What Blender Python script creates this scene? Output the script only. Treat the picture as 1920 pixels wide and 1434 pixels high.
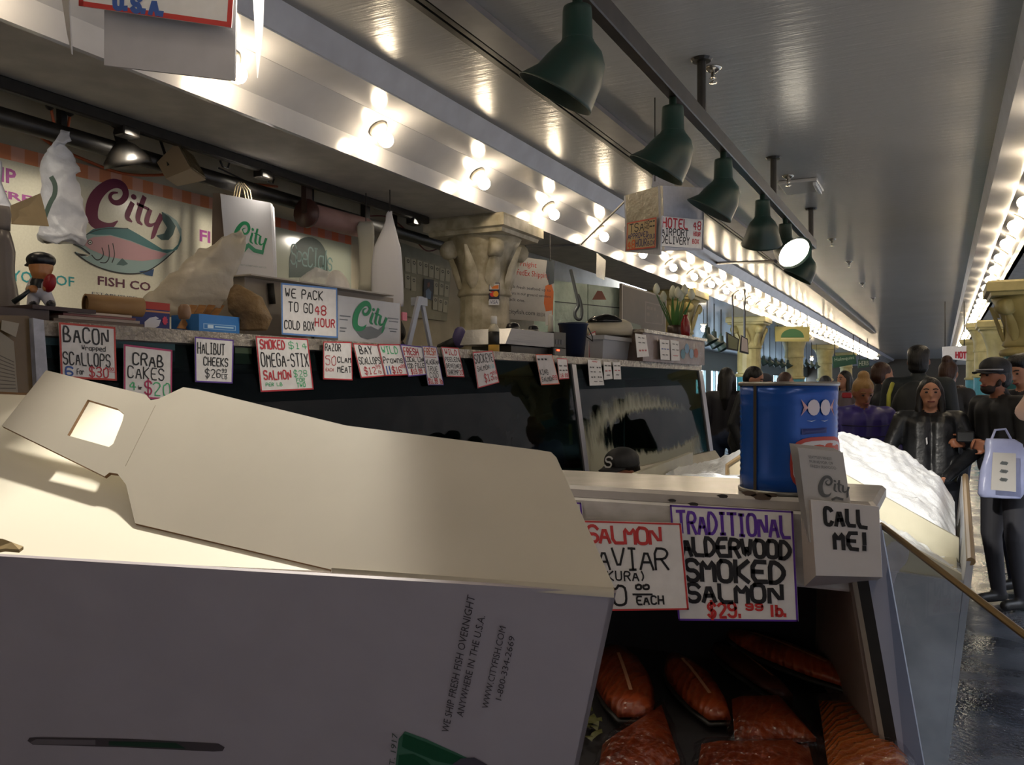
import bpy, math, random
import numpy as np
from mathutils import Vector, Matrix, noise

for _o in list(bpy.data.objects):
    bpy.data.objects.remove(_o)
SC = bpy.context.scene
COL = SC.collection
random.seed(7)

# ------------------------------------------------------------------ camera
F = 1600.0                      # focal length in pixels of the 1920x1434 frame
CAMH = 1.5
TH = math.atan2(805, F)         # the camera looks this far to the left of the arcade axis (+Y)
ST, CT = math.sin(TH), math.cos(TH)
HOR = 725.0
cam_data = bpy.data.cameras.new('camera')
cam_data.sensor_width = 36.0
cam_data.lens = 36.0 * F / 1920
cam_data.shift_y = (HOR - 717) / 1920
cam_data.clip_start = 0.02
cam = bpy.data.objects.new('camera', cam_data)
COL.objects.link(cam)
cam.location = (0, 0, CAMH)
cam.rotation_euler = (math.pi / 2, 0, TH)
SC.camera = cam

# ------------------------------------------------------------------ light and exposure
SC.view_settings.view_transform = 'Standard'
SC.view_settings.look = 'None'
SC.view_settings.gamma = 1.0
SC.view_settings.use_curve_mapping = False
SC.view_settings.exposure = 0.42
SC.cycles.max_bounces = 8
SC.cycles.diffuse_bounces = 3
SC.cycles.glossy_bounces = 3
SC.cycles.transparent_max_bounces = 10
world = bpy.data.worlds.new('overcast_sky')
SC.world = world
world.use_nodes = True
world.node_tree.nodes['Background'].inputs[0].default_value = (0.80, 0.88, 1.0, 1)
world.node_tree.nodes['Background'].inputs[1].default_value = 9.0
BULB = 50.0                      # emission strength of the globe bulbs
SPOT = 190.0                      # watts of the lit spot lamps

# ------------------------------------------------------------------ pixel helpers (design time only)
CAM = Vector((0, 0, CAMH))
RIGHT = Vector((CT, ST, 0)); FWD = Vector((-ST, CT, 0)); UP = Vector((0, 0, 1))
def ray(u, v):
    a = (u - 960) / F; b = (HOR - v) / F
    return FWD + RIGHT * a + UP * b
def atT(u, v, t): return CAM + ray(u, v) * t
def onP(u, v, p, n):
    r = ray(u, v); return CAM + r * ((Vector(p) - CAM).dot(n) / r.dot(n))
def atX(u, v, x): return onP(u, v, (x, 0, 0), Vector((1, 0, 0)))
def atY(u, v, y): return onP(u, v, (0, y, 0), Vector((0, 1, 0)))
def atZ(u, v, z): return onP(u, v, (0, 0, z), Vector((0, 0, 1)))
# the fish counter runs almost along the arcade: s along it, n out of its front
CD = Vector((0.0629, 0.998, 0)); CN = Vector((0.998, -0.0629, 0)); C0 = Vector((-2.45, 0, 0))
def cpt(s, n, z): return C0 + CD * s + CN * n + UP * z
def atC(u, v, n=0.0): return onP(u, v, C0 + CN * n, CN)
def sdep(p): return (Vector(p) - CAM).dot(FWD)

# ------------------------------------------------------------------ materials
def lin(h):
    h = h.lstrip('#'); out = []
    for i in (0, 2, 4):
        c = int(h[i:i+2], 16) / 255
        out.append(c / 12.92 if c <= 0.04045 else ((c + 0.055) / 1.055) ** 2.4)
    return out
MATS = {}
def mat(name, hexc, rough=0.6, metal=0.0, var=None, bump=None, emit=None, spec=None, alpha=None, sheen=0, trans=0, coat=0):
    """procedural principled material; var=(scale, darker hex, amount), bump=(scale, strength[, stretch xyz])"""
    if name in MATS: return MATS[name]
    m = bpy.data.materials.new(name); m.use_nodes = True
    nt = m.node_tree; N = nt.nodes; L = nt.links
    p = N['Principled BSDF']
    p.inputs['Base Color'].default_value = (*lin(hexc), 1)
    p.inputs['Roughness'].default_value = rough
    p.inputs['Metallic'].default_value = metal
    if spec is not None: p.inputs['Specular IOR Level'].default_value = spec
    if alpha is not None: p.inputs['Alpha'].default_value = alpha
    if trans: p.inputs['Transmission Weight'].default_value = trans
    if coat: p.inputs['Coat Weight'].default_value = coat
    if sheen: p.inputs['Sheen Weight'].default_value = sheen
    tc = None
    if var or bump:
        tc = N.new('ShaderNodeTexCoord')
    if var:
        nz = N.new('ShaderNodeTexNoise'); nz.inputs['Scale'].default_value = var[0]; nz.inputs['Detail'].default_value = 6
        mp = N.new('ShaderNodeMapping')
        if len(var) > 3: mp.inputs['Scale'].default_value = var[3]
        L.new(tc.outputs['Object'], mp.inputs[0]); L.new(mp.outputs[0], nz.inputs['Vector'])
        cr = N.new('ShaderNodeValToRGB'); cr.color_ramp.elements[0].position = 0.38; cr.color_ramp.elements[1].position = 0.66
        a = lin(hexc); d = lin(var[1]); k = var[2]
        cr.color_ramp.elements[0].color = (*[a[i] * (1 - k) + d[i] * k for i in range(3)], 1)
        cr.color_ramp.elements[1].color = (*a, 1)
        L.new(nz.outputs['Fac'], cr.inputs[0]); L.new(cr.outputs[0], p.inputs['Base Color'])
    if bump:
        nb = N.new('ShaderNodeTexNoise'); nb.inputs['Scale'].default_value = bump[0]; nb.inputs['Detail'].default_value = 4
        mp2 = N.new('ShaderNodeMapping')
        if len(bump) > 2: mp2.inputs['Scale'].default_value = bump[2]
        L.new(tc.outputs['Object'], mp2.inputs[0]); L.new(mp2.outputs[0], nb.inputs['Vector'])
        b = N.new('ShaderNodeBump'); b.inputs['Strength'].default_value = bump[1]; b.inputs['Distance'].default_value = 0.01
        L.new(nb.outputs['Fac'], b.inputs['Height']); L.new(b.outputs[0], p.inputs['Normal'])
    if emit:
        p.inputs['Emission Color'].default_value = (*lin(emit[0]), 1)
        p.inputs['Emission Strength'].default_value = emit[1]
    MATS[name] = m
    return m
def ink(hexc, rough=0.55):
    return mat('ink_' + hexc.strip('#'), hexc, rough)
def glass_mat(name, tint='#DDEBE6', gloss=0.12, rough=0.02, fog=None):
    m = bpy.data.materials.new(name); m.use_nodes = True
    nt = m.node_tree; N = nt.nodes; L = nt.links
    N.remove(N['Principled BSDF']); out = N['Material Output']
    tr = N.new('ShaderNodeBsdfTransparent'); tr.inputs[0].default_value = (*lin(tint), 1)
    gl = N.new('ShaderNodeBsdfGlossy'); gl.inputs['Roughness'].default_value = rough
    lw = N.new('ShaderNodeLayerWeight'); lw.inputs[0].default_value = 0.5
    pw = N.new('ShaderNodeMath'); pw.operation = 'POWER'; pw.inputs[1].default_value = 5.0
    ad = N.new('ShaderNodeMath'); ad.operation = 'MULTIPLY_ADD'; ad.use_clamp = True; ad.inputs[1].default_value = 0.4; ad.inputs[2].default_value = gloss
    mx = N.new('ShaderNodeMixShader')
    L.new(lw.outputs['Facing'], pw.inputs[0]); L.new(pw.outputs[0], ad.inputs[0]); L.new(ad.outputs[0], mx.inputs[0]); L.new(tr.outputs[0], mx.inputs[1]); L.new(gl.outputs[0], mx.inputs[2])
    last = mx.outputs[0]
    if fog:
        last = fog(nt, last)
    L.new(last, out.inputs['Surface'])
    MATS[name] = m
    return m
def film_mat(name, amount, rough=0.18, col='#F2F2F6', nscale=30):
    """thin plastic film: part clear, part milky and glossy, with crinkles"""
    m = bpy.data.materials.new(name); m.use_nodes = True
    nt = m.node_tree; N = nt.nodes; L = nt.links
    p = N['Principled BSDF']; out = N['Material Output']
    p.inputs['Base Color'].default_value = (*lin(col), 1); p.inputs['Roughness'].default_value = rough
    tc = N.new('ShaderNodeTexCoord'); nz = N.new('ShaderNodeTexNoise'); nz.inputs['Scale'].default_value = nscale; nz.inputs['Detail'].default_value = 3
    L.new(tc.outputs['Object'], nz.inputs['Vector'])
    b = N.new('ShaderNodeBump'); b.inputs['Strength'].default_value = 0.6; b.inputs['Distance'].default_value = 0.01
    L.new(nz.outputs['Fac'], b.inputs['Height']); L.new(b.outputs[0], p.inputs['Normal'])
    tr = N.new('ShaderNodeBsdfTransparent'); mx = N.new('ShaderNodeMixShader'); mx.inputs[0].default_value = amount
    L.new(tr.outputs[0], mx.inputs[1]); L.new(p.outputs[0], mx.inputs[2]); L.new(mx.outputs[0], out.inputs['Surface'])
    MATS[name] = m
    return m

# ------------------------------------------------------------------ mesh builder
class MB:
    def __init__(self): self.v = []; self.f = []
    def add(self, vs, fs):
        o = len(self.v); self.v += [Vector(p) for p in vs]; self.f += [tuple(i + o for i in f) for f in fs]; return self
    def hexa(self, p):      # 8 points: bottom 4 ccw, top 4 ccw
        return self.add(p, [(3, 2, 1, 0), (4, 5, 6, 7), (0, 1, 5, 4), (1, 2, 6, 5), (2, 3, 7, 6), (3, 0, 4, 7)])
    def box(self, c, s, M=None):
        c = Vector(c); h = [x / 2 for x in s]
        p = [Vector((sx * h[0], sy * h[1], sz * h[2])) for sz in (-1, 1) for sx, sy in ((-1, -1), (1, -1), (1, 1), (-1, 1))]
        if M: p = [M @ q for q in p]
        return self.hexa([q + c for q in p])
    def span(self, a, b):
        a = Vector(a); b = Vector(b)
        return self.box((a + b) / 2, [abs(b[i] - a[i]) for i in range(3)])
    def bev(self, a, b, r=0.004):   # box with chamfered edges
        a = Vector(a); b = Vector(b); lo = [min(a[i], b[i]) for i in range(3)]; hi = [max(a[i], b[i]) for i in range(3)]
        rings = []
        for z, d in ((lo[2], r), (lo[2] + r, 0), (hi[2] - r, 0), (hi[2], r)):
            x0, x1, y0, y1 = lo[0] + d, hi[0] - d, lo[1] + d, hi[1] - d
            rings.append([Vector(q + (z,)) for q in ((x0 + r, y0), (x1 - r, y0), (x1, y0 + r), (x1, y1 - r), (x1 - r, y1), (x0 + r, y1), (x0, y1 - r), (x0, y0 + r))])
        return self.loft(rings)
    def loft(self, rings, closed=True, cap=True):
        n = len(rings[0]); vs = [p for r in rings for p in r]; fs = []
        m = n if closed else n - 1
        for i in range(len(rings) - 1):
            for j in range(m):
                k = (j + 1) % n
                fs.append((i * n + j, i * n + k, (i + 1) * n + k, (i + 1) * n + j))
        if cap and closed:
            fs.append(tuple(range(n - 1, -1, -1))); fs.append(tuple(range((len(rings) - 1) * n, len(rings) * n)))
        return self.add(vs, fs)
    def tube(self, pts, r, seg=8, cap=True):
        pts = [Vector(p) for p in pts]; rs = r if isinstance(r, (list, tuple)) else [r] * len(pts)
        rings = []; prev = None
        for i, p in enumerate(pts):
            d = (pts[min(i + 1, len(pts) - 1)] - pts[max(i - 1, 0)]).normalized()
            if prev is None:
                a = d.orthogonal().normalized()
            else:
                a = (prev - d * prev.dot(d)).normalized()
            prev = a; b = d.cross(a)
            rings.append([p + (a * math.cos(2 * math.pi * k / seg) + b * math.sin(2 * math.pi * k / seg)) * rs[i] for k in range(seg)])
        return self.loft(rings, True, cap)
    def lathe(self, prof, c=(0, 0, 0), seg=24, M=None, cap=True):
        c = Vector(c); rings = []
        for r, z in prof:
            ring = [Vector((r * math.cos(2 * math.pi * k / seg), r * math.sin(2 * math.pi * k / seg), z)) for k in range(seg)]
            if M: ring = [M @ q for q in ring]
            rings.append([q + c for q in ring])
        return self.loft(rings, True, cap)
    def ell(self, c, r, seg=14, rings=9, M=None):
        prof = [(max(math.sin(math.pi * i / rings), 0.02), -math.cos(math.pi * i / rings)) for i in range(rings + 1)]
        S = Matrix.Diagonal(Vector(r)).to_3x3()
        return self.lathe(prof, c, seg, (M.to_3x3() @ S) if M else S)
    def prism(self, poly, d):       # closed planar polygon extruded by vector d
        n = len(poly); p = [Vector(q) for q in poly]; d = Vector(d)
        return self.add(p + [q + d for q in p], [tuple(range(n - 1, -1, -1)), tuple(range(n, 2 * n))] + [(i, (i + 1) % n, (i + 1) % n + n, i + n) for i in range(n)])
    def poly(self, pts):
        return self.add(pts, [tuple(range(len(pts)))])
    def sheet(self, grid):          # grid[i][j] of points
        n = len(grid[0]); return self.add([p for r in grid for p in r], [(i * n + j, i * n + j + 1, (i + 1) * n + j + 1, (i + 1) * n + j) for i in range(len(grid) - 1) for j in range(n - 1)])
    def jitter(self, amp, scale, axis=None):
        for i, p in enumerate(self.v):
            d = noise.noise_vector(p * scale) * amp
            self.v[i] = p + d
        return self
    def build(self, name, m, parent=None, smooth=False, base=None, local=False):
        me = bpy.data.meshes.new(name)
        if parent is not None and not local:
            off = Vector(parent.location); q_ = parent.parent
            while q_ is not None: off = off + q_.location; q_ = q_.parent
        elif base is not None:
            off = Vector(base)
        elif local:
            off = Vector((0, 0, 0))
        else:
            lo = [min(p[i] for p in self.v) for i in range(3)]; hi = [max(p[i] for p in self.v) for i in range(3)]
            off = Vector(((lo[0] + hi[0]) / 2, (lo[1] + hi[1]) / 2, lo[2]))
        me.from_pydata([p - off for p in self.v], [], self.f); me.validate(); me.update()
        if smooth:
            me.polygons.foreach_set('use_smooth', [True] * len(me.polygons))
        me.materials.append(m)
        o = bpy.data.objects.new(name, me); COL.objects.link(o)
        if parent is not None: o.parent = parent
        else: o.location = off
        return o
def tag(o, label, cat, group=None):
    o['label'] = label; o['category'] = cat
    if group: o['group'] = group
    return o
def struct(o): o['kind'] = 'structure'; return o
def thing(name, label, cat, loc, group=None):
    o = bpy.data.objects.new(name, None); COL.objects.link(o); o.location = loc; o.empty_display_size = 0.1
    return tag(o, label, cat, group)
def copy_tree(root, loc, rot=None):
    r = root.copy(); COL.objects.link(r); r.location = loc
    if rot is not None: r.rotation_euler = rot
    for ch in root.children:
        c = ch.copy(); COL.objects.link(c); c.parent = r
        for g in ch.children:
            d = g.copy(); COL.objects.link(d); d.parent = c
    return r

# ------------------------------------------------------------------ hand lettering
GL = {'A': '00 26 40|12 32', 'B': '00 06 26 35 34 23 03|23 42 41 30 00', 'C': '45 36 16 05 01 10 30 41', 'D': '00 06 26 44 42 20 00',
 'E': '46 06 00 40|03 33', 'F': '46 06 00|03 33', 'G': '45 36 16 05 01 10 30 41 43 23', 'H': '06 00|46 40|03 43', 'I': '16 36|26 20|10 30',
 'J': '26 46|36 31 20 10 01', 'K': '06 00|46 03 40', 'L': '06 00 40', 'M': '00 06 23 46 40', 'N': '00 06 40 46',
 'O': '16 05 01 10 30 41 45 36 16', 'P': '00 06 36 45 44 33 03', 'Q': '16 05 01 10 30 41 45 36 16|22 40', 'R': '00 06 36 45 44 33 03|23 40',
 'S': '45 36 16 05 04 13 33 42 41 30 10 01', 'T': '06 46|26 20', 'U': '06 01 10 30 41 46', 'V': '06 20 46', 'W': '06 10 24 30 46',
 'X': '00 46|06 40', 'Y': '06 23 46|23 20', 'Z': '06 46 00 40', '0': '26 15 05 01 10 30 41 45 36 26', '1': '15 26 20|10 30',
 '2': '05 16 36 45 44 00 40', '3': '05 16 36 45 44 33 13|33 42 41 30 10 01', '4': '30 36 02 42', '5': '46 06 04 34 43 41 30 10 01',
 '6': '45 36 16 05 01 10 30 41 42 33 13 02', '7': '06 46 10', '8': '13 04 05 16 36 45 44 33 13 02 01 10 30 41 42 33 13',
 '9': '44 33 13 04 05 16 36 45 41 30 10 01', '$': '45 36 16 05 04 13 33 42 41 30 10 01|27 2-', '.': '10 11', ',': '11 10', '!': '26 22|20 21',
 '-': '13 33', '(': '36 24 22 30', ')': '16 24 22 10', '&': '40 05 16 25 02 10 42', '/': '00 46', "'": '26 25', '_': '00 40', '~': '03 15 12 25 22 35 32 44', '|': '26 20',
 'a': '34 14 03 01 10 30 41|44 40', 'b': '06 00|03 14 34 43 41 30 10 01', 'd': '46 40|43 34 14 03 01 10 30 41', 'e': '02 42 43 34 14 03 01 10 40',
 'o': '14 03 01 10 30 41 43 34 14', 'p': '04 0-|04 34 43 42 31 01', 'n': '04 00|03 14 34 43 40', 'r': '04 00|03 14 34 43',
 's': '43 34 14 03 12 32 41 30 10 01', 'w': '04 10 23 30 44', 'l': '26 20', 't': '26 21 30|14 34', 'u': '04 01 10 30 41|44 40', 'f': '36 25 20|13 33'}
def ribbon(mb, pts, w, M, h):
    """flat marker stroke along pts [(u,v)] mapped by M(u,v,h); w = half width in world units (or list)"""
    P = [M(u, v, h) for u, v in pts]
    if len(P) < 2: return
    nrm = M.n
    ws = w if isinstance(w, list) else [w] * len(P)
    L_, R_ = [], []
    n = len(P)
    P[0] = P[0] + (P[0] - P[1]).normalized() * ws[0] * 0.7; P[-1] = P[-1] + (P[-1] - P[-2]).normalized() * ws[-1] * 0.7
    for i in range(n):
        a = (P[i] - P[i - 1]).normalized() if i else None
        b = (P[i + 1] - P[i]).normalized() if i < n - 1 else None
        d = ((a or b) + (b or a))
        d = d.normalized() if d.length > 1e-6 else (a or b)
        s = d.cross(nrm)
        if s.length < 1e-9: s = RIGHT.copy()
        s.normalize()
        k = 1.0
        if a and b:
            k = 1 / max(0.8, abs(a.dot(d)))
        L_.append(P[i] + s * ws[i] * k); R_.append(P[i] - s * ws[i] * k)
    mb.add(L_ + R_, [(i, i + 1, n + i + 1, n + i) for i in range(n - 1)])
def chaikin(p, it=1):
    for _ in range(it):
        if len(p) < 3: return p
        q = [p[0]]
        for i in range(len(p) - 1):
            a, b = p[i], p[i + 1]
            if i > 0: q.append((a[0] * .75 + b[0] * .25, a[1] * .75 + b[1] * .25))
            if i < len(p) - 2: q.append((a[0] * .25 + b[0] * .75, a[1] * .25 + b[1] * .75))
        q.append(p[-1]); p = q
    return p
def scribe(mb, text, box, M, w, h, jit=0.05, gap=1.9, slant=0.0):
    u0, v0, u1, v1 = box; n = 0
    units = [2.2 if c in '.,!\'|' else (3.0 if c in 'I1l-()' else (4 if c != ' ' else 2.4)) for c in text]
    tot = sum(units) + gap * (len(text) - 1)
    x = 0
    for c, uw in zip(text, units):
        g = GL.get(c) or GL.get(c.upper())
        if g:
            jx, jy = random.uniform(-jit, jit) * 2, random.uniform(-jit, jit) * 3
            for st in g.split('|'):
                pts = []
                for q in st.split():
                    gx = int(q[0]); gy = -1 if q[1] == '-' else int(q[1])
                    if uw < 4: gx = gx - (4 - uw) / 2
                    gx += random.uniform(-jit, jit) * 2 + jx; gy += random.uniform(-jit, jit) * 2 + jy
                    pts.append((u0 + (u1 - u0) * (x + gx + slant * gy) / tot, v1 - (v1 - v0) * gy / 6))
                ribbon(mb, chaikin(pts, 1), w, M, h)
        x += uw + gap
class Map:
    """bilinear map of a card face: u right, v down, h out of the face"""
    def __init__(s, tl, tr, br, bl):
        s.p = [Vector(q) for q in (tl, tr, br, bl)]
        s.n = (s.p[3] - s.p[0]).cross(s.p[1] - s.p[0]).normalized()
        if s.n.dot(CAM - s.p[0]) < 0: s.n = -s.n
    def __call__(s, u, v, h=0.0):
        a, b, c, d = s.p
        return (a * (1 - u) + b * u) * (1 - v) + (d * (1 - u) + c * u) * v + s.n * h
def sub(M, u0, v0, u1, v1): return Map(M(u0, v0), M(u1, v0), M(u1, v1), M(u0, v1))
def face_strokes(name, M, items, parent, h=0.0012, wscale=1.0):
    """items: (text, box, hex, halfwidth) -> one lettering child for each colour"""
    by = {}
    for it in items:
        by.setdefault(it[2], []).append(it)
    for hx, its in by.items():
        mb = MB()
        for it in its:
            scribe(mb, it[0], it[1], M, it[3] * wscale * 0.72, h, *(it[4:] if len(it) > 4 else ()))
        if mb.v: mb.build(name, ink(hx), parent)
def border(M, hexc, w, parent, h=0.0008):
    mb = MB(); a, b, c, d = M.p
    eu = w / (b - a).length; ev = w / (d - a).length
    for q in ((0, 0, 1, ev), (0, 1 - ev, 1, 1), (0, 0, eu, 1), (1 - eu, 0, 1, 1)):
        mb.poly([M(q[0], q[1], h), M(q[2], q[1], h), M(q[2], q[3], h), M(q[0], q[3], h)])
    return mb.build('border', ink(hexc), parent)
def fill(M, box, hexc, parent, name, h=0.0006):
    u0, v0, u1, v1 = box
    return MB().poly([M(u0, v0, h), M(u1, v0, h), M(u1, v1, h), M(u0, v1, h)]).build(name, ink(hexc), parent)
def flat(M, pts, hexc, parent, name, h=0.0008, rough=.55):
    return MB().poly([M(u, v, h) for u, v in pts]).build(name, ink(hexc, rough), parent)
CARD = mat('card_white', '#E6E3E0', 0.45, var=(40, '#D6D2CE', 0.5))
def slab(pts, m, name, thick=0.002, base=None, parent=None):
    M = Map(*pts); mb = MB(); mb.prism(M.p, -M.n * thick)
    o = mb.build(name, m, parent)
    return o, M
def card(name, label, cat, pts, bord=None, items=(), m=None, group=None, thick=0.002, bw=0.004):
    o, M = slab(pts, m or CARD, name, thick)
    tag(o, label, cat, group)
    if bord: border(M, bord, bw, o)
    face_strokes('lettering', M, items, o)
    return o, M
def printed(text, M, box, hexc, parent, h=0.0012, bold=0.0, name='lettering', squeeze=True, shear=0):
    """printed sans lettering from the built-in font, mapped on a face"""
    cu = bpy.data.curves.new('t', 'FONT'); cu.body = text; cu.resolution_u = 2; cu.offset = bold; cu.shear = shear
    ob = bpy.data.objects.new('t', cu); COL.objects.link(ob)
    dg = bpy.context.evaluated_depsgraph_get(); dg.update()
    me = bpy.data.meshes.new_from_object(ob.evaluated_get(dg))
    bpy.data.objects.remove(ob); bpy.data.curves.remove(cu)
    vs = [v.co.copy() for v in me.vertices]; fs = [tuple(p.vertices) for p in me.polygons]
    bpy.data.meshes.remove(me)
    if not vs: return None
    x0 = min(v.x for v in vs); x1 = max(v.x for v in vs); y0 = min(v.y for v in vs); y1 = max(v.y for v in vs)
    u0, v0, u1, v1 = box
    mb = MB(); mb.add([M(u0 + (u1 - u0) * (v.x - x0) / (x1 - x0), v1 - (v1 - v0) * (v.y - y0) / (y1 - y0), h) for v in vs], fs)
    return mb.build(name, ink(hexc), parent)
def city_logo(M, box, hexc, parent, h=0.0012, fish=None, k=1.0):
    u0, v0, u1, v1 = box
    T = lambda x, y: (u0 + (u1 - u0) * (x - 600) / 520, v0 + (v1 - v0) * (y - 315) / 345)
    W = (M(u1, v0) - M(u0, v0)).length / 520 * k
    def br(pts, ws, it=2):
        q = [(x, y, w) for (x, y), w in zip(pts, ws)]
        for _ in range(it):
            n = [q[0]]
            for i in range(len(q) - 1):
                a, b = q[i], q[i + 1]
                n.append(tuple(a[j] * .75 + b[j] * .25 for j in range(3))); n.append(tuple(a[j] * .25 + b[j] * .75 for j in range(3)))
            n.append(q[-1]); q = n
        ribbon(mb, [T(x, y) for x, y, w in q], [w * W * 0.5 for x, y, w in q], M, h)
    mb = MB()
    br([(800, 395), (760, 405), (745, 440), (775, 470), (825, 455), (865, 395), (840, 335), (770, 335), (700, 390), (645, 470), (625, 560), (640, 620), (690, 640), (755, 630), (800, 585)],
       [10, 18, 26, 30, 34, 42, 50, 55, 62, 75, 82, 74, 55, 36, 8])
    br([(902, 448), (880, 500), (862, 548), (898, 568)], [32, 36, 36, 12])
    mb.add([M(*T(914 + 20 * math.cos(a), 398 + 19 * math.sin(a)), h) for a in [k * math.pi / 6 for k in range(12)]], [tuple(range(12))])
    br([(988, 388), (965, 450), (936, 552), (972, 574)], [32, 36, 36, 12])
    br([(942, 440), (1018, 458)], [18, 18])
    br([(1030, 468), (1012, 520), (1004, 560), (1036, 572), (1072, 545)], [32, 34, 34, 22, 10])
    br([(1115, 490), (1080, 560), (1055, 640), (1040, 660)], [38, 36, 30, 8])
    return mb.build('script_lettering', ink(hexc), parent)

# ================================================================== THE SETTING
def ceiling_mat():
    m = bpy.data.materials.new('gloss_ceiling_paint'); m.use_nodes = True
    nt = m.node_tree; N = nt.nodes; L = nt.links; p = N['Principled BSDF']
    p.inputs['Roughness'].default_value = 0.24
    tc = N.new('ShaderNodeTexCoord')
    nz = N.new('ShaderNodeTexNoise'); nz.inputs['Scale'].default_value = 0.7; nz.inputs['Detail'].default_value = 5
    L.new(tc.outputs['Object'], nz.inputs['Vector'])
    cr = N.new('ShaderNodeValToRGB'); cr.color_ramp.elements[0].color = (*lin('#9C9B9A'), 1); cr.color_ramp.elements[1].color = (*lin('#ABABAB'), 1)
    L.new(nz.outputs['Fac'], cr.inputs[0]); L.new(cr.outputs[0], p.inputs['Base Color'])
    # narrow boards laid across the arcade: shallow rounded relief along Y
    mp = N.new('ShaderNodeMapping'); mp.inputs['Scale'].default_value = (0.25, 1, 1)
    L.new(tc.outputs['Object'], mp.inputs[0])
    wv = N.new('ShaderNodeTexWave'); wv.bands_direction = 'Y'; wv.inputs['Scale'].default_value = 3.6; wv.inputs['Distortion'].default_value = 0.5; wv.inputs['Detail'].default_value = 1
    L.new(mp.outputs[0], wv.inputs['Vector'])
    n2 = N.new('ShaderNodeTexNoise'); n2.inputs['Scale'].default_value = 60
    mp3 = N.new('ShaderNodeMapping'); mp3.inputs['Scale'].default_value = (0.12, 1, 1)
    L.new(tc.outputs['Object'], mp3.inputs[0]); L.new(mp3.outputs[0], n2.inputs['Vector'])
    ad = N.new('ShaderNodeMath'); ad.operation = 'MULTIPLY_ADD'; ad.inputs[1].default_value = 1.0
    w2 = N.new('ShaderNodeMath'); w2.operation = 'MULTIPLY'; w2.inputs[1].default_value = 0.22; L.new(wv.outputs['Fac'], w2.inputs[0])
    L.new(n2.outputs['Fac'], ad.inputs[0]); L.new(w2.outputs[0], ad.inputs[2])
    b = N.new('ShaderNodeBump'); b.inputs['Strength'].default_value = 0.16; b.inputs['Distance'].default_value = 0.01
    L.new(ad.outputs[0], b.inputs['Height']); L.new(b.outputs[0], p.inputs['Normal'])
    return m
CEIL = ceiling_mat()
COVE = mat('cove_white_gloss', '#C9C9CC', 0.16, var=(3, '#B4B4B8', 0.6), bump=(14, 0.04))
COVE2 = mat('cove_face_paint', '#BFC2CC', 0.3, var=(5, '#A9AAB4', 0.6))
SOFF = mat('soffit_grey_paint', '#B4AFA6', 0.7, var=(6, '#98938C', 0.6))
Y0, Y1 = -5.0, 60.0
def strip(name, x0, z0, x1, z1, m, ya=Y0, yb=Y1, th=0.03, side=1):
    """long panel from (x0,z0) to (x1,z1) in section, thickened upwards/outwards"""
    d = Vector((x1 - x0, 0, z1 - z0)); n = Vector((-d.z, 0, d.x)).normalized() * th * side
    a = Vector((x0, 0, z0)); b = Vector((x1, 0, z1))
    mb = MB(); mb.prism([(a.x, ya, a.z), (b.x, ya, b.z), (b.x + n.x, ya, b.z + n.z), (a.x + n.x, ya, a.z + n.z)], (0, yb - ya, 0))
    return struct(mb.build(name, m))
strip('ceiling', -2.69, 3.26, 0.335, 3.26, CEIL)
strip('trim_1', -3.1, 2.86, -3.1, 2.985, COVE)                       # bright fascia under the bulbs
strip('trim_2', -3.1, 2.98, -2.94, 3.10, COVE)                       # sloping bulb board
strip('trim_3', -2.95, 3.10, -2.745, 3.14, COVE)
strip('trim_4', -2.75, 3.135, -2.68, 3.265, COVE2)                   # step up to the ceiling
strip('trim_5', 0.335, 3.26, 0.37, 3.13, COVE2)
strip('trim_6', 0.365, 3.13, 0.55, 3.10, COVE)
strip('trim_7', 0.545, 3.10, 0.72, 2.98, COVE)
strip('trim_8', 0.72, 2.985, 0.72, 2.86, COVE)
strip('trim_9', 0.72, 2.86, 3.6, 2.86, SOFF)
struct(MB().span((-3.72, Y0, 2.861), (-3.125, 12.2, 2.9)).build('trim_10', SOFF))      # soffit over the stall
struct(MB().span((-3.72, Y0, 2.9), (-3.68, 12.2, 3.5)).build('trim_11', SOFF))
FARC = mat('far_ceiling_paint', '#B9BCC6', 0.25, bump=(4, 0.1, (0.2, 3, 1)))
struct(MB().span((-9.0, 12.2, 2.86), (-3.1, Y1, 2.9)).build('ceiling_side', FARC))
struct(MB().span((-4.4, Y0, 3.5), (-3.6, 12.2, 3.55)).build('ceiling_stall', SOFF))
WALLC = mat('cream_wall_paint', '#C9BFA6', 0.65, var=(4, '#A99C80', 0.6))
struct(MB().span((-4.37, Y0, 0), (-4.27, 12.2, 3.55)).build('wall_left', WALLC))
struct(MB().span((-4.3, 12.1, 0), (-3.3, 12.2, 2.9)).build('wall_partition', mat('dark_partition', '#4C4640', 0.7)))
struct(MB().span((-9, Y1 - .1, 0), (3.6, Y1, 3.6)).build('wall_far', mat('far_wall', '#5A5146', 0.8)))
struct(MB().span((-9, Y0 - .1, 0), (3.6, Y0, 3.6)).build('wall_near_added', mat('added_near_wall', '#B4B0A8', 0.8)))  # added unseen wall, blocks sky light from behind the camera
WETF = bpy.data.materials.new('wet_dark_floor'); WETF.use_nodes = True
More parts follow.
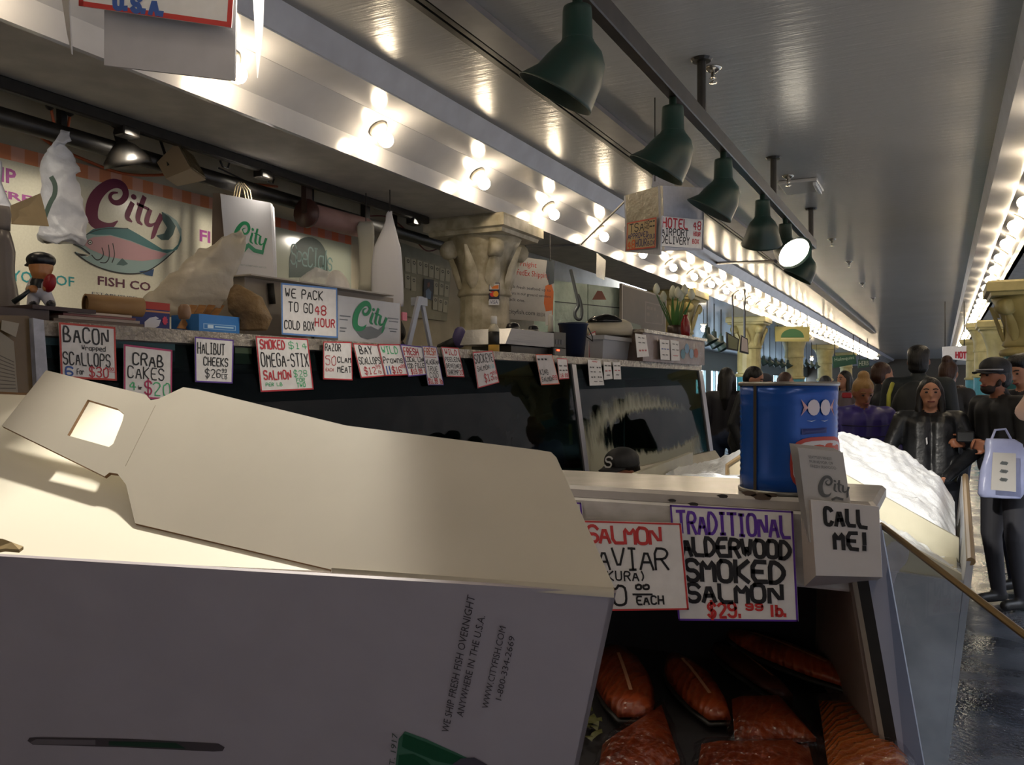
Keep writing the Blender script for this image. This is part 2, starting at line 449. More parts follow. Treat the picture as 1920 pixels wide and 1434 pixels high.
def _wet():
    nt = WETF.node_tree; N = nt.nodes; L = nt.links; p = N['Principled BSDF']
    tc = N.new('ShaderNodeTexCoord'); nz = N.new('ShaderNodeTexNoise'); nz.inputs['Scale'].default_value = 1.6; nz.inputs['Detail'].default_value = 8; nz.inputs['Roughness'].default_value = 0.65
    L.new(tc.outputs['Object'], nz.inputs['Vector'])
    cr = N.new('ShaderNodeValToRGB'); cr.color_ramp.elements[0].color = (*lin('#2A2B2F'), 1); cr.color_ramp.elements[1].color = (*lin('#55565C'), 1)
    cr.color_ramp.elements[0].position = .35; cr.color_ramp.elements[1].position = .7
    L.new(nz.outputs['Fac'], cr.inputs[0]); L.new(cr.outputs[0], p.inputs['Base Color'])
    c2 = N.new('ShaderNodeValToRGB'); c2.color_ramp.elements[0].color = (.08, .08, .08, 1); c2.color_ramp.elements[1].color = (.5, .5, .5, 1)
    c2.color_ramp.elements[0].position = .4; c2.color_ramp.elements[1].position = .65
    L.new(nz.outputs['Fac'], c2.inputs[0]); L.new(c2.outputs[0], p.inputs['Roughness'])
    n2 = N.new('ShaderNodeTexNoise'); n2.inputs['Scale'].default_value = 40; L.new(tc.outputs['Object'], n2.inputs['Vector'])
    b = N.new('ShaderNodeBump'); b.inputs['Strength'].default_value = .35; b.inputs['Distance'].default_value = .01
    L.new(n2.outputs['Fac'], b.inputs['Height']); L.new(b.outputs[0], p.inputs['Normal'])
_wet()
struct(MB().span((-9.2, Y0, -0.1), (3.6, Y1, 0)).build('floor', WETF))
struct(MB().span((15, -60, -0.2), (16, 120, 9)).build('wall_street', mat('street_facade', '#4E4038', 0.8, var=(1.2, '#2E2622', .6))))  # unseen facade added so the case glass reflects something dark
struct(MB().span((3.6, -60, -0.2), (90, 120, -0.1)).build('ground', mat('street_ground', '#4A4A4C', 0.8)))
# window wall far on the left: posts, head and sill around open bright windows
WW = -8.0
FRM = mat('window_paint', '#7E8B86', 0.5)
struct(MB().span((WW - .1, 12.2, 2.12), (WW, Y1, 2.9)).build('wall_window_head', FRM))
struct(MB().span((WW - .1, 12.2, 0), (WW, Y1, 1.25)).build('wall_window_sill', FRM))
GLASS_W = glass_mat('window_glass', '#E8F0F4', 0.0)
yy = 24.0; wi = 1
while yy < Y1:
    fr = struct(MB().span((WW - .1, yy - .9, 1.25), (WW, yy - .05, 2.12)).build('window_%d' % wi, FRM))
    g = MB().span((WW - .06, yy - .05, 1.25), (WW - .05, yy + 1.4, 2.12)).build('pane', GLASS_W, fr)
    mu = MB().span((WW - .1, yy + .62, 1.25), (WW, yy + .72, 2.12)).build('mullion', FRM, fr)
    yy += 2.3; wi += 1
struct(MB().span((WW - .1, 12.2, 1.25), (WW, 23.1, 2.12)).build('wall_window_blind', FRM))

# ------------------------------------------------------------------ cast columns
CREAM = mat('column_cream', '#C9C2AE', 0.5, var=(9, '#8F8468', 0.75), bump=(30, 0.25))
YELL = mat('column_yellow', '#BCAE74', 0.5, var=(6, '#9A8C56', 0.6))
TEAL = mat('column_teal', '#3E8A94', 0.45, var=(5, '#2E6C70', 0.6))
WSTK = mat('sticker_white', '#D8D8DA', 0.4)
def column(x, y, label, top=2.86, low=TEAL, upm=YELL, r=0.23, split=1.72, z0=0.0, sq=0.38, detail=True):
    t = thing('column', label, 'column', (x, y, z0), 'market columns')
    c = Vector((x, y, 0))
    MB().lathe([(r * 1.04, z0), (r * 1.04, split - .02), (r, split)], c, 16).build('lower_shaft', low, t)
    MB().lathe([(r, split), (r * .98, top - .62)], c, 16).build('upper_shaft', upm, t)
    MB().lathe([(r, split - .03), (r * 1.16, split - .02), (r * 1.2, split + .01), (r * 1.12, split + .04), (r, split + .05)], c, 16).build('ring_moulding', upm, t, True)
    MB().lathe([(r, top - .62), (r * 1.1, top - .6), (r * 1.02, top - .55), (r * 1.05, top - .4), (r * 1.3, top - .22), (r * 1.5, top - .13)], c, 16).build('capital', upm, t, True)
    mb = MB()
    for zz, s in ((top - .14, sq * .92), (top - .105, sq * .96), (top - .09, sq), (top, sq)):
        pass
    mb.loft([[Vector((x + sx * s, y + sy * s, zz)) for sx, sy in ((-1, -1), (1, -1), (1, 1), (-1, 1))] for zz, s in ((top - .14, sq * .9), (top - .11, sq * .92), (top - .1, sq), (top - .02, sq), (top, sq * .97))])
    mb.build('abacus', upm, t)
    if detail:
        for k in range(4):
            a = math.pi / 4 + k * math.pi / 2
            d = Vector((math.cos(a), math.sin(a), 0)); p = c + d * r * 1.42 + UP * (top - .24)
            s = MB().lathe([(.03, -.05), (.075, -.05), (.08, 0), (.075, .05), (.03, .05)], p, 12, Matrix.Rotation(a, 3, 'Z') @ Matrix.Rotation(math.pi / 2, 3, 'X'))
            s.build('scroll', upm, t, True)
        for k in range(8):
            a = k * math.pi / 4
            d = Vector((math.cos(a), math.sin(a), 0)); tg = Vector((-d.y, d.x, 0)); mb = MB()
            rows = []
            for q, (o, wd) in enumerate(((0.0, .03), (.03, .065), (.055, .06), (.085, .035), (.115, .008))):
                zz = top - .56 + q * .085; cc = c + d * (r * 1.03 + o) + UP * zz
                rows.append([cc - tg * wd - d * .02, cc - tg * wd * .5 + d * .004, cc + d * .014, cc + tg * wd * .5 + d * .004, cc + tg * wd - d * .02])
            mb.sheet(rows); mb.build('leaf', upm, t, True)
    return t
colm = column(-3.4, 6.25, 'ornate white column rising behind the scale on the fish counter', low=CREAM, upm=CREAM, r=0.21, split=1.86, sq=0.37)
# card stickers on it
Mst = Map(*[onP(u, v, Vector((-3.4, 6.25, 0)) - FWD * 0.217, FWD) for u, v in ((917, 530), (937, 530), (936, 572), (916, 572))])
stk = MB().prism(Mst.p, -Mst.n * .004).build('payment_sticker', WSTK, colm)
fill(Mst, (0, 0, 1, .8), '#1C2038', stk, 'sticker_print', .0012)
flat(Mst, [(.36 + .26 * math.cos(k * math.pi / 8), .5 + .13 * math.sin(k * math.pi / 8)) for k in range(16)], '#D02E2A', stk, 'sticker_print', .002)
flat(Mst, [(.66 + .26 * math.cos(k * math.pi / 8), .5 + .13 * math.sin(k * math.pi / 8)) for k in range(16)], '#F0A32A', stk, 'sticker_print', .0022)
fill(Mst, (.05, .04, .95, .3), '#C9C9CC', stk, 'sticker_print', .0016); flat(Mst, [(.2, .16), (.9, .1), (.9, .27), (.3, .27)], '#E07A2A', stk, 'sticker_print', .002)
fill(Mst, (.05, .74, .95, .97), '#D5D7E0', stk, 'sticker_print', .0018); printed('VISA', Mst, (.14, .78, .86, .94), '#20356E', stk, .0026)
column(-3.4, 12.0, 'yellow column behind the white tulips')
column(-3.4, 17.2, 'yellow column standing behind the two tilted screens')
column(-3.4, 23.0, 'yellow column under the green arched sign', detail=False)
column(-3.4, 29.5, 'yellow column beside the green hanging shop sign', detail=False)
column(-3.4, 36.5, 'farthest yellow column of the left row', detail=False)
column(0.80, 9.6, 'yellow and teal column at the right edge behind the man in the striped cap', top=2.5, split=1.82, r=.25, sq=.42)
column(0.86, 15.0, 'second yellow and teal column of the right row', top=2.5, split=1.8, detail=False)
column(0.86, 21.0, 'third yellow and teal column of the right row', detail=False)
column(0.86, 28.0, 'farthest yellow column of the right row', detail=False)

# ------------------------------------------------------------------ globe bulbs
BULBM = mat('lit_globe', '#FFF3D8', 0.3, emit=('#FFE8C4', BULB))
PORC = mat('porcelain_socket', '#C9C3B4', 0.35)
BR = Matrix.Rotation(math.radians(-37), 3, 'Y')   # leaning out of the sloping board
def bulb_set(name):
    gm = MB().ell((0, 0, -.095), (.045, .045, .047), 16, 10); 
    sm = MB().lathe([(.058, 0), (.06, -.012), (.045, -.02), (.03, -.03), (.026, -.055), (.02, -.06)], (0, 0, 0), 16)
    return gm, sm
BIDX = 0
def bulbs(x, z, ys, lean, where, labels=None):
    global BIDX
    first = None
    for i, y in enumerate(ys):
        lb = where % i if '%d' in where else where
        if first is None:
            first = thing('globe_bulb', where, 'bulb', (x, y, z), where)
            gm, sm = bulb_set('b')
            gm.build('globe', BULBM, first, True, local=True); sm.build('socket', PORC, first, True, local=True)
            first.rotation_euler = (0, lean, 0)
        else:
            first_copy = copy_tree(first, (x, y, z)); 
    return first
near_y = [3.0, 4.2, 5.42, 6.67, 7.88, 9.1, 10.3]
NAMES = ['globe bulb half hidden by the grey hanging box flap', 'lit globe bulb nearest above the fish counter, round socket visible',
  'lit globe bulb second from the hanging grey flap', 'lit globe bulb above the white column capital', 'lit globe bulb left of the foil hanging box',
  'lit globe bulb just below the foil hanging box', 'lit globe bulb right below the hotel delivery sign']
b0 = None
for y, nm in zip(near_y, NAMES):
    if b0 is None:
        b0 = bulbs(-3.01, 3.045, [y], math.radians(-37), nm)
    else:
        c_ = copy_tree(b0, (-3.01, y, 3.045)); c_['label'] = nm
        c_['group'] = 'bulbs along the left cove'
b0['group'] = 'bulbs along the left cove'
for y in (1.8, .6, -.6, -1.8, -3.0):
    c_ = copy_tree(b0, (-3.01, y, 3.045)); c_['label'] = 'globe bulb of the left cove before the picture edge'; c_['group'] = 'left cove bulbs out of the picture'
for y in (3.5, 2.4, 1.3, .2, -.9, -2.0, -3.1):
    c_ = copy_tree(b0, (0.64, y, 3.045), (0, math.radians(37), 0)); c_['label'] = 'globe bulb of the right cove before the picture edge'; c_['group'] = 'right cove bulbs out of the picture'
farL = 'lit globe bulb in the dense far run of the left cove'
y = 11.3
while y < 48:
    c_ = copy_tree(b0, (-3.01, y, 3.045)); c_['label'] = farL; c_['group'] = 'dense far bulbs of the left cove'
    y += 0.95 if y < 24 else 1.3
y = 4.6; rl = 'lit globe bulb along the right hand cove'
while y < 44:
    c_ = copy_tree(b0, (0.64, y, 3.045), (0, math.radians(37), 0)); c_['label'] = rl; c_['group'] = 'bulbs of the right cove'
    y += 1.1
# bare bulbs of the side room
for k, (u, v, t, lb) in enumerate(((1319, 617, 15.0, 'single bare bulb glowing left of the tilted screens'), (1503, 667, 26.0, 'bare bulb under the yellow arched sign, left of a pair'),
        (1522, 673, 26.5, 'bare bulb under the yellow arched sign, right of a pair'), (1555, 681, 30.0, 'bare bulb left of the green hanging shop sign'))):
    c_ = copy_tree(b0, atT(u, v, t) + Vector((0, 0, .095)), (0, 0, 0)); c_['label'] = lb; c_['group'] = 'bare bulbs of the side room'
    p = atT(u, v, t)
    MB().tube([p + UP * .1, (p.x, p.y, 2.87)], .008, 6).build('cord', mat('black_cord', '#141414', .5), c_)

# ------------------------------------------------------------------ lamp rail with green shades
BLK = mat('black_steel', '#141312', 0.4, var=(20, '#2A2622', 0.6))
RAILM = mat('rail_dark_bronze', '#26211E', 0.35, metal=0.2, var=(12, '#3A322C', 0.8))
GREEN = mat('lamp_green_enamel', '#1E3A34', 0.42, var=(8, '#2A2A22', 0.55))
LAMPIN = mat('lamp_glow', '#FFFDF5', 0.4, emit=('#FFF3DC', 9.0))
LAMPOFF = mat('lamp_inside_white', '#D8D4C8', 0.4)
RX, RZ = -1.15, 2.93
rail = thing('lamp_rail', 'long dark steel rail under the ceiling carrying green lamps', 'lamp rail', (RX, 0, RZ))
MB().bev((RX - .028, -2.0, RZ - .045), (RX + .028, 9.05, RZ + .045), .005).build('beam', RAILM, rail)
for y in (1.2, 4.55, 6.75, 8.85):
    MB().tube([(RX, y, RZ + .04), (RX, y, 3.25)], .024, 10).build('hanger', BLK, rail)
    MB().lathe([(.05, 3.245), (.06, 3.258), (.03, 3.262)], (RX, y, 0), 12).build('ceiling_plate', BLK, rail)
def lamp_parts(root, lit=False):
    MB().lathe([(.018, .0), (.018, -.04), (.05, -.045), (.052, -.06), (.055, -.16), (.06, -.165)], (0, 0, 0), 20).build('socket_cap', GREEN, root, True, local=True)
    # angle shade: upright neck, mouth swung toward local +X
    prof = [(.054, -.155), (.062, -.172), (.088, -.2), (.107, -.235), (.12, -.29), (.142, -.355), (.147, -.365), (.144, -.365), (.118, -.292), (.1, -.237), (.055, -.19)]
    def swing(p):
        f = min(1, max(0, (-p.z - .16) / .2)); an = math.radians(BEND) * f; piv = Vector((0, 0, -.2))
        return Matrix.Rotation(-an, 3, 'Y') @ (p - piv) + piv
    sh_ = MB().lathe(prof, (0, 0, 0), 28, cap=False); sh_.v = [swing(q) for q in sh_.v]; sh_.build('shade', GREEN, root, True, local=True)
    if lit:
        fc_ = MB().lathe([(.001, -.345), (.06, -.341), (.134, -.345)], (0, 0, 0), 24, cap=False); fc_.v = [swing(q) for q in fc_.v]; fc_.build('lamp_face', LAMPIN, root, True, local=True)
    else:
        fc_ = MB().lathe([(.001, -.33), (.03, -.325), (.06, -.28), (.05, -.22)], (0, 0, 0), 16); fc_.v = [swing(q) for q in fc_.v]; fc_.build('reflector_bulb', LAMPOFF, root, True, local=True)
BEND = 30
def aim(d):
    return Vector((0, 0, -1)).rotation_difference(Vector(d).normalized()).to_euler()
def spot(loc, target, watts, angle, name='spot_light', col=(1, .87, .66), size=.05, blend=.35):
    ld = bpy.data.lights.new(name, 'SPOT'); ld.energy = watts; ld.spot_size = math.radians(angle); ld.spot_blend = blend; ld.color = col; ld.shadow_soft_size = size
    o = bpy.data.objects.new(name, ld); COL.objects.link(o); o.location = loc
    o.rotation_euler = (Vector(target) - Vector(loc)).to_track_quat('-Z', 'Y').to_euler(); return o
def yaw(d): d = Vector(d); return (0, 0, math.atan2(d.y, d.x))
DA = -RIGHT + FWD * .3
LY = [(2.8, 'nearest green cone lamp hanging from the dark rail', DA), (4.0, 'second green cone lamp on the rail, above the foil box', DA),
      (5.06, 'third green cone lamp on the rail, right of the hotel delivery sign', DA), (6.3, 'fourth green cone lamp, the one swung away left of the lit lamp', FWD + RIGHT * .2),
      (8.5, 'last green cone lamp at the end of the rail behind the lit one', DA)]
l0 = None
for y, lb, dv in LY:
    if l0 is None:
        l0 = thing('spot_lamp', lb, 'lamp', (RX, y, RZ - .045), 'green lamps on the rail'); lamp_parts(l0); l0.rotation_euler = yaw(dv)
    else:
        c_ = copy_tree(l0, (RX, y, RZ - .045), yaw(dv)); c_['label'] = lb
    if y == 2.8:      # this one is switched on and aimed at the counter
        dn_ = (Vector(dv).normalized() * .5 - UP).normalized(); q_ = Vector((RX, y, RZ - .25)) + dn_ * .2; spot(q_, q_ + dn_, 22, 80, 'counter_spot', (1, .92, .78), .05, .6)
ll = thing('spot_lamp', 'lit green cone lamp with a glowing white face on the rail', 'lamp', (RX, 7.3, RZ - .045), 'green lamps on the rail'); BEND = 52; lamp_parts(ll, True); BEND = 30
ll.rotation_euler = (0, 0, math.atan2((-FWD + RIGHT * .35).y, (-FWD + RIGHT * .35).x))
# lit lamp of the same rail, above the cardboard box and out of the picture
l9 = thing('spot_lamp', 'lit green cone lamp of the rail above the cardboard box', 'lamp', (RX, 1.42, RZ - .045), 'green lamps on the rail'); lamp_parts(l9, True)
l9.rotation_euler = (-.1, -.05, 0)
spot((RX + .02, 1.36, 2.48), (-.8, .62, 1.4), SPOT * .72, 30, size=.03, col=(1, .94, .82))
spot((RX + .12, 7.1, 2.5), (-.4, 4.6, 1.1), SPOT * .6, 34, col=(1, .95, .86))
l10 = thing('spot_lamp', 'unseen lit green cone lamp added to the rail to brighten the ice bins', 'lamp', (RX, .3, RZ - .045), 'green lamps on the rail'); lamp_parts(l10, True)  # added unseen lamp, its beam brightens the near side of the ice
dI = (Vector((-.3, 4.5, 1.1)) - Vector((RX, .3, RZ - .045))).normalized(); l10.rotation_euler = aim(dI)
spot(Vector((RX, .3, RZ - .045)) + dI * .42, (-.42, 4.45, 1.15), SPOT * 4.2, 19, col=(1, .95, .86), blend=.6)

# ================================================================== THE FISH STALL, BACK TO FRONT
def quad(fn, *px): return [fn(u, v) for u, v in px]
def loft_px(rows, t, depth=0.5, seg=14, rough=0.0, rscale=14, shift=None, squ=2.0):
    """lumpy body from its outline: rows (v, uL, uR), at camera depth t; depth = thickness / width"""
    rings = []
    for i, (v, a, b) in enumerate(rows):
        tt = t + (shift[i] if shift else 0)
        pa = atT(a, v, tt); pb = atT(b, v, tt); c = (pa + pb) / 2; w = (pb - pa).length / 2
        ring = []
        for k in range(seg):
            an = 2 * math.pi * k / seg; ca, sa = math.cos(an), math.sin(an)
            if squ != 2.0:
                ca = math.copysign(abs(ca) ** (2 / squ), ca); sa = math.copysign(abs(sa) ** (2 / squ), sa)
            ring.append(c + RIGHT * w * ca + FWD * w * depth * sa)
        rings.append(ring)
    mb = MB().loft(rings)
    if rough: mb.jitter(rough, rscale)
    return mb
def smoothrows(rows, n=3):
    out = []
    for i in range(len(rows) - 1):
        for k in range(n):
            f = k / n; out.append(tuple(rows[i][j] * (1 - f) + rows[i + 1][j] * f for j in range(3)))
    return out + [rows[-1]]

# ---- the big painted sign on the back wall
XW = -4.24
SIGNW = mat('sign_cream_vinyl', '#DAD6C2', 0.22, var=(90, '#C9C4AE', 0.35))
sgn, MS = slab([Vector((XW, 2.3, 0)) + UP * 2.73, Vector((XW, 4.35, 2.73)), Vector((XW, 4.35, 1.72)), Vector((XW, 2.3, 1.72))], SIGNW, 'wall_sign', .02)
tag(sgn, 'cream fish company wall sign with a maroon script name and painted salmon', 'sign')
def SU(u, v):     # photo pixel -> sign coordinates
    p = atX(u, v, XW); return ((p.y - 2.3) / 2.05, (2.73 - p.z) / 1.01)
for k in range(28):
    hx = '#D9885A' if k % 2 else '#E0A68C'
    fill(MS, (k / 28, 0, (k + 1) / 28, .075), hx, sgn, 'checker_tile', .001)
def sbox(u0, v0, u1, v1):
    a = SU(u0, v0); b = SU(u1, v1); return (a[0], a[1], b[0], b[1])
a = SU(163, 345); b = SU(303, 425)
city_logo(MS, (a[0], SU(225, 340)[1], b[0], SU(225, 430)[1] + .02), '#6A1E3E', sgn, .0016)
def spoly(pts, hx, name='salmon_print', h=.0022): return flat(MS, [SU(x / 3.677, 250 + y / 3.677) for x, y in pts], hx, sgn, name, h)
spoly([(505, 765), (600, 690), (640, 660), (760, 645), (880, 655), (960, 700), (1040, 750), (1120, 800), (1190, 800), (1230, 760), (1240, 700), (1215, 640), (1170, 590), (1120, 545), (1115, 540), (1160, 560), (1215, 600), (1250, 660), (1250, 740), (1220, 800), (1180, 830), (1130, 880), (1060, 930), (980, 970), (880, 970), (760, 950), (650, 905), (570, 860), (515, 830), (520, 815), (600, 850), (620, 840)], '#8FA5A2', h=.0018)
spoly([(600, 690), (640, 660), (760, 645), (880, 655), (960, 700), (1040, 750), (1120, 800), (1190, 800), (1225, 765), (1245, 700), (1250, 740), (1220, 800), (1150, 825), (1050, 800), (900, 740), (760, 700), (660, 700)], '#3F6F70', h=.0024)
spoly([(560, 755), (640, 715), (760, 705), (900, 745), (1040, 800), (1150, 830), (1100, 865), (980, 880), (860, 870), (740, 850), (620, 800)], '#B98E92', h=.0028)
spoly([(1113, 540), (1165, 575), (1210, 640), (1190, 700), (1160, 735), (1110, 735), (1075, 705), (1130, 690), (1150, 650), (1120, 600)], '#46605E', h=.0026)
spoly([(800, 905), (840, 860), (880, 900), (850, 912)], '#4A6462', h=.003)
spoly([(955, 950), (1010, 945), (1060, 935), (1050, 985), (1000, 975)], '#2C4A70', h=.003)
spoly([(515, 825), (560, 830), (615, 840), (560, 848)], '#30302C', h=.003)
lm = MB()
for pts, w in (([(505, 765), (560, 785), (615, 830)], .004), ([(515, 820), (600, 890), (730, 945), (880, 972), (1000, 960), (1100, 900), (1200, 810)], .0035),
               ([(630, 840), (660, 875), (690, 870), (715, 835), (700, 790)], .003), ([(690, 890), (730, 895), (755, 850), (745, 770)], .003), ([(770, 890), (790, 840), (775, 760)], .003),
               ([(505, 765), (600, 690), (700, 655), (880, 655)], .002)):
    ribbon(lm, chaikin([SU(x / 3.677, 250 + y / 3.677) for x, y in pts], 2), w, MS, .0034)
lm.build('salmon_outline', ink('#2A2A28'), sgn)
for rr, hx, hh in ((17, '#20201E', .0036), (12, '#D8D8D0', .004), (6, '#20201E', .0044)):
    spoly([(618 + rr * math.cos(k * .524), 752 + rr * math.sin(k * .524)) for k in range(12)], hx, h=hh)
printed('FISH CO', MS, sbox(183, 517, 282, 546), '#5A2A3C', sgn, .0016, .02)
printed('ESTABLISHED', MS, sbox(172, 547, 258, 561), '#55555A', sgn, .0016)
printed('OF', MS, sbox(104, 515, 139, 538), '#2F9296', sgn, .0016, .01)
printed('YO', MS, sbox(20, 505, 60, 531), '#2F9296', sgn, .0016, .01)
printed('SHIP', MS, sbox(-50, 300, 30, 347), '#A04A8E', sgn, .0016, .03)
printed('HERE', MS, sbox(-40, 347, 60, 382), '#A04A8E', sgn, .0016, .03)
printed('FI', MS, sbox(374, 430, 394, 456), '#A04A8E', sgn, .0016, .03)
# the second, greener panel with the word Specials
sg2, M2 = slab([(XW, 4.4, 2.71), (XW, 5.55, 2.71), (XW, 5.55, 1.72), (XW, 4.4, 1.72)], mat('sign_grey_green', '#A9AD9C', 0.15), 'specials_board', .02)
tag(sg2, 'grey green wall panel with a dark arch and the word Specials', 'sign')
def S2(u, v):
    p = atX(u, v, XW); return ((p.y - 4.4) / 1.15, (2.71 - p.z) / .99)
for k in range(14): fill(M2, (k / 14, 0, (k + 1) / 14, .07), '#C8643C' if k % 2 else '#B8786A', sg2, 'checker_tile', .001)
ac = [S2(578 + 36 * math.cos(x), 492 - 48 * math.sin(x)) for x in [k * math.pi / 14 for k in range(15)]]
flat(M2, [S2(614, 520)] + ac + [S2(542, 520)], '#22382E', sg2, 'arch_print', .0016)
a = S2(545, 456); b = S2(622, 484)
scr = MB(); scribe(scr, 'Specials', (a[0], a[1], b[0], b[1] + .1), M2, .006, .0024, .04, .6, .12); scr.build('lettering', ink('#5E7E78'), sg2)
# ---- board of hanging tags behind the worker
tb, MT = slab(quad(lambda u, v: atX(u, v, -4.235), (752, 455), (848, 487), (838, 602), (752, 592)), mat('tag_board', '#A9A58E', .6, var=(8, '#8E8A74', .5)), 'tag_board', .03)
tag(tb, 'beige board of hanging paper tags behind the capped worker', 'notice board')
TAGM = mat('paper_tag', '#C4C0A8', .6)
for r in range(3):
    for k in range(8):
        if (r == 2 and k < 5) or (r == 1 and 1 < k < 5): continue
        u = .06 + k * .115; v = .18 + r * .24 + random.uniform(-.01, .01)
        tg = MB().prism([MT(u, v, .004), MT(u + .1, v, .004), MT(u + .1, v + .2, .01), MT(u, v + .2, .01)], MT.n * .002).build('tag', TAGM, tb)
        hm = MB(); ribbon(hm, [(u + .05 + .022 * math.cos(q * .785), v + .05 + .02 * math.sin(q * .785)) for q in range(9)], .0035, MT, .012); hm.build('tag_hook', ink('#3A3A34'), tg)
ph, MP = slab([MT(.42, .42, .014), MT(.62, .4, .014), MT(.62, .72, .014), MT(.42, .7, .014)], ink('#23262E'), 'photo_print', .002, parent=tb)
flat(MP, [(.2, .6), (.5, .45), (.8, .6), (.75, .98), (.25, .98)], '#6E86A8', tb, 'photo_figure', .001)
flat(MP, [(.35, .2), (.55, .15), (.62, .3), (.5, .42), (.36, .38)], '#7E4A3A', tb, 'photo_figure', .001)

# ---- black rails, pipes, hooks under the soffit
rl_ = thing('hanging_rail', 'heavy black pipe rail running above the fish sign', 'rail', (-3.86, 0, 2.74))
MB().tube([(-3.86, 1.5, 2.745), (-3.86, 7.2, 2.72)], .045, 14).build('pipe', BLK, rl_, True)
for y in (2.75, 4.6, 5.6, 6.8):
    MB().span((-3.88, y - .015, 2.76), (-3.84, y + .015, 3.5)).build('bracket', BLK, rl_)
for y_, ty_, w_ in ((1.7, 2.4, 24), (2.98, 3.0, 20), (3.95, 3.9, 22), (5.6, 5.0, 22), (7.2, 7.9, 30), (9.4, 9.9, 30)):      # small track spots washing the stall wall
    spot((-3.62, y_, 2.76), (-4.24, ty_, 2.05) if y_ < 6 else (-3.3, ty_, 1.6), w_, 105, 'track_light', (1, .9, .74), .06, 1.0)
tr_ = thing('electric_track', 'thin black electric track along the back edge of the soffit', 'track', (-3.66, 0, 2.8))
MB().bev((-3.70, 1.4, 2.80), (-3.655, 5.8, 2.858), .006).build('track_bar', BLK, tr_)
for y in (1.7, 2.98, 3.95, 5.6): MB().bev((-3.715, y - .05, 2.76), (-3.64, y + .05, 2.81), .006).build('track_adapter', BLK, tr_)
CORD = mat('orange_cord', '#B4552A', .5); WIRE = mat('dark_wire', '#2A2320', .5)
def cord(name, label, pts, m, r=.006, cat='cord', group=None):
    P = [Vector(p) for p in pts]; q = []
    for i in range(len(P) - 1):
        p0, p1, p2, p3 = P[max(i - 1, 0)], P[i], P[i + 1], P[min(i + 2, len(P) - 1)]
        for k in range(6):
            t = k / 6; q.append(.5 * ((2 * p1) + (-p0 + p2) * t + (2 * p0 - 5 * p1 + 4 * p2 - p3) * t * t + (-p0 + 3 * p1 - 3 * p2 + p3) * t ** 3))
    q.append(P[-1]); o = MB().tube(q, r, 6).build(name, m, None, True)
    return tag(o, label, cat, group)
XR = -3.86
cord('orange_cord', 'long orange cord sagging along the wall above the fish sign', [atX(u, v, -4.2) for u, v in ((-30, 195), (15, 215), (60, 245), (105, 275), (160, 300), (230, 325), (300, 328), (350, 320), (420, 338), (520, 350))], CORD, .009)
cord('bag_string', 'orange string tying the white plastic bag, left of two', [atX(u, v, XR) for u, v in ((91, 172), (95, 200), (103, 240), (108, 268))], CORD, .007)
cord('bag_string', 'orange string tying the white plastic bag, right of two', [atX(u, v, XR) for u, v in ((134, 185), (131, 215), (126, 245), (118, 268))], CORD, .007)
for lb, (u, v) in (('black toggle knot on the left orange string', (93, 195)), ('black toggle knot on the right orange string', (131, 207))):
    p = atX(u, v, XR + .03); tag(MB().lathe([(.006, .03), (.018, .02), (.022, 0), (.018, -.02), (.006, -.03)], p, 10).build('string_toggle', BLK, None, True), lb, 'toggle')
cord('wire', 'thin black wire from the track to the round black work lamp', [atX(u, v, -3.75) for u, v in ((0, 165), (60, 183), (120, 196), (165, 200), (200, 228), (237, 254))], WIRE, .006)
cord('wire', 'thin dark wire looping across the wall to the paper towel roller', [atX(u, v, -4.0) for u, v in ((410, 315), (470, 345), (520, 375), (575, 386))], WIRE, .006)
cord('wire', 'red and black wire hanging along the wall over the tag board', [atX(u, v, -4.0) for u, v in ((690, 405), (730, 408), (770, 440), (800, 470), (830, 462))], mat('red_wire', '#6E2A24', .5), .006)
# pendant work lamp
p = atX(236, 292, -3.8)
wl = thing('work_lamp', 'round black work lamp under the soffit above the maroon script', 'lamp', p)
MB().lathe([(.02, .14), (.03, .12), (.03, .07), (.06, .05), (.115, -.02), (.12, -.05), (.112, -.05), (.05, .03)], p, 20, Matrix.Rotation(.35, 3, 'X')).build('shade', BLK, wl, True)
MB().tube([p + UP * .1, (p.x, p.y, 2.84)], .012, 8).build('stem', BLK, wl)
# small halogen floodlight
p = atX(335, 316, -3.78)
hl = thing('floodlight', 'small beige box floodlight with a glass front under the soffit', 'lamp', p)
R_ = Matrix.Rotation(.5, 3, 'Z') @ Matrix.Rotation(-.5, 3, 'Y')
TAN = mat('floodlight_tan', '#8E7A60', .5)
MB().hexa([p + R_ @ Vector(q) for q in ((-.07, -.09, -.05), (.08, -.13, -.08), (.08, .13, -.08), (-.07, .09, -.05), (-.07, -.09, .05), (.08, -.13, .08), (.08, .13, .08), (-.07, .09, .05))]).build('housing', TAN, hl)
MB().prism([p + R_ @ Vector(q) for q in ((.082, -.12, -.07), (.082, .12, -.07), (.082, .12, .07), (.082, -.12, .07))], R_ @ Vector((.006, 0, 0))).build('front_glass', mat('flood_glass', '#8A7C60', .05, metal=.7, bump=(40, .4)), hl)
MB().tube([p + R_ @ Vector((-.02, -.1, 0)), p + Vector((-.03, -.1, .14)), p + Vector((-.03, -.02, .2)), (p.x, p.y, 2.82)], .008, 6).build('yoke', BLK, hl)
for k, (u, v) in enumerate(((374, 270), (505, 330), (420, 300))):
    q = atX(u, v, -3.7)
    tag(MB().tube([q + UP * .06, q + Vector((0, .02, .03)), q + Vector((0, .045, 0)), q + Vector((0, .03, -.04)), q + Vector((0, -.01, -.04)), q + Vector((0, -.03, -.01))], .006, 6).build('rail_hook', BLK, None, True),
        ('curled black hook on the track right of the floodlight', 'curled black hook on the track above the paper roller', 'curled black hook on the track above the hanging paper bags')[k], 'hook', 'track hooks')
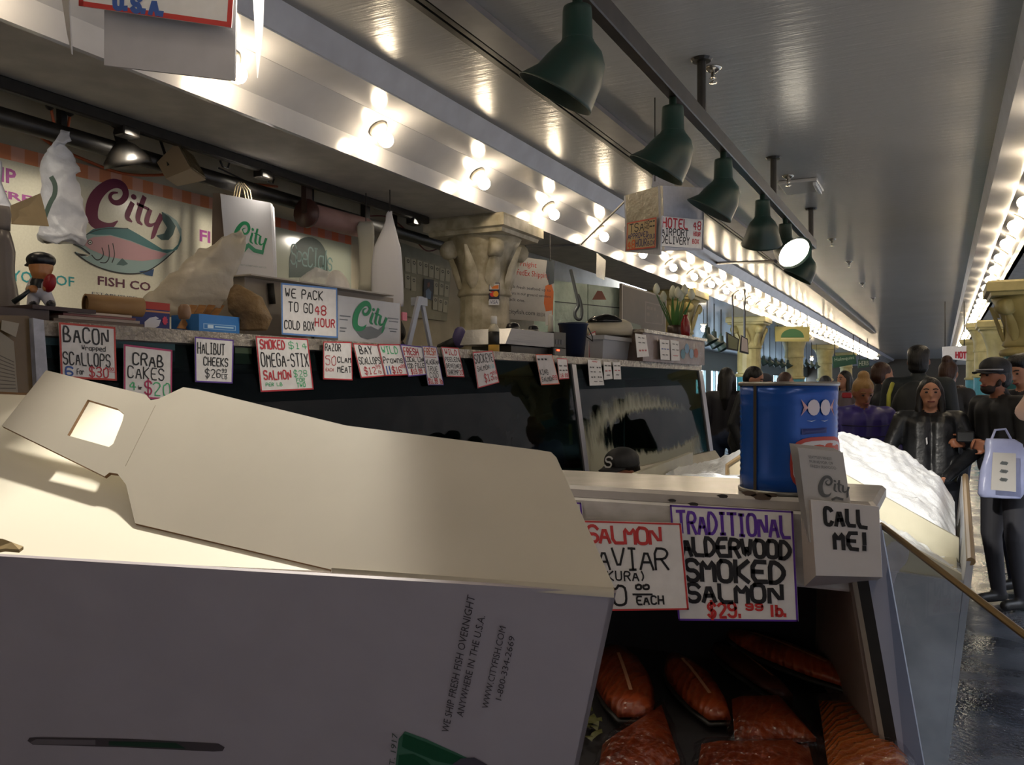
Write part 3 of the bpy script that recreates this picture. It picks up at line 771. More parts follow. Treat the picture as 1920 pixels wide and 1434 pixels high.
# paper towel roller
pa, pb = atX(575, 400, -3.735), atX(685, 428, -3.735)
rr = thing('paper_roller', 'pink paper roll on a dark roller bracket under the soffit', 'paper roll', (pa + pb) / 2)
MB().tube([pa, pb], .075, 18).build('paper_roll', mat('pink_paper', '#9C7A74', .6, var=(6, '#7E5E5A', .6)), rr, True)
MB().tube([pa + (pa - pb) * .03, pa + (pb - pa) * .02], .095, 18).build('end_disc', mat('roller_disc', '#4A2E2A', .4), rr, True)
MB().span(pa + Vector((-.02, -.03, 0)), pa + Vector((.02, .03, .3))).build('bracket', mat('roller_bracket', '#3A2A24', .4), rr)
MB().span(pb + Vector((-.02, -.03, 0)), pb + Vector((.02, .03, .25))).build('bracket', BLK, rr)

# ---- hanging bags
PLW = mat('white_plastic_bag', '#C8CAD2', 0.4, var=(10, '#AAACB6', .6), bump=(22, .7))
t = 4.05
wb = loft_px(smoothrows([(248, 112, 130), (262, 106, 130), (275, 101, 124), (290, 95, 134), (310, 80, 146), (340, 70, 150), (370, 78, 152), (400, 80, 155), (430, 72, 160), (446, 68, 163), (455, 84, 158)], 4), t, .5, 24, .03, 10).jitter(.014, 26).jitter(.006, 60).build('plastic_bag', PLW, None, True)
tag(wb, 'full white plastic bag tied with orange strings in front of the fish sign', 'plastic bag')
Mb = Map(*quad(lambda u, v: atT(u, v, t - .19), (80, 330), (120, 330), (120, 410), (80, 410)))
gm = MB(); ribbon(gm, chaikin([(.45, .05), (.62, .2), (.6, .45), (.4, .6), (.2, .85), (.1, 1.0)], 2), [.006] + [.014] * 24, Mb, .004) if False else ribbon(gm, chaikin([(.45, .05), (.62, .2), (.6, .45), (.4, .6), (.2, .85), (.1, 1.0)], 2), .011, Mb, .004)
gm.build('green_print', ink('#2E4A40'), wb)
tag(loft_px(smoothrows([(300, -40, 2), (340, -45, 4), (375, -40, 16), (395, -30, 24)], 3), 3.9, .5, 14, .02, 9).build('plastic_bag', PLW, None, True), 'white plastic bag cut off by the left picture edge', 'plastic bag')
KRAFT = mat('kraft_tan', '#8C7A5C', .65, var=(12, '#76664C', .5))
c_, _ = slab([atT(20, 385, 3.7), atT(76, 362, 3.8), atT(92, 424, 3.8), atT(22, 420, 3.7)], KRAFT, 'cardboard_flap', .005); tag(c_, 'loose tan cardboard flap behind the tied plastic bag', 'cardboard')
tag(loft_px(smoothrows([(385, -30, 18), (400, -30, 22), (415, -30, 22), (432, -30, 20)], 2), 3.3, .5, 12, .008, 12).build('paper_bundle', mat('grey_paper', '#77706C', .6), None, True), 'grey wrapped bundle on top of the grey carton at the left edge', 'bundle')
tag(loft_px(smoothrows([(432, -60, 14), (470, -60, 24), (520, -60, 26), (560, -60, 30), (595, -60, 34)], 2), 3.2, .35, 14, .008, 8, squ=5).build('grey_carton', mat('grey_wrap', '#6E6868', .35, var=(5, '#56504E', .6)), None, True), 'tall grey film wrapped carton at the left picture edge', 'carton')
# hanging paper shopping bags with the green script
BAGP = mat('bag_paper_white', '#CFCFD6', .5, bump=(7, .12)); t = 5.15
pbg = thing('paper_bag', 'white paper shopping bag with the green script hanging from the rail', 'paper bag', atT(462, 545, t), 'hanging paper bags')
TL, TR, BR_, BL = quad(lambda u, v: atT(u, v, t), (413, 363), (507, 380), (515, 545), (428, 537))
nB = (BL - TL).cross(TR - TL).normalized(); nB = nB if nB.dot(CAM - TL) > 0 else -nB
MBg = Map(TL, TR, BR_, BL)
MB().prism(MBg.p, -MBg.n * .05).build('bag_body', BAGP, pbg)
city_logo(MBg, (.2, .26, .88, .58), '#1F8A5C', pbg)
sal = MB(); ribbon(sal, [(.4, .58), (.5, .52), (.62, .57), (.78, .58)], .012, MBg, .0016); sal.build('fish_print', ink('#3E9272'), pbg)
for k in range(4):
    printed('SEATTLE FINEST FRESH SEAFOOD', MBg, (.3 + .02 * k, .74 + k * .035, .85 - .02 * k, .757 + k * .035), '#8FA0A4', pbg) if k == 0 else None
HANDLE = mat('twisted_handle', '#9A8A6E', .6)
for k in range(3):
    x0, x1 = .25 + k * .05, .5 + k * .06
    MB().tube([MBg(x0, .02, -.01), MBg(x0 + .05, -.12, -.02), MBg(x0 + .12, -.17, -.02), MBg(x1 - .04, -.1, -.02), MBg(x1, .02, -.01)], .004, 5).build('handle', HANDLE, pbg)
for k in range(3):
    b_, Mk = slab(quad(lambda u, v: atT(u, v, t + .05 + .05 * k), (399 + 5 * k, 362), (414 + 5 * k, 363), (426 + 4 * k, 500), (396 + 5 * k, 500)), mat('bag_side_tan', '#8A7868', .6), 'paper_bag', .02)
    tag(b_, 'brown paper bag folded behind the white script bag, seen edge on', 'paper bag', 'folded brown bags')
b_ = loft_px([(388, 500, 514), (400, 498, 515), (470, 505, 518), (540, 505, 520)], t + .12, .2, 8, squ=6).build('paper_bag', BAGP, None); tag(b_, 'plain white paper bag just behind the green script bag', 'paper bag')
# two white sheet bags hanging over the counter
b_ = loft_px(smoothrows([(395, 727, 735), (402, 723, 735), (415, 722, 738), (440, 712, 745), (465, 700, 752), (500, 697, 755), (560, 696, 757), (575, 697, 756)], 2), 5.9, .22, 16, .006, 6, squ=3).build('plastic_bag', BAGP, None, True)
tag(b_, 'narrow white plastic bag with a gathered top hanging left of the tag board', 'plastic bag')
p = atT(731, 397, 5.9); MB().tube([p, Vector((p.x, p.y, 2.87))], .004, 5).build('hang_cord', WIRE, b_)
b_ = loft_px(smoothrows([(415, 674, 698), (425, 668, 702), (445, 672, 702), (480, 674, 700), (520, 675, 700), (545, 672, 698)], 2), 6.0, .3, 14, .006, 6, squ=3).build('plastic_bag', mat('bag_cream', '#C4C2B4', .5), None, True)
tag(b_, 'cream paper bag hanging to the left of the gathered white bag', 'paper bag')
p = atT(686, 417, 6.0); MB().tube([p, Vector((p.x, p.y, 2.87))], .004, 5).build('hang_cord', WIRE, b_)

# ================================================================== THE GLASS COUNTER
STEEL = mat('brushed_steel', '#8E8E90', .32, metal=.85, bump=(60, .1, (1, .05, 1)))
ALU = mat('aluminium_frame', '#A9A9AE', .35, metal=.6)
FOIL = mat('crinkled_tape', '#9C9488', .22, metal=.25, var=(30, '#6E665E', .7), bump=(70, .8))
DARK = mat('case_dark', '#1B2426', .35)
def cbox(mb, s0, s1, n0, n1, z0, z1):
    return mb.hexa([cpt(s, n, z) for z in (z0, z1) for s, n in ((s0, n0), (s0, n1), (s1, n1), (s1, n0))])
SA, SB = 1.35, 7.78
ZT, ZG = 1.695, 0.92
dc = thing('display_case', 'long glass fronted fish display case under the row of price signs', 'display case', cpt(4.6, -.35, 0))
cbox(MB(), SA, SB, -.8, 0.0, ZT - .045, ZT).build('top_shelf', FOIL, dc)
cbox(MB(), SA, SB, -.8, -.02, ZT - .13, ZT - .046).build('shelf_rail', mat('shelf_rail_grey', '#6C6A68', .4, var=(4, '#4A4846', .7)), dc)
for k, (s, w_) in enumerate(((1.84, .24), (2.34, .08), (1.6, .07))):
    cbox(MB(), s, s + w_, -.02, -.008, ZT - .11, ZT - .05).build('rail_label', (mat('label_pale', '#9AA6B8', .3), mat('label_cream', '#B8A888', .4), mat('label_pale', '#9AA6B8', .3))[k], dc)
cbox(MB(), SA, SB, -.78, .1, ZG - .14, ZG - .1).build('display_deck', STEEL, dc)
cbox(MB(), SA, SB, -.8, -.76, ZG - .1, ZT - .13).build('back_panel', mat('case_back', '#2C3B3C', .25, var=(3, '#1E2A2C', .6)), dc)
SILL = mat('case_sill_cream', '#BDB6A0', .45, var=(6, '#9C947C', .4))
MB().hexa([cpt(s, n, z) for z, nn in ((ZG - .14, (.08, .22)), (ZG + .0, (.06, .12))) for s, n in ((SA, nn[0]), (SA, nn[1]), (SB + .02, nn[1]), (SB + .02, nn[0]))]).build('sill', SILL, dc)
MB().hexa([cpt(s, n, z) for z, nn in ((ZG - .24, (.05, .16)), (ZG - .141, (.05, .21))) for s, n in ((SA, nn[0]), (SA, nn[1]), (SB, nn[1]), (SB, nn[0]))]).build('bumper', BLK, dc)
cbox(MB(), SA, SB, -.75, .05, .0, ZG - .24).build('base', mat('case_base_dark', '#2E2C2B', .5), dc)
SD = 5.12      # divider between the clear and the fogged pane
def pane(s0, s1, m):
    return MB().hexa([cpt(s, n, z) for z, n0 in ((ZG, .095), (ZT - .05, -.005)) for s, n in ((s0, n0 - .006), (s0, n0), (s1, n0), (s1, n0 - .006))]).build('glass_pane', m, dc)
pane(SA, SD - .03, glass_mat('case_glass', '#9CB0AE', .022, .02))
def fog(nt, base):
    N = nt.nodes; L = nt.links
    tc = N.new('ShaderNodeTexCoord'); sp = N.new('ShaderNodeSeparateXYZ'); L.new(tc.outputs['Generated'], sp.inputs[0])
    def M(op, a, b=None, c=None):
        n = N.new('ShaderNodeMath'); n.operation = op
        for i, q in enumerate((a, b, c)):
            if q is None: continue
            if isinstance(q, (int, float)): n.inputs[i].default_value = q
            else: L.new(q, n.inputs[i])
        return n.outputs[0]
    mp = N.new('ShaderNodeMapping'); mp.inputs['Scale'].default_value = (1, 22, 1.6); L.new(tc.outputs['Generated'], mp.inputs[0])
    nz = N.new('ShaderNodeTexNoise'); nz.inputs['Scale'].default_value = 2.2; nz.inputs['Detail'].default_value = 6; L.new(mp.outputs[0], nz.inputs['Vector'])
    y, z = sp.outputs['Y'], sp.outputs['Z']
    # condensation: an arched bank of mist with a wiped patch, dripping edges
    e1 = M('ADD', M('POWER', M('MULTIPLY', M('SUBTRACT', y, .42), 1.9), 2), M('POWER', M('MULTIPLY', M('SUBTRACT', z, .1), 1.55), 2))
    drip = M('MULTIPLY', M('SUBTRACT', nz.outputs['Fac'], .5), .7)
    inside = M('SUBTRACT', 1.0, M('ADD', e1, drip)); inside = M('MULTIPLY', inside, 2.2)
    mr = N.new('ShaderNodeClamp'); L.new(inside, mr.inputs[0])
    e2 = M('ADD', M('POWER', M('MULTIPLY', M('SUBTRACT', y, .52), 2.3), 2), M('POWER', M('MULTIPLY', M('SUBTRACT', z, .34), 4.2), 2))
    wiped = M('MULTIPLY', M('SUBTRACT', M('ADD', e2, M('MULTIPLY', drip, 1.6)), .75), 3.0)
    mw = N.new('ShaderNodeClamp'); L.new(wiped, mw.inputs[0])
    fac = M('MULTIPLY', M('MULTIPLY', mr.outputs[0], mw.outputs[0]), .8)
    df = N.new('ShaderNodeBsdfDiffuse'); df.inputs[0].default_value = (*lin('#B9B8A4'), 1)
    mx = N.new('ShaderNodeMixShader'); L.new(fac, mx.inputs[0]); L.new(base, mx.inputs[1]); L.new(df.outputs[0], mx.inputs[2])
    return mx.outputs[0]
pane(SD + .03, SB - .1, glass_mat('case_glass_fogged', '#9CB0AE', .022, .02, fog))
MB().hexa([cpt(s, n, z) for z, n0 in ((ZG, .1), (ZT - .05, .0)) for s, n in ((SD - .03, n0 - .02), (SD - .03, n0 + .006), (SD + .03, n0 + .006), (SD + .03, n0 - .02))]).build('divider', ALU, dc)
MB().hexa([cpt(s, n, z) for z, n0 in ((ZG, .1), (ZT - .05, .0)) for s, n in ((SB - .1, n0 - .02), (SB - .1, n0 + .008), (SB, n0 + .008), (SB, n0 - .02))]).build('end_post', ALU, dc)
MB().hexa([cpt(s, n, z) for z, n0 in ((ZG, .08), (ZT - .05, -.02)) for s, n in ((SB - .01, -.75), (SB - .01, n0), (SB, n0), (SB, -.75))]).build('end_glass', MATS['case_glass'], dc)
# things lying in the case
ICE = mat('crushed_ice', '#E4EAF0', .35, var=(60, '#B8C4D0', .6), bump=(90, .9))
def heap(fn, nu, nv, amp, seed, name, m, parent=None, fine=26):
    g = []
    for i in range(nu + 1):
        row = []
        for j in range(nv + 1):
            p = fn(i / nu, j / nv)
            h = noise.fractal(p * 6 + Vector((seed, 0, 0)), 0.9, 2.0, 4) * amp + noise.noise(p * fine) * amp * .55
            row.append(p + UP * h)
        g.append(row)
    o = MB().sheet(g).build(name, m, parent, True); return o
ib = heap(lambda a, b: cpt(1.7 + a * 5.9, -.7 + b * .72, ZG - .09 + .03 * math.sin(b * 3)), 90, 14, .02, 3, 'ice_bed', ICE)
tag(ib, 'bed of crushed ice inside the glass display case', 'ice'); ib['kind'] = 'stuff'
SILV = mat('fish_skin_silver', '#7E8A90', .25, metal=.3, var=(14, '#3E4A50', .8))
FILL = mat('fillet_pink', '#B4604A', .35, var=(20, '#D8A080', .6, (1, 4, 1)))
def fish(p, L_, ang, m, name, label):
    d = Vector((math.cos(ang), math.sin(ang), 0)); s = Vector((-d.y, d.x, 0)); rings = []
    for x, w, h in ((0, .004, .004), (.04, .035, .03), (.15, .07, .05), (.4, .085, .06), (.7, .05, .04), (.85, .022, .03), (.93, .012, .06), (1, .006, .1)):
        c = p + d * L_ * (x - .5) + UP * .05
        rings.append([c + s * w * L_ * 1.2 * math.cos(k * math.pi / 5) + UP * h * L_ * math.sin(k * math.pi / 5) for k in range(10)])
    o = MB().loft(rings).build(name, m, None, True); return tag(o, label, 'fish', 'whole fish on ice')
fish(cpt(3.4, -.25, ZG - .03), .6, 1.3, SILV, 'whole_fish', 'silver whole fish on ice in the left pane of the case')
fish(cpt(4.2, -.3, ZG - .03), .65, 1.8, SILV, 'whole_fish', 'silver whole fish on ice near the divider of the case')
fish(cpt(5.9, -.28, ZG - .03), .6, 1.4, mat('red_fish', '#9C4A44', .3), 'whole_fish', 'red whole fish behind the fogged pane')
for k, s in enumerate((2.5, 3.75, 4.65)):
    ty = thing('steel_tray', ('steel tray under the crab cakes sign inside the case', 'steel tray left of the case divider under the cod signs', 'steel tray next to the case divider under the sockeye sign')[k], 'tray', cpt(s, -.2, ZG - .04), 'trays in the case')
    cbox(MB(), s - .22, s + .22, -.38, .0, ZG - .03, ZG - .01).build('tray_base', STEEL, ty)
    for q in ((s - .23, s - .21, -.39, .01), (s + .21, s + .23, -.39, .01), (s - .23, s + .23, -.4, -.38), (s - .23, s + .23, .0, .02)):
        cbox(MB(), *q, ZG - .03, ZG + .03).build('tray_rim', STEEL, ty)
    for j in range(3):
        f_ = MB().lathe([(.01, -.01), (.05, -.008), (.055, .006), (.04, .018), (.005, .02)], cpt(s - .13 + j * .13, -.2, ZG + .0), 12, Matrix.Diagonal(Vector((2.2, 1.0, 1.0))).to_3x3()).build('fish_fillet', FILL, None, True)
        tag(f_, 'pale pink fish fillet lying on a steel tray in the case', 'fillet', 'fillets on trays in the case')
# raised block at the far end of the counter
rb = thing('raised_cabinet', 'raised film wrapped block at the far end of the counter below the tulips', 'cabinet', cpt(7.0, -.25, ZT))
WRAP = mat('wrapped_brown', '#6E5A50', .2, var=(7, '#8A7A74', .8), bump=(20, .4))
ZR = 1.915
cbox(MB(), 6.28, SB + .02, -.6, .02, ZT + .001, ZR).build('body', WRAP, rb)
cbox(MB(), 6.26, SB + .04, -.62, .04, ZR, ZR + .025).build('lid', FOIL, rb)
for k, (s, z, hx) in enumerate(((6.75, 1.82, '#2A4AA8'), (6.68, 1.84, '#B03A34'), (7.3, 1.83, '#7EA8C8'), (7.42, 1.79, '#8FB4D0'), (7.55, 1.8, '#B0563E'), (7.2, 1.78, '#5E8EA0'))):
    o = MB(); c = cpt(s, .0225, z); o.add([c + CD * .05 * math.cos(q * .785) * (1.2 if k > 1 else .8) + UP * .045 * math.sin(q * .785) for q in range(8)], [tuple(range(8))]); o.build('fish_print', ink(hx), rb)
# left end: brown panel with paper list and a white post
le = thing('end_stand', 'brown film wrapped stand with a white post at the left end of the case', 'stand', atC(30, 735, .1))
pts = quad(lambda u, v: atC(u, v, .12), (-40, 590), (52, 592), (66, 605), (68, 740), (-40, 745))
MB().prism(pts, -CN * .18).build('panel', mat('brown_wrap', '#5E4C36', .18, var=(5, '#7A6848', .7)), le)
pts = quad(lambda u, v: atC(u, v, .14), (62, 596), (82, 600), (93, 740), (70, 740))
MB().prism(pts, -CN * .05).build('post', mat('post_white', '#B9BCC8', .35, var=(30, '#7E8088', .5)), le)
pl, Mpl = slab(quad(lambda u, v: atC(u, v, .13), (-20, 608), (26, 640), (34, 740), (-20, 740)), mat('list_paper', '#8E8678', .6), 'paper_list', .002); tag(pl, 'long paper list fixed to the brown stand at the left edge', 'paper')
ls = MB()
for k in range(9): ribbon(ls, [(.3, .38 + k * .065), (.92, .4 + k * .06)], .0012, Mpl, .001)
ls.build('ruled_line', ink('#5A5248'), pl)
pl, _ = slab(quad(lambda u, v: atC(u, v, .136), (4, 600), (36, 606), (30, 632), (2, 618)), mat('list_paper_2', '#9A9284', .6), 'paper_slip', .002); tag(pl, 'folded paper slip above the long list on the brown stand', 'paper')

# ---- price signs along the shelf edge
K, RD, BL_, GR, PU, OR = '#1E1E22', '#B8323C', '#3A5EA8', '#4CB47A', '#5A3A94', '#C85A3A'
def csign(lb, px, bord, items, n=.02, bw=.006, grp='price signs on the counter edge', m=None):
    return card('price_sign', lb, 'sign', quad(lambda u, v: atC(u, v, n), *px), bord, items, m, grp, bw=bw)
FOILC = mat('card_in_film', '#D8D2D0', .12, var=(9, '#B8B2B0', .6), bump=(18, .3))
w1, w2 = .0038, .0028
csign('white bacon wrapped scallops price sign with a red border', [(110, 604), (216, 613), (219, 714), (114, 708)], '#C0453C',
  [('BACON', (.07, .07, .86, .34), K, w1), ('Wrapped', (.38, .385, .8, .47), K, .0016), ('SCALLOPS', (.05, .525, .88, .75), K, w2), ('6', (.08, .79, .2, .95), BL_, w1), ('For', (.28, .82, .4, .92), K, .0016), ('$30', (.5, .77, .84, .95), RD, w2), ('00', (.86, .76, .94, .81), RD, .0014), ('_', (.84, .80, .97, .84), RD, .0016)])
csign('white crab cakes price sign with a magenta border', [(232, 645), (323, 656), (322, 750), (232, 745)], '#B03A6A',
  [('CRAB', (.18, .14, .8, .36), K, w1), ('CAKES', (.08, .4, .82, .62), K, w2), ('4', (.1, .68, .24, .85), GR, w2), ('for', (.28, .76, .36, .83), K, .0014), ('$', (.42, .66, .56, .92), '#B02E5A', w1), ('20', (.6, .68, .95, .93), GR, w2)])
csign('white halibut cheeks price sign with a purple border', [(365, 631), (438, 637), (436, 719), (366, 716)], PU,
  [('HALIBUT', (.07, .12, .76, .36), K, w2), ('CHEEKS', (.22, .44, .85, .62), K, w2), ('$26', (.26, .7, .66, .88), K, .0022), ('99', (.7, .68, .82, .76), K, .0014), ('_', (.68, .76, .86, .8), K, .0014), ('LB', (.7, .8, .84, .9), K, .0014)], bw=.005)
csign('white smoked omega sticks salmon price sign with a red border', [(479, 630), (577, 635), (588, 730), (489, 735)], RD,
  [('SMOKED', (.07, .06, .52, .22), RD, .0042), ('$14', (.6, .08, .95, .2), GR, .002), ('OMEGA-STIX', (.06, .3, .95, .54), K, .0034), ('SALMON', (.08, .62, .58, .78), RD, .0042), ('$28', (.64, .62, .9, .74), GR, .002), ('FOR', (.68, .77, .84, .84), GR, .002), ('TWO', (.68, .86, .84, .94), GR, .0024), ('PER', (.1, .84, .24, .9), GR, .0016), ('LB', (.3, .84, .4, .9), GR, .0016)])
csign('white razor clam meat price sign with a red border', [(606, 640), (659, 641), (661, 713), (606, 711)], RD,
  [('RAZOR', (.06, .06, .6, .24), K, w2), ('50', (.08, .38, .42, .62), RD, .0022), ('CLAM', (.48, .4, .95, .54), K, w2), ('MEAT', (.48, .64, .95, .8), K, w2), ('EACH', (.08, .7, .34, .78), RD, .0014)], bw=.005)
csign('white bay scallops price sign leaning with a red border', [(661, 643), (708, 646), (722, 705), (677, 709)], RD,
  [('BAY', (.2, .07, .7, .3), K, .0034), ('SCALLOPS', (.08, .4, .94, .6), K, .0024), ('$12', (.2, .7, .66, .9), RD, w2), ('99', (.7, .64, .88, .74), RD, .0018), ('lb', (.74, .8, .88, .9), RD, .0018)], .022)
csign('white wild prawns price sign with green lettering', [(708, 645), (750, 645), (765, 703), (722, 705)], RD,
  [('WILD', (.12, .08, .8, .3), GR, .0034), ('Prawns', (.08, .4, .92, .6), K, .0028), ('$16', (.36, .72, .76, .92), RD, .0032), ('99', (.78, .66, .94, .76), RD, .002), ('||', (.1, .7, .3, .94), BL_, .005)], .026)
csign('white fresh local ling cod fillet price sign with a purple border', [(750, 645), (792, 650), (805, 702), (766, 706)], PU,
  [('FRESH', (.08, .1, .72, .32), RD, .0036), ('_', (.08, .3, .76, .38), RD, .0018), ('LOCAL LING', (.06, .4, .96, .54), K, .0026), ('COD FILLET', (.08, .6, .94, .74), K, .0026), ('$13.99 lb', (.18, .78, .94, .93), RD, .0028)], .03)
csign('tall white fresh Alaskan true cod price sign', [(791, 648), (818, 650), (832, 722), (803, 722)], PU,
  [('FRESH', (.08, .05, .86, .22), OR, .0034), ('_', (.08, .22, .84, .28), RD, .0018), ('ALASKAN', (.06, .34, .96, .46), K, .0022), ('TRUE', (.14, .52, .78, .64), K, .0022), ('COD', (.2, .68, .76, .8), K, .0022), ('$11.99 lb', (.06, .83, .94, .96), RD, .003)], .034, .004)
csign('white wild peeled and deveined shrimp price sign with a red border', [(827, 650), (859, 652), (871, 707), (838, 706)], RD,
  [('WILD', (.15, .08, .84, .25), RD, .0034), ('PEELED&', (.08, .34, .94, .48), K, .0024), ('DEVEINED', (.08, .56, .94, .7), K, .0024), ('SHRIMP', (.1, .76, .7, .92), K, .0024), ('20', (.74, .76, .95, .92), RD, .0026)], .022)
csign('white sockeye salmon price sign in shiny film with a red border', [(886, 660), (923, 657), (936, 717), (896, 728)], RD,
  [('SOCKEYE', (.04, .08, .94, .32), K, .0036), ('SALMON', (.1, .4, .66, .54), K, .0024), ('13', (.68, .42, .9, .52), '#5EB8C0', .002), ('$13', (.36, .66, .76, .88), RD, .0034), ('99', (.78, .62, .96, .72), RD, .0022), ('lb', (.78, .78, .94, .88), RD, .0022)], .024, m=FOILC)
csign('crinkled film covered king salmon price sign', [(1004, 664), (1035, 664), (1049, 720), (1015, 722)], OR,
  [('~~~', (.06, .1, .6, .26), K, .003), ('KING', (.06, .5, .5, .66), K, .0034), ('SALMON', (.08, .74, .7, .88), K, .003), ('99', (.7, .7, .94, .84), RD, .003)], .024, m=FOILC)
csign('small white price sign with a red line beside the case divider', [(1044, 671), (1063, 672), (1067, 710), (1049, 711)], RD,
  [('~~', (.1, .3, .9, .46), K, .003), ('~~~', (.1, .52, .92, .66), K, .0028), ('18.99', (.14, .74, .9, .9), RD, .0034)], .026)
csign('tall white two column price list, leftmost of three small ones', [(1102, 674), (1126, 676), (1133, 722), (1106, 723)], None,
  [('~', (.3, .02, .7, .12), RD, .003), ('~~ ~~', (.1, .24, .92, .36), K, .0026), ('~~ ~', (.12, .42, .9, .52), K, .0026), ('~~ ~~', (.14, .62, .9, .74), K, .0026), ('~~', (.3, .8, .9, .9), K, .0026)], .024)
csign('small white price list, middle of three small ones', [(1132, 678), (1145, 679), (1149, 710), (1133, 712)], None, [('~~', (.1, .15, .9, .3), K, .003), ('~~', (.15, .45, .85, .6), RD, .003), ('~', (.3, .7, .7, .84), K, .003)], .024)
csign('small white price list, rightmost of three small ones', [(1150, 679), (1163, 679), (1165, 711), (1151, 711)], None, [('~~', (.1, .15, .9, .28), K, .003), ('~~', (.15, .42, .85, .56), RD, .003), ('~', (.3, .68, .7, .82), K, .003)], .024)
csign('white price sign on the raised block, left of three', [(1191, 625), (1211, 628), (1217, 668), (1195, 670)], None, [('~~', (.2, .1, .8, .24), K, .003), ('~~', (.2, .32, .8, .44), K, .003), ('~~~', (.2, .64, .85, .82), RD, .0034)], .05)
csign('white price sign on the raised block, middle of three', [(1237, 636), (1255, 638), (1256, 675), (1239, 674)], None, [('~~', (.2, .12, .85, .26), K, .003), ('~~~', (.12, .4, .9, .54), BL_, .003), ('~~', (.2, .7, .8, .82), K, .003)], .05)
csign('white price sign on the raised block, right of three', [(1257, 637), (1273, 640), (1275, 676), (1259, 676)], None, [('~~', (.2, .12, .85, .26), K, .003), ('~~', (.14, .4, .9, .54), K, .003), ('~', (.2, .7, .8, .82), RD, .003)], .05)

# ================================================================== THINGS ON THE COUNTER SHELF
def cbx(mb, u0, u1, v0, v1, n0, n1, zb=None):
    """box on the shelf from its front outline in the photo: front face on plane n1, back on n0"""
    a = atC(u0, v0, n1); b = atC(u1, v1, n1)
    s0 = (a - C0).dot(CD); s1 = (b - C0).dot(CD)
    return cbox(mb, s0, s1, n0, n1, b.z if zb is None else zb, a.z), s0, s1, a.z
ZS = ZT + .001
KR2 = mat('kraft_tube', '#A07C50', .6, var=(9, '#86643C', .5))
st = thing('flat_board_stack', 'small stack of flat boards and papers under the cardboard tube', 'boards', cpt(1.83, -.12, ZS))
for k, (hx, z0, z1) in enumerate((('#6A5A50', ZS, ZS + .012), ('#9C8E84', ZS + .013, ZS + .022), ('#7E4A44', ZS + .023, ZS + .03), ('#B8A898', ZS + .031, ZS + .038))):
    cbox(MB(), 1.68 + .015 * k, 1.99 - .015 * k, -.26, -.05, z0, z1).build('board', mat('board_%d' % k, hx, .5), st)
# cardboard tube
pa, pb = atC(160, 577, -.12), atC(266, 579, -.08); zc = ZS + .039 + .032; pa.z = zc; pb.z = zc
ax = (pb - pa).normalized(); R3 = ax.to_track_quat('Z', 'Y').to_matrix(); LL = (pb - pa).length
tb_ = MB().lathe([(.026, 0), (.032, 0), (.032, LL), (.026, LL), (.026, .01)], pa, 24, R3, cap=False).build('cardboard_tube', KR2, None, True)
tag(tb_, 'hollow brown cardboard tube lying on the counter shelf', 'cardboard tube')
# glove box
gb = thing('glove_box', 'blue and red glove box with a white glove print beside the cardboard tube', 'box', cpt(2.7, -.2, ZS))
_, s0, s1, zt = cbx(MB(), 283, 332, 566, 610, -.3, -.1, ZS)
cbox(MB(), s0 - .1, s1, -.3, -.14, ZS, zt + .005).build('carton', ink('#26306E'), gb)
Mg = Map(cpt(s0 - .1, -.139, zt + .005), cpt(s1, -.139, zt + .005), cpt(s1, -.139, ZS), cpt(s0 - .1, -.139, ZS))
fill(Mg, (0, .0, 1, .26), '#B0382E', gb, 'red_band'); fill(Mg, (0, .3, 1, .36), '#C88A5A', gb, 'orange_line')
flat(Mg, [(.5, .9), (.5, .72), (.6, .56), (.72, .5), (.78, .56), (.72, .62), (.82, .6), (.78, .82), (.66, .95)], '#D4D4DC', gb, 'glove_print', .0012)
flat(Mg, [(.9 + .06 * math.cos(k * .4) * (1 if k % 2 else .75), .62 + .17 * math.sin(k * .4) * (1 if k % 2 else .75)) for k in range(16)], '#C83A5A', gb, 'star_print', .0012)
# wooden slats
for k in range(4):
    a = atC(338 + 14 * k, 607, -.12 - .02 * k); b = atC(362 + 17 * k, 572, -.2 - .02 * k); a.z = ZS + .012
    d = (b - a).normalized(); w = CD * .016
    o = MB().prism([a - w, a + w, b + w, b - w], CN * .007 ).build('wood_slat', mat('wood_slat', '#9A6A34', .55, var=(20, '#7A4E24', .6, (1, 1, 6))), None)
    tag(o, 'thin brown wooden slat leaning between the glove box and the blue box', 'wood slat', 'wooden slats on the counter')
# blue box
bb = thing('blue_box', 'small bright blue printed box on the shelf edge above the halibut sign', 'box', cpt(3.0, -.1, ZS))
_, s0, s1, zt = cbx(MB(), 373, 449, 588, 622, -.2, -.07, ZS)
cbox(MB(), s0, s1, -.22, -.07, ZS, zt).build('carton', ink('#2A72B8'), bb)
Mg = Map(cpt(s0, -.0695, zt), cpt(s1, -.0695, zt), cpt(s1, -.0695, ZS), cpt(s0, -.0695, ZS))
fill(Mg, (.1, .5, .9, .8), '#8FB8DC', bb, 'label_frame', .0006); fill(Mg, (.12, .54, .88, .76), '#2A72B8', bb, 'label_panel', .0009); fill(Mg, (.2, .56, .34, .74), '#C8DCEC', bb, 'label_mark', .0012)
fill(Mg, (.38, .6, .84, .68), '#A8CCE4', bb, 'label_line', .0012)
# crumpled kraft bag
tag(loft_px(smoothrows([(538, 438, 452), (545, 430, 470), (560, 426, 492), (580, 428, 502), (598, 440, 508), (612, 446, 506), (620, 450, 502)], 3), 3.25, .5, 18, .016, 14).build('kraft_paper_bag', mat('kraft_bag', '#7E6440', .6, var=(14, '#5E482C', .7), bump=(30, .8)), None, True), 'crumpled brown kraft paper bag on the shelf beside the blue box', 'paper bag')
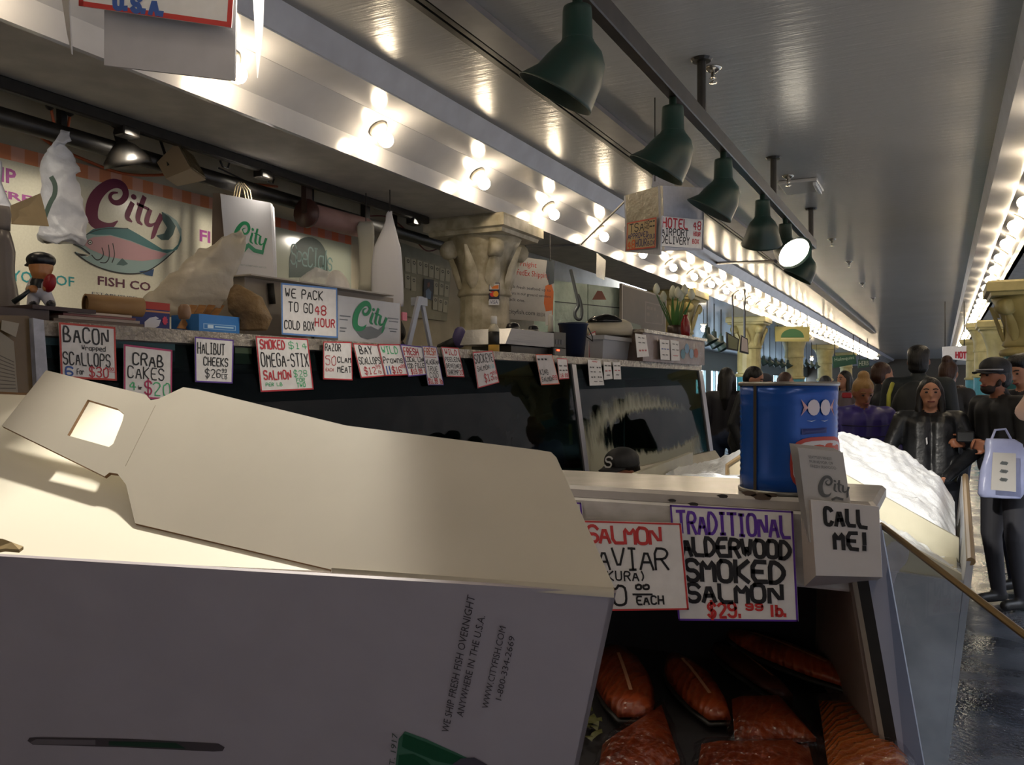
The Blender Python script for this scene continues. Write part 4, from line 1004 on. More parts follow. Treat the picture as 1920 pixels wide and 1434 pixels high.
# big translucent plastic bag
tag(loft_px(smoothrows([(434, 438, 458), (445, 428, 461), (468, 372, 458), (490, 338, 452), (515, 318, 444), (540, 298, 432), (560, 280, 424), (575, 272, 410), (590, 290, 395)], 4), 3.35, .3, 26, .02, 8).jitter(.012, 22).jitter(.006, 60).build('plastic_bag', film_mat('milky_film', .78, .3, '#CFC6B4', 22), None, True), 'large milky plastic bag standing on the counter in front of the fish sign', 'plastic bag')
tag(loft_px(smoothrows([(571, 338, 352), (576, 334, 356), (588, 333, 358), (598, 336, 354)], 2), 2.85, .9, 14, .003, 20).build('film_roll_core', mat('core_brown', '#8A6A50', .4), None, True), 'small brown film roll core under the milky plastic bag', 'roll')
# big grey-white carton with a black hand slot
ct = thing('carton', 'large plain carton with a black hand slot behind the to go sign', 'carton', cpt(3.7, -.4, ZS))
sA = (atC(462, 560, -.25) - C0).dot(CD); sBx = (atC(752, 560, -.25) - C0).dot(CD); zt = atC(520, 527, -.25).z
cbox(MB(), sA, sBx - .05, -.55, -.26, ZS, zt).build('box_body', mat('carton_grey', '#9A9288', .6, var=(5, '#8A8278', .5)), ct)
MB().tube([atC(507, 531, -.245), atC(511, 570, -.245)], .014, 10).build('hand_slot', ink('#15130F'), ct, True)
cbox(MB(), sA - .02, sA + .9, -.6, -.2, zt + .001, zt + .007).build('top_flap', mat('carton_flap', '#B0AAA2', .6), ct)
csign('white to go cold box sign with a light blue border', [(527, 530), (632, 540), (633, 634), (528, 627)], '#5A86C4',
  [('WE PACK', (.07, .1, .72, .27), K, .0034), ('TO GO', (.12, .36, .54, .54), K, .0034), ('48', (.57, .38, .78, .56), RD, .004), ('COLD BOX', (.05, .72, .56, .88), K, .0032), ('HOUR', (.58, .64, .94, .79), RD, .0042)], -.06, .007, None)
# cold box with the green script
cb = thing('cold_box', 'white shipping box with the green script and a fish print on the counter', 'box', cpt(4.3, -.15, ZS))
s0 = (atC(634, 600, -.1) - C0).dot(CD); s1 = (atC(750, 600, -.1) - C0).dot(CD); zt = atC(690, 561, -.1).z
BOXW = mat('box_white_gloss', '#CACBCD', .2, var=(8, '#B4B5B8', .4), bump=(14, .2))
cbox(MB(), s0, s1, -.24, -.1, ZS, zt).build('box_body', BOXW, cb)
cbox(MB(), s1 + .001, s1 + .006, -.24, -.1, ZS, zt).build('box_side', mat('box_side_tan', '#B8A48C', .5), cb)
Mc = Map(cpt(s0, -.099, zt), cpt(s1, -.099, zt), cpt(s1, -.099, ZS), cpt(s0, -.099, ZS))
city_logo(Mc, (.22, .06, .76, .72), '#1F8A5A', cb)
flat(Mc, [(.26, .72), (.34, .64), (.5, .6), (.62, .66), (.7, .56), (.74, .6), (.7, .72), (.6, .84), (.45, .9), (.34, .86)], '#6E7478', cb, 'fish_print', .001)
for x0, x1, y in ((.02, .18, .42), (.02, .14, .5), (.02, .12, .68), (.02, .1, .75), (.78, .97, .36), (.8, .96, .43), (.8, .95, .6), (.82, .93, .66)): fill(Mc, (x0, y, x1, y + .022), '#6A6E74', cb, 'small_print', .001)
p = cpt(s1 + .03, -.1, zt - .06); tag(MB().span(p + Vector((-.002, -.02, -.02)), p + Vector((.006, .02, .02))).build('pink_note', ink('#D87A8A'), None), 'small pink sticky note on the side of the script box', 'note')
tag(MB().lathe([(.0, 0), (.085, .002), (.09, .006), (.0, .008)], cpt(s0 + .22, -.3, zt + .06), 24, Matrix.Rotation(1.45, 3, 'Y')).build('white_plate', CARD, None, True), 'round white plate edge showing above the script box', 'plate')
# crumpled clear film on the carton
tag(loft_px(smoothrows([(506, 588, 600), (512, 575, 625), (522, 562, 642), (534, 556, 652), (541, 560, 650)], 3), 4.35, .4, 18, .025, 12).build('crumpled_film', film_mat('clear_film', .45, .1, '#D8D8DC', 40), None, True), 'crumpled clear plastic film lying on top of the large carton', 'plastic film')
# white folding easel
ez = thing('easel', 'white folding easel stand at the end of the script box', 'easel', atC(795, 648, -.12))
EW = mat('easel_white', '#9EA4B0', .4)
for (u0, v0), (u1, v1), nn, w in (((785, 556), (763, 648), -.1, .016), ((787, 556), (806, 648), -.14, .012)):
    a, b = atC(u0, v0, nn), atC(u1, v1, nn); a.z = max(a.z, a.z); b.z = ZS
    MB().prism([a - CD * w, a + CD * w, b + CD * w, b - CD * w], CN * .014).build('leg', EW, ez)
a = atC(786, 562, -.12); MB().span(a + Vector((-.03, -.03, -.03)), a + Vector((.03, .03, .01))).build('hinge_top', EW, ez)
# squeeze bottle
p = cpt((atC(926, 640, -.12) - C0).dot(CD), -.12, ZS)
bt = thing('squeeze_bottle', 'small bottle with a white cap and black label before the column', 'bottle', p)
MB().lathe([(.03, 0), (.032, .004), (.032, .045)], p, 16).build('yellow_base', ink('#B8923A'), bt, True)
MB().lathe([(.0325, .045), (.0325, .12)], p, 16).build('label', ink('#1E1C1A'), bt, True)
MB().lathe([(.032, .12), (.03, .14), (.018, .16), (.016, .17)], p, 16).build('shoulder', mat('bottle_clear', '#C8C0A8', .3), bt, True)
MB().lathe([(.019, .165), (.019, .205), (.016, .21)], p, 16).build('cap', ink('#D8D6D0'), bt, True)
# scale
s0 = (atC(934, 640, -.15) - C0).dot(CD); s1 = (atC(1012, 640, -.15) - C0).dot(CD)
sc = thing('counter_scale', 'steel counter scale with a black display beside the column', 'scale', cpt((s0 + s1) / 2, -.2, ZS))
cbox(MB(), s0 + .1, s1 + .12, -.4, -.12, ZS + .01, ZS + .05).build('foot', BLK, sc)
MB().hexa([cpt(s, n, z) for z, e in ((ZS + .055, .0), (ZS + .15, .07)) for s, n in ((s0 + e, -.42), (s0 + e, -.1), (s1 + .1, -.1), (s1 + .1, -.42))]).build('pan', STEEL, sc)
dh_ = cbox(MB(), s1 + .105, s1 + .27, -.4, -.1, ZS + .02, ZS + .16).build('display_housing', BLK, sc)
for k in range(3): cbox(MB(), s1 + .12 + .04 * k, s1 + .15 + .04 * k, -.0995, -.098, ZS + .08, ZS + .11).build('key', ink('#4A4A50'), dh_)
# clutter on the scale
for k, (u, v0, v1, w, hx, lb, nm) in enumerate(((962, 601, 617, .11, '#16161A', 'black phone cradle lying on the steel scale', 'phone_cradle'), (1000, 598, 617, .09, '#1A1A1E', 'black tape dispenser standing on the steel scale', 'tape_dispenser'))):
    p = atC(u, v1, -.28); p.z = ZS + .152
    o = MB().lathe([(.02, 0), (w * .5, .0), (w * .52, .02), (w * .4, .05), (w * .15, .06)], p, 12, Matrix.Diagonal(Vector((.8, 1, 1))).to_3x3()); o = o.build(nm, ink(hx, .3), None, True); tag(o, lb, 'clutter')
p = atC(985, 615, -.22); p.z = ZS + .153; tag(MB().lathe([(.0, 0), (.09, .004), (.07, .012), (.0, .014)], p, 14, Matrix.Diagonal(Vector((.7, 1.1, 1))).to_3x3()).build('film_scrap', FOIL, None, True), 'shiny film scrap on the front of the scale pan', 'film')
# card reader with a red light
p = cpt((atC(1040, 655, -.12) - C0).dot(CD), -.14, ZS)
cr_ = thing('card_reader', 'black card reader with a red light beside the dark bucket', 'card reader', p)
MB().bev(p + Vector((-.06, -.1, 0)), p + Vector((.06, .1, .06)), .008).build('body', BLK, cr_)
MB().span(p + Vector((.061, -.06, .035)), p + Vector((.063, -.02, .045))).build('red_light', mat('red_led', '#FF3A20', .4, emit=('#FF4020', 4.0)), cr_)
# spray bottle
p = cpt((atC(1042, 640, -.3) - C0).dot(CD), -.34, ZS)
sp_ = thing('spray_bottle', 'slim orange and white bottle behind the card reader', 'bottle', p)
MB().lathe([(.035, 0), (.036, .12), (.022, .16)], p, 14).build('bottle_body', ink('#B86A3A'), sp_, True); MB().lathe([(.02, .16), (.018, .3), (.012, .31)], p, 12).build('neck', ink('#CFCAC0'), sp_, True)
# dark blue bucket
p = cpt((atC(1082, 640, -.12) - C0).dot(CD), -.15, ZS)
bk = thing('bucket', 'dark navy plastic bucket on the counter', 'bucket', p)
MB().lathe([(.001, .004), (.075, .0), (.1, .225), (.106, .228), (.106, .24), (.098, .24), (.072, .01), (.001, .01)], p, 24, cap=False).build('pail', mat('navy_plastic', '#14203A', .35), bk, True)
MB().tube([p + Vector((.09, .05, .21)), p + Vector((.11, .08, .15)), p + Vector((.1, .11, .12)), p + Vector((.04, .12, .16)), p + Vector((.0, .105, .21))], .004, 6).build('handle', BLK, bk)
# little red-bordered sign behind the bucket
sx, Msx = slab(quad(lambda u, v: atC(u, v, -.2), (1104, 626), (1116, 620), (1124, 668), (1104, 670)), CARD, 'small_sign', .003); tag(sx, 'small red bordered sign half hidden by the dark bucket', 'sign'); border(Msx, RD, .008, sx)
face_strokes('lettering', Msx, [('5', (.3, .6, .8, .9), RD, .008)], sx)
# grey plastic bin with paper bag over it
gn = thing('plastic_bin', 'light grey plastic bin at the foot of the raised block', 'bin', cpt(6.0, -.2, ZS))
_, s0, s1, zt = cbx(MB(), 1132, 1182, 628, 672, -.35, -.08, ZS)
GRYP = mat('grey_plastic', '#9EA0A6', .35)
MB().hexa([cpt(s, n, z) for z, e in ((ZS, .02), (zt, 0)) for s, n in ((s0 + e, -.36), (s0 + e, -.08 - e), (s1 - e, -.08 - e), (s1 - e, -.36))]).build('bin_body', GRYP, gn)
cbox(MB(), s0 - .01, s1 + .01, -.37, -.07, zt - .03, zt).build('rim', GRYP, gn)
pk = loft_px(smoothrows([(598, 1118, 1170), (606, 1098, 1182), (618, 1088, 1186), (630, 1092, 1184)], 2), 6.55, .5, 14, .02, 9, squ=3).build('paper_parcel', mat('parcel_paper', '#B4AE9C', .5, var=(6, '#9A9484', .5)), None, True); tag(pk, 'pale wrapped paper parcel on top of the grey bin', 'parcel')
o = loft_px(smoothrows([(589, 1125, 1140), (592, 1112, 1156), (598, 1104, 1164), (604, 1102, 1168)], 2), 6.5, .4, 12, .012, 12).build('black_sack', mat('black_film', '#101010', .12), None, True); tag(o, 'glossy black sack lying over the pale parcel', 'sack')
p = cpt(6.35, -.3, ZR + .026); tag(MB().lathe([(.001, 0), (.06, 0), (.065, .05), (.05, .06), (.045, .1), (.02, .105)], p, 14).build('tape_roll_stack', BLK, None, True), 'black stack of tape rolls at the corner of the raised block', 'tape')
# tulips in a vase
p = cpt((atC(1266, 640, -.2) - C0).dot(CD), -.2, ZR + .026)
vs = thing('tulip_vase', 'white tulips in a dark pot on the raised block', 'flowers', p)
MB().lathe([(.05, 0), (.07, .03), (.075, .1), (.06, .12), (.05, .1)], p, 16, cap=False).build('pot', mat('dark_pot', '#3A2A22', .4), vs, True)
for k in range(9):
    a = k * .7 + .3; r = .03 + .09 * (k % 3) / 2; d = Vector((math.cos(a), math.sin(a), 0)); h = .34 + .06 * ((k * 7) % 4) / 3
    top = p + d * r * 1.5 + UP * h
    st_ = MB().tube([p + d * .02 + UP * .08, p + d * r * .7 + UP * h * .6, top], .005, 5).build('stem', mat('stem_green', '#4E7A34', .5), vs)
    rings = [[top + UP * z + Vector((math.cos(q * .785), math.sin(q * .785), 0)) * rr_ for q in range(8)] for z, rr_ in ((-.005, .008), (.02, .03), (.05, .034), (.08, .022), (.1, .008))]
    MB().loft(rings).build('tulip_flower', mat('tulip_white', '#D6D8C4', .5), st_, True)
    lf = [[p + d * (.02 + r * f * 1.3) + UP * (.06 + h * .8 * f) + Vector((-d.y, d.x, 0)) * w * sgn_ for sgn_ in (-1, 0, 1)] for f, w in ((0, .008), (.3, .02), (.6, .018), (1, .002))]
    MB().sheet(lf).build('leaf', mat('leaf_green', '#3E6E2E', .5), vs, True)
p = cpt((atC(1277, 640, -.1) - C0).dot(CD), -.06, ZR + .026)
tag(MB().lathe([(.001, 0), (.035, 0), (.045, .06), (.04, .13), (.02, .18), (.022, .2)], p, 16).build('red_vase', mat('red_glaze', '#7A1A1E', .25), None, True), 'small dark red vase beside the tulips', 'vase')
# ---- poster, cold room panels, chalk board behind the far end
po, Mpo = slab(quad(lambda u, v: atT(u, v, 7.6), (952, 478), (1040, 490), (1036, 604), (948, 598)), mat('poster_film', '#C2C0BE', .25, var=(7, '#AEACAA', .5), bump=(9, .3)), 'shipping_poster', .004)
tag(po, 'torn overnight shipping poster with red heading and a salmon corner', 'poster')
for q_ in (.1, .9): MB().tube([Mpo(q_, .02), Vector((*Mpo(q_, .02).xy, 2.87))], .003, 5).build('hang_cord', WIRE, po)
printed('Overnight', Mpo, (.02, .06, .62, .17), '#C24A44', po, shear=.1); printed('US FedEx Shipping', Mpo, (.04, .2, .9, .32), '#C24A44', po)
printed('Pack fresh seafood up to', Mpo, (.02, .46, .94, .52), '#4A4A50', po); printed('hours in our ground vendors', Mpo, (.02, .56, .94, .62), '#4A4A50', po); printed('back one.', Mpo, (.02, .66, .4, .71), '#4A4A50', po)
printed('cityfish.com', Mpo, (.06, .84, .62, .93), '#3A3A40', po); printed('800.334.2669', Mpo, (.66, .86, .95, .92), '#3A3A40', po)
flat(Mpo, [(.82, .42), (.94, .36), (1, .5), (1, .9), (.86, .86), (.8, .7)], '#D0703C', po, 'salmon_photo', .001); flat(Mpo, [(.84, .0), (1, 0), (1, .36), (.9, .4), (.82, .2)], '#4A525A', po, 'salmon_photo', .0012)
kc, _ = slab(quad(lambda u, v: atT(u, v, 7.3), (1022, 584), (1035, 582), (1036, 608), (1023, 610)), WSTK, 'card_holder', .02); tag(kc, 'small white label holder in front of the shipping poster', 'label')
CR = mat('cold_room_panel', '#93A096', .28, metal=.35, var=(5, '#6E7C72', .6), bump=(26, .35))
fg = thing('cold_room', 'embossed metal cold room wall behind the counter with two panels', 'cold room', (-3.5, 9.0, 0))
P0 = atT(1040, 600, 8.6); P1 = atT(1163, 600, 9.3); dd = (P1 - P0); dd.z = 0; dd.normalize(); LW = (P1 - P0).length
nn_ = Vector((dd.y, -dd.x, 0)); nn_ = nn_ if nn_.dot(CAM - P0) > 0 else -nn_
fg.location = (P0.x, P0.y, 0)
zt = atT(1100, 532, 8.9).z
for k, (a, b) in enumerate(((0, .48), (.49, 1))):
    A = Vector((P0.x, P0.y, 0)) + dd * LW * a; B = Vector((P0.x, P0.y, 0)) + dd * LW * b
    MB().hexa([q + UP * z for z in (0.02, zt) for q in (A, B, B - nn_ * .3, A - nn_ * .3)]).build('door_panel', CR, fg)
MB().hexa([q + UP * z for z in (zt - .22, zt - .21) for q in (Vector((P0.x, P0.y, 0)) + nn_ * .002, Vector((P1.x, P1.y, 0)) + nn_ * .002, Vector((P1.x, P1.y, 0)), Vector((P0.x, P0.y, 0)))]).build('seam', DARK, fg)
tri = [atT(u, v, 8.85) + nn_ * .02 for u, v in ((1108, 562), (1118, 545), (1126, 546), (1134, 562))]
tt_ = MB().prism(tri, -nn_ * .004).build('triangle_decal', ink('#6E4438'), fg); 
cord('hose', 'grey hose loop hanging in front of the cold room wall', [atT(u, v, 8.4) for u, v in ((1070, 505), (1078, 540), (1084, 570), (1078, 585), (1080, 596), (1088, 598), (1091, 585), (1088, 565), (1083, 552))], mat('hose_grey', '#3A3E3E', .4), .018, 'hose')
mbd, Mmb = slab(quad(lambda u, v: atT(u, v, 9.2 + (u - 1165) * .012), (1166, 531), (1250, 557), (1247, 645), (1166, 645)), mat('chalk_board', '#6A625A', .5, var=(4, '#56504A', .5)), 'menu_board', .03)
tag(mbd, 'grey brown menu board with a pale frame behind the tulips', 'board'); border(Mmb, '#B8B0A4', .02, mbd)
for q in ((.5, .2, .92, .22), (.5, .2, .52, .6), (.9, .2, .92, .6), (.5, .58, .92, .6)): fill(Mmb, q, '#8E867C', mbd, 'chalk_line', .001)
for k in range(5): fill(Mmb, (.54 + .08 * (k % 4), .28 + .12 * (k // 3), .6 + .07 * (k % 4), .34 + .12 * (k // 3)), '#867E74', mbd, 'chalk_text', .0012)
flat(Mmb, [(.1, .86), (.16, .62), (.4, .66), (.44, .9)], '#7E8A78', mbd, 'green_note', .0012)
# strip of tape hanging from the fascia
tp_, _ = slab([atX(1119, 474, -3.07), atX(1136, 488, -3.07), atX(1134, 525, -3.07), atX(1118, 518, -3.07)], film_mat('tape_film', .5, .2, '#C8C4BC', 60), 'tape_strip', .002); tag(tp_, 'dangling strip of clear tape on the cove edge', 'tape')
tag(MB().tube([atX(1090, 458, -3.09), atT(1175, 374, 6.0)], .008, 6).build('guy_wire', mat('grey_wire', '#8A8478', .5), None), 'pale guy wire slanting from the cove to the ceiling', 'wire')
tag(MB().tube([atX(985, 462, -3.3), atX(1088, 459, -3.12)], .01, 6).build('conduit', mat('conduit_grey', '#5A5650', .5), None), 'thin conduit under the soffit right of the column capital', 'conduit')

# ---- bobblehead figurine
def prims_mesh(prims, voxel, smooth=3):
    """capsules/ellipsoids -> one continuous voxel skin; returns vertices, faces, region of every face"""
    mb = MB()
    for p in prims:
        if p[0] == 'c':
            _, a, ra, b, rb, reg = p; a = Vector(a); b = Vector(b); d = (b - a)
            if d.length < 1e-6: d = Vector((0, 0, 1e-4))
            ax = d.normalized(); pts = []; rs = []
            for k in (0, .3, .6, .85): pts.append(a - ax * ra * math.cos(k * math.pi / 2)); rs.append(max(ra * math.sin(k * math.pi / 2), ra * .05))
            pts.append(a); rs.append(ra); pts.append(b); rs.append(rb)
            for k in (.85, .6, .3, 0): pts.append(b + ax * rb * math.cos(k * math.pi / 2)); rs.append(max(rb * math.sin(k * math.pi / 2), rb * .05))
            mb.tube(pts, rs, 12)
        else:
            _, c, r, reg = p[:4]; mb.ell(c, r, 16, 12, p[4] if len(p) > 4 else None)
    me = bpy.data.meshes.new('tmp'); me.from_pydata(mb.v, [], mb.f); me.update()
    ob = bpy.data.objects.new('tmp', me); COL.objects.link(ob)
    md = ob.modifiers.new('r', 'REMESH'); md.mode = 'VOXEL'; md.voxel_size = voxel
    if smooth:
        ms = ob.modifiers.new('s', 'SMOOTH'); ms.factor = .5; ms.iterations = smooth
    dg = bpy.context.evaluated_depsgraph_get(); dg.update()
    ev = bpy.data.meshes.new_from_object(ob.evaluated_get(dg))
    bpy.data.objects.remove(ob); bpy.data.meshes.remove(me)
    nf = len(ev.polygons); cen = np.empty(nf * 3, dtype=np.float32); ev.polygons.foreach_get('center', cen); cen = cen.reshape(-1, 3)
    best = np.full(nf, 1e9); reg = np.zeros(nf, dtype=int); regs = []
    for p in prims:
        rname = p[5] if p[0] == 'c' else p[3]
        if rname not in regs: regs.append(rname)
        if p[0] == 'c':
            a = np.array(p[1]); b = np.array(p[3]); d = b - a; L2 = max(d.dot(d), 1e-9)
            t = np.clip(((cen - a) @ d) / L2, 0, 1); dist = np.linalg.norm(cen - a - t[:, None] * d, axis=1) - (p[2] + (p[4] - p[2]) * t)
        else:
            r = np.array(p[2]); q = cen - np.array(p[1])
            if len(p) > 4: q = q @ np.array(p[4].to_3x3())
            dist = (np.linalg.norm(q / r, axis=1) - 1) * r.min()
        m = dist < best; best[m] = dist[m]; reg[m] = regs.index(rname)
    return ev, reg, regs
def skinned(name, prims, mats, parent, voxel=.013, smooth=3, M=None, base=None):
    me, reg, regs = prims_mesh(prims, voxel, smooth)
    if M is not None: me.transform(M)
    me.name = name
    me.materials.clear()
    for r in regs: me.materials.append(mats[r])
    me.polygons.foreach_set('material_index', reg.astype(np.int32)); me.polygons.foreach_set('use_smooth', [True] * len(me.polygons)); me.update()
    o = bpy.data.objects.new(name, me); COL.objects.link(o); o.parent = parent
    return o
SKIN = mat('skin_light', '#B98468', .5); SKIN2 = mat('skin_tan', '#8E5A40', .5); HAIRB = mat('hair_black', '#100D0C', .45, bump=(80, .6, (1, 1, .15))); HAIRBR = mat('hair_brown', '#3E2418', .45, bump=(80, .6, (1, 1, .15)))
p = atC(78, 575, -.12); p.z = ZS + .0
fgr = thing('bobblehead', 'baseball player figurine in a dark cap and white uniform on the counter', 'figurine', p)
PORCW = ink('#C4C4CC'); NAVY = ink('#14161E', .35)
k = .0017 * 1.0     # metres per photo pixel here
def fg_(u, v, d=0): return Vector((0, 0, 0)) + RIGHT * ((u - 78) * k) + UP * ((598 - v) * k) - FWD * d
pr = [('e', fg_(77, 523), (.036, .034, .036), 'skin'), ('e', fg_(78, 532, .004), (.03, .03, .03), 'skin'), ('c', fg_(77, 540), .012, fg_(75, 548), .02, 'shirt'), ('e', fg_(73, 556), (.03, .024, .03), 'vest'),
      ('c', fg_(64, 550), .014, fg_(60, 565, .01), .013, 'shirt'), ('c', fg_(60, 565, .01), .012, fg_(70, 566, .03), .011, 'skin'), ('e', fg_(73, 566, .034), (.013, .013, .012), 'skin'),
      ('c', fg_(84, 552), .013, fg_(92, 562, .02), .011, 'shirt'), ('c', fg_(92, 562, .02), .01, fg_(96, 564, .03), .011, 'skin'),
      ('e', fg_(74, 570), (.036, .026, .018), 'shirt'), ('c', fg_(66, 572), .02, fg_(62, 592), .017, 'shirt'), ('c', fg_(84, 572), .02, fg_(94, 590), .016, 'shirt'), ('c', fg_(62, 592), .014, fg_(70, 595, .02), .012, 'shoe'), ('c', fg_(94, 590), .014, fg_(102, 594, .02), .012, 'shoe')]
skinned('figure_body', pr, {'skin': mat('toy_skin', '#B07848', .3), 'shirt': PORCW, 'vest': NAVY, 'shoe': NAVY}, fgr, .003, 2)
pr = [('e', fg_(77, 512), (.042, .042, .026), 'cap'), ('e', fg_(60, 521, .0), (.024, .02, .005), 'cap')]
skinned('cap', pr, {'cap': NAVY}, fgr, .003, 2)
MB().tube([fg_(72, 566, .04), fg_(60, 578, .045), fg_(44, 590, .05)], [.005, .007, .009], 8).build('bat', ink('#1A2428', .3), fgr, True, local=True)
MB().ell(fg_(102, 555, .03), (.022, .016, .03), 12, 8, Matrix.Rotation(.5, 3, 'Y')).build('red_glove', ink('#8E1620', .4), fgr, True, local=True)
MB().ell(fg_(94, 521, .0), (.006, .004, .006), 8, 6).build('eye', NAVY, fgr, True, local=True)
MB().span(Vector((-.09, -.09, -.012)), Vector((.09, .12, .0))).build('base_plate', ink('#3A2A2C'), fgr, local=True)
p = fgr.location; fgr.location = (p.x, p.y, ZS + .045)
cbox(MB(), 1.44, 1.66, -.3, -.04, ZS, ZS + .032).build('paper_pile', ink('#4A3E3C'), None) and None
tag(bpy.data.objects['paper_pile'], 'dark pile of magazines under the baseball figurine', 'magazines')

# ================================================================== HANGING BOXES
def cuboid_from(face, depth_vec): return MB().prism(face, depth_vec)
FOILB = mat('silver_foil_box', '#D4CCB8', .2, metal=.35, var=(18, '#B8AE98', .5), bump=(26, .5))
FOAMW = mat('styrofoam_white', '#B4B6C0', .4, var=(40, '#A0A2AC', .4), bump=(80, .15))
t1, t2 = 5.25, 5.05
A = atT(1170, 367, t1 + .1); B = atT(1238, 348, t2); Cc = atT(1321, 352, t1)
Ab = atT(1174, 470, t1 + .1); Bb = atT(1241, 470, t2); Cb = atT(1319, 468, t1)
zb_ = Bb.z
hb = thing('hanging_cold_box', 'foil lined foam box hung under the ceiling carrying two delivery signs', 'box', (B.x, B.y, zb_))
dvec = (A - B) + (Cc - B)
for nm, m, q in (('foil_side', FOILB, (A, B, Bb, Ab)), ('foam_side', FOAMW, (B, Cc, Cb, Bb))):
    Mh = Map(*q); MB().prism(Mh.p, -Mh.n * .02).build(nm, m, hb)
Dd = A + (Cc - B); Db = Ab + (Cc - B)
for q in ((A, Dd, Db, Ab), (Cc, Dd, Db, Cb)):
    MB().prism([Vector(x) for x in q], ((B + Cb) / 2 - (q[0] + q[2]) / 2).normalized() * .015).build('foam_side', FOAMW, hb)
MB().prism([Ab, Bb, Cb, Db], (0, 0, .015)).build('box_floor', FOAMW, hb)
c_, _ = slab(quad(lambda u, v: atT(u, v, 5.2), (1226, 324), (1258, 322), (1266, 352), (1222, 350)), FOAMW, 'raised_flap', .006, parent=hb)
for u in (1228, 1262): MB().tube([atT(u, 340, 5.2), Vector((*atT(u, 340, 5.2).xy, 3.26))], .004, 5).build('hang_wire', BLK, hb)
def hcard(lb, px, tt, bord, items, m=None):
    o, M = card('delivery_sign', lb, 'sign', [atT(u, v, x) for (u, v), x in zip(px, tt)], bord, items, m, None, bw=.008); return o
hcard('white hotel airport delivery sign on the foam box', [(1241, 405), (1318, 412), (1315, 466), (1240, 461)], [t2 - .02, t1 - .02, t1 - .02, t2 - .02], None,
  [('HOTEL', (.02, .06, .62, .36), '#B8323C', 0.0068), ('48', (.76, .08, .95, .36), '#B8323C', 0.0056), ('AIRPORT', (.0, .4, .64, .62), K, 0.0046), ('HOUR', (.78, .44, .95, .58), '#B8323C', 0.0037), ('DELIVERY', (.0, .66, .68, .9), K, 0.0046), ('BOX', (.76, .7, .92, .84), '#B8323C', 0.0037)])
tback, _ = slab([atT(u, v, x) for (u, v), x in zip([(1171, 425), (1241, 404), (1238, 478), (1172, 472)], [t1 + .04, t2 - .03, t2 - .03, t1 + .04])], FOAMW, 'backing_panel', .01); tag(tback, 'white foam panel behind the cold box approval sign', 'panel')
hcard('tan approved cold box sign on the foil side', [(1176, 418), (1231, 407), (1229, 464), (1174, 470)], [t1 + .02, t2 - .02, t2 - .02, t1 + .02], '#C0452E',
  [('TSA', (.1, .08, .58, .36), K, 0.0046), ('NO~~', (.62, .06, .95, .18), K, 0.0028), ('NO~~', (.62, .22, .95, .34), K, 0.0028), ('APPROVED', (.06, .42, .74, .6), '#2A2A5E', 0.0037), ('48', (.05, .66, .3, .94), '#D0642E', 0.0068), ('HOUR', (.34, .66, .7, .9), '#2A2A5E', 0.0040), ('COLD', (.74, .54, .97, .68), '#2A2A5E', 0.0028), ('BOX', (.74, .76, .97, .9), '#2A2A5E', 0.0028)], mat('card_tan', '#C8B08A', 0.2480))

# box hanging at the top left with the overnight sign
tU = 1.5
ub = thing('hanging_box', 'white shipping box hung at the upper left with its flaps hanging open', 'box', atT(320, 150, tU))
WCARD = mat('white_cardboard', '#B9B6B8', .55, var=(20, '#A9A6A8', .4))
TLu, TRu, BRu, BLu = atT(196, -160, tU), atT(444, -120, tU - .03), atT(440, 151, tU - .03), atT(195, 122, tU)
MU = Map(TLu, TRu, BRu, BLu)
MB().prism(MU.p, -MU.n * .005).build('front_flap', WCARD, ub)
b1 = atT(96, -160, tU + .2); MB().prism([atT(92, -160, tU + .12), atT(120, -160, tU - .02), atT(134, 101, tU + .02), atT(125, 60, tU + .05)], FWD * .005).build('side_flap', WCARD, ub)
MB().prism([atT(466, -160, tU + .02), atT(498, -160, tU + .12), atT(492, 60, tU + .08), atT(482, 145, tU + .02), atT(478, 60, tU + .02)], FWD * .005).build('side_flap', WCARD, ub)
MB().prism([atT(100, -160, tU + .05), atT(480, -160, tU + .02), atT(490, -160, tU + .22), atT(105, -160, tU + .22)], UP * .12).build('box_body', WCARD, ub)
for u in (200, 440): MB().tube([atT(u, -170, tU + .2), Vector((*atT(u, -170, tU + .2).xy, 3.26))], .003, 5).build('hang_wire', BLK, ub)
us, Mus = card('overnight_sign', 'white card with a red border and blue U.S.A. lettering at the top edge', 'sign', [atT(146, -180, tU - .02), atT(446, -140, tU - .05), atT(434, 52, tU - .05), atT(148, 11, tU - .02)], '#C23A34',
   [('U.S.A.', (.24, .84, .57, .975), '#3A5AA0', .006)], bw=.009)

# ================================================================== NEAR SALMON CASE
WPLAS = mat('worn_white_plastic', '#B8B2AC', .22, var=(7, '#8E867E', .5), bump=(25, .08))
SCUFF = mat('scuffed_white', '#C2BEBA', .3, var=(16, '#9A948E', .6, (1, 1, 2.5)))
YF = 1.36
def zrel(z): return CAMH + z
sc2 = thing('salmon_case', 'white open fronted case of smoked salmon in the foreground', 'display case', (-.8, 1.6, 0))
MB().bev((-1.75, YF, zrel(-.195)), (-.085, YF + .25, zrel(-.17)), .006).build('top_ledge', WPLAS, sc2)
MB().bev((-1.75, YF - .004, zrel(-.305)), (-.1, YF + .02, zrel(-.19)), .004).build('front_fascia', SCUFF, sc2)
MB().prism([(-1.75, YF + .01, zrel(-.55)), (-1.75, 1.78, zrel(-.55)), (-1.75, YF + .25, zrel(-.18)), (-1.75, YF + .02, zrel(-.18))], (.02, 0, 0)).build('side_panel', WPLAS, sc2)
DKI = mat('case_inside_grey', '#5A5450', .5, var=(4, '#443E3A', .5))
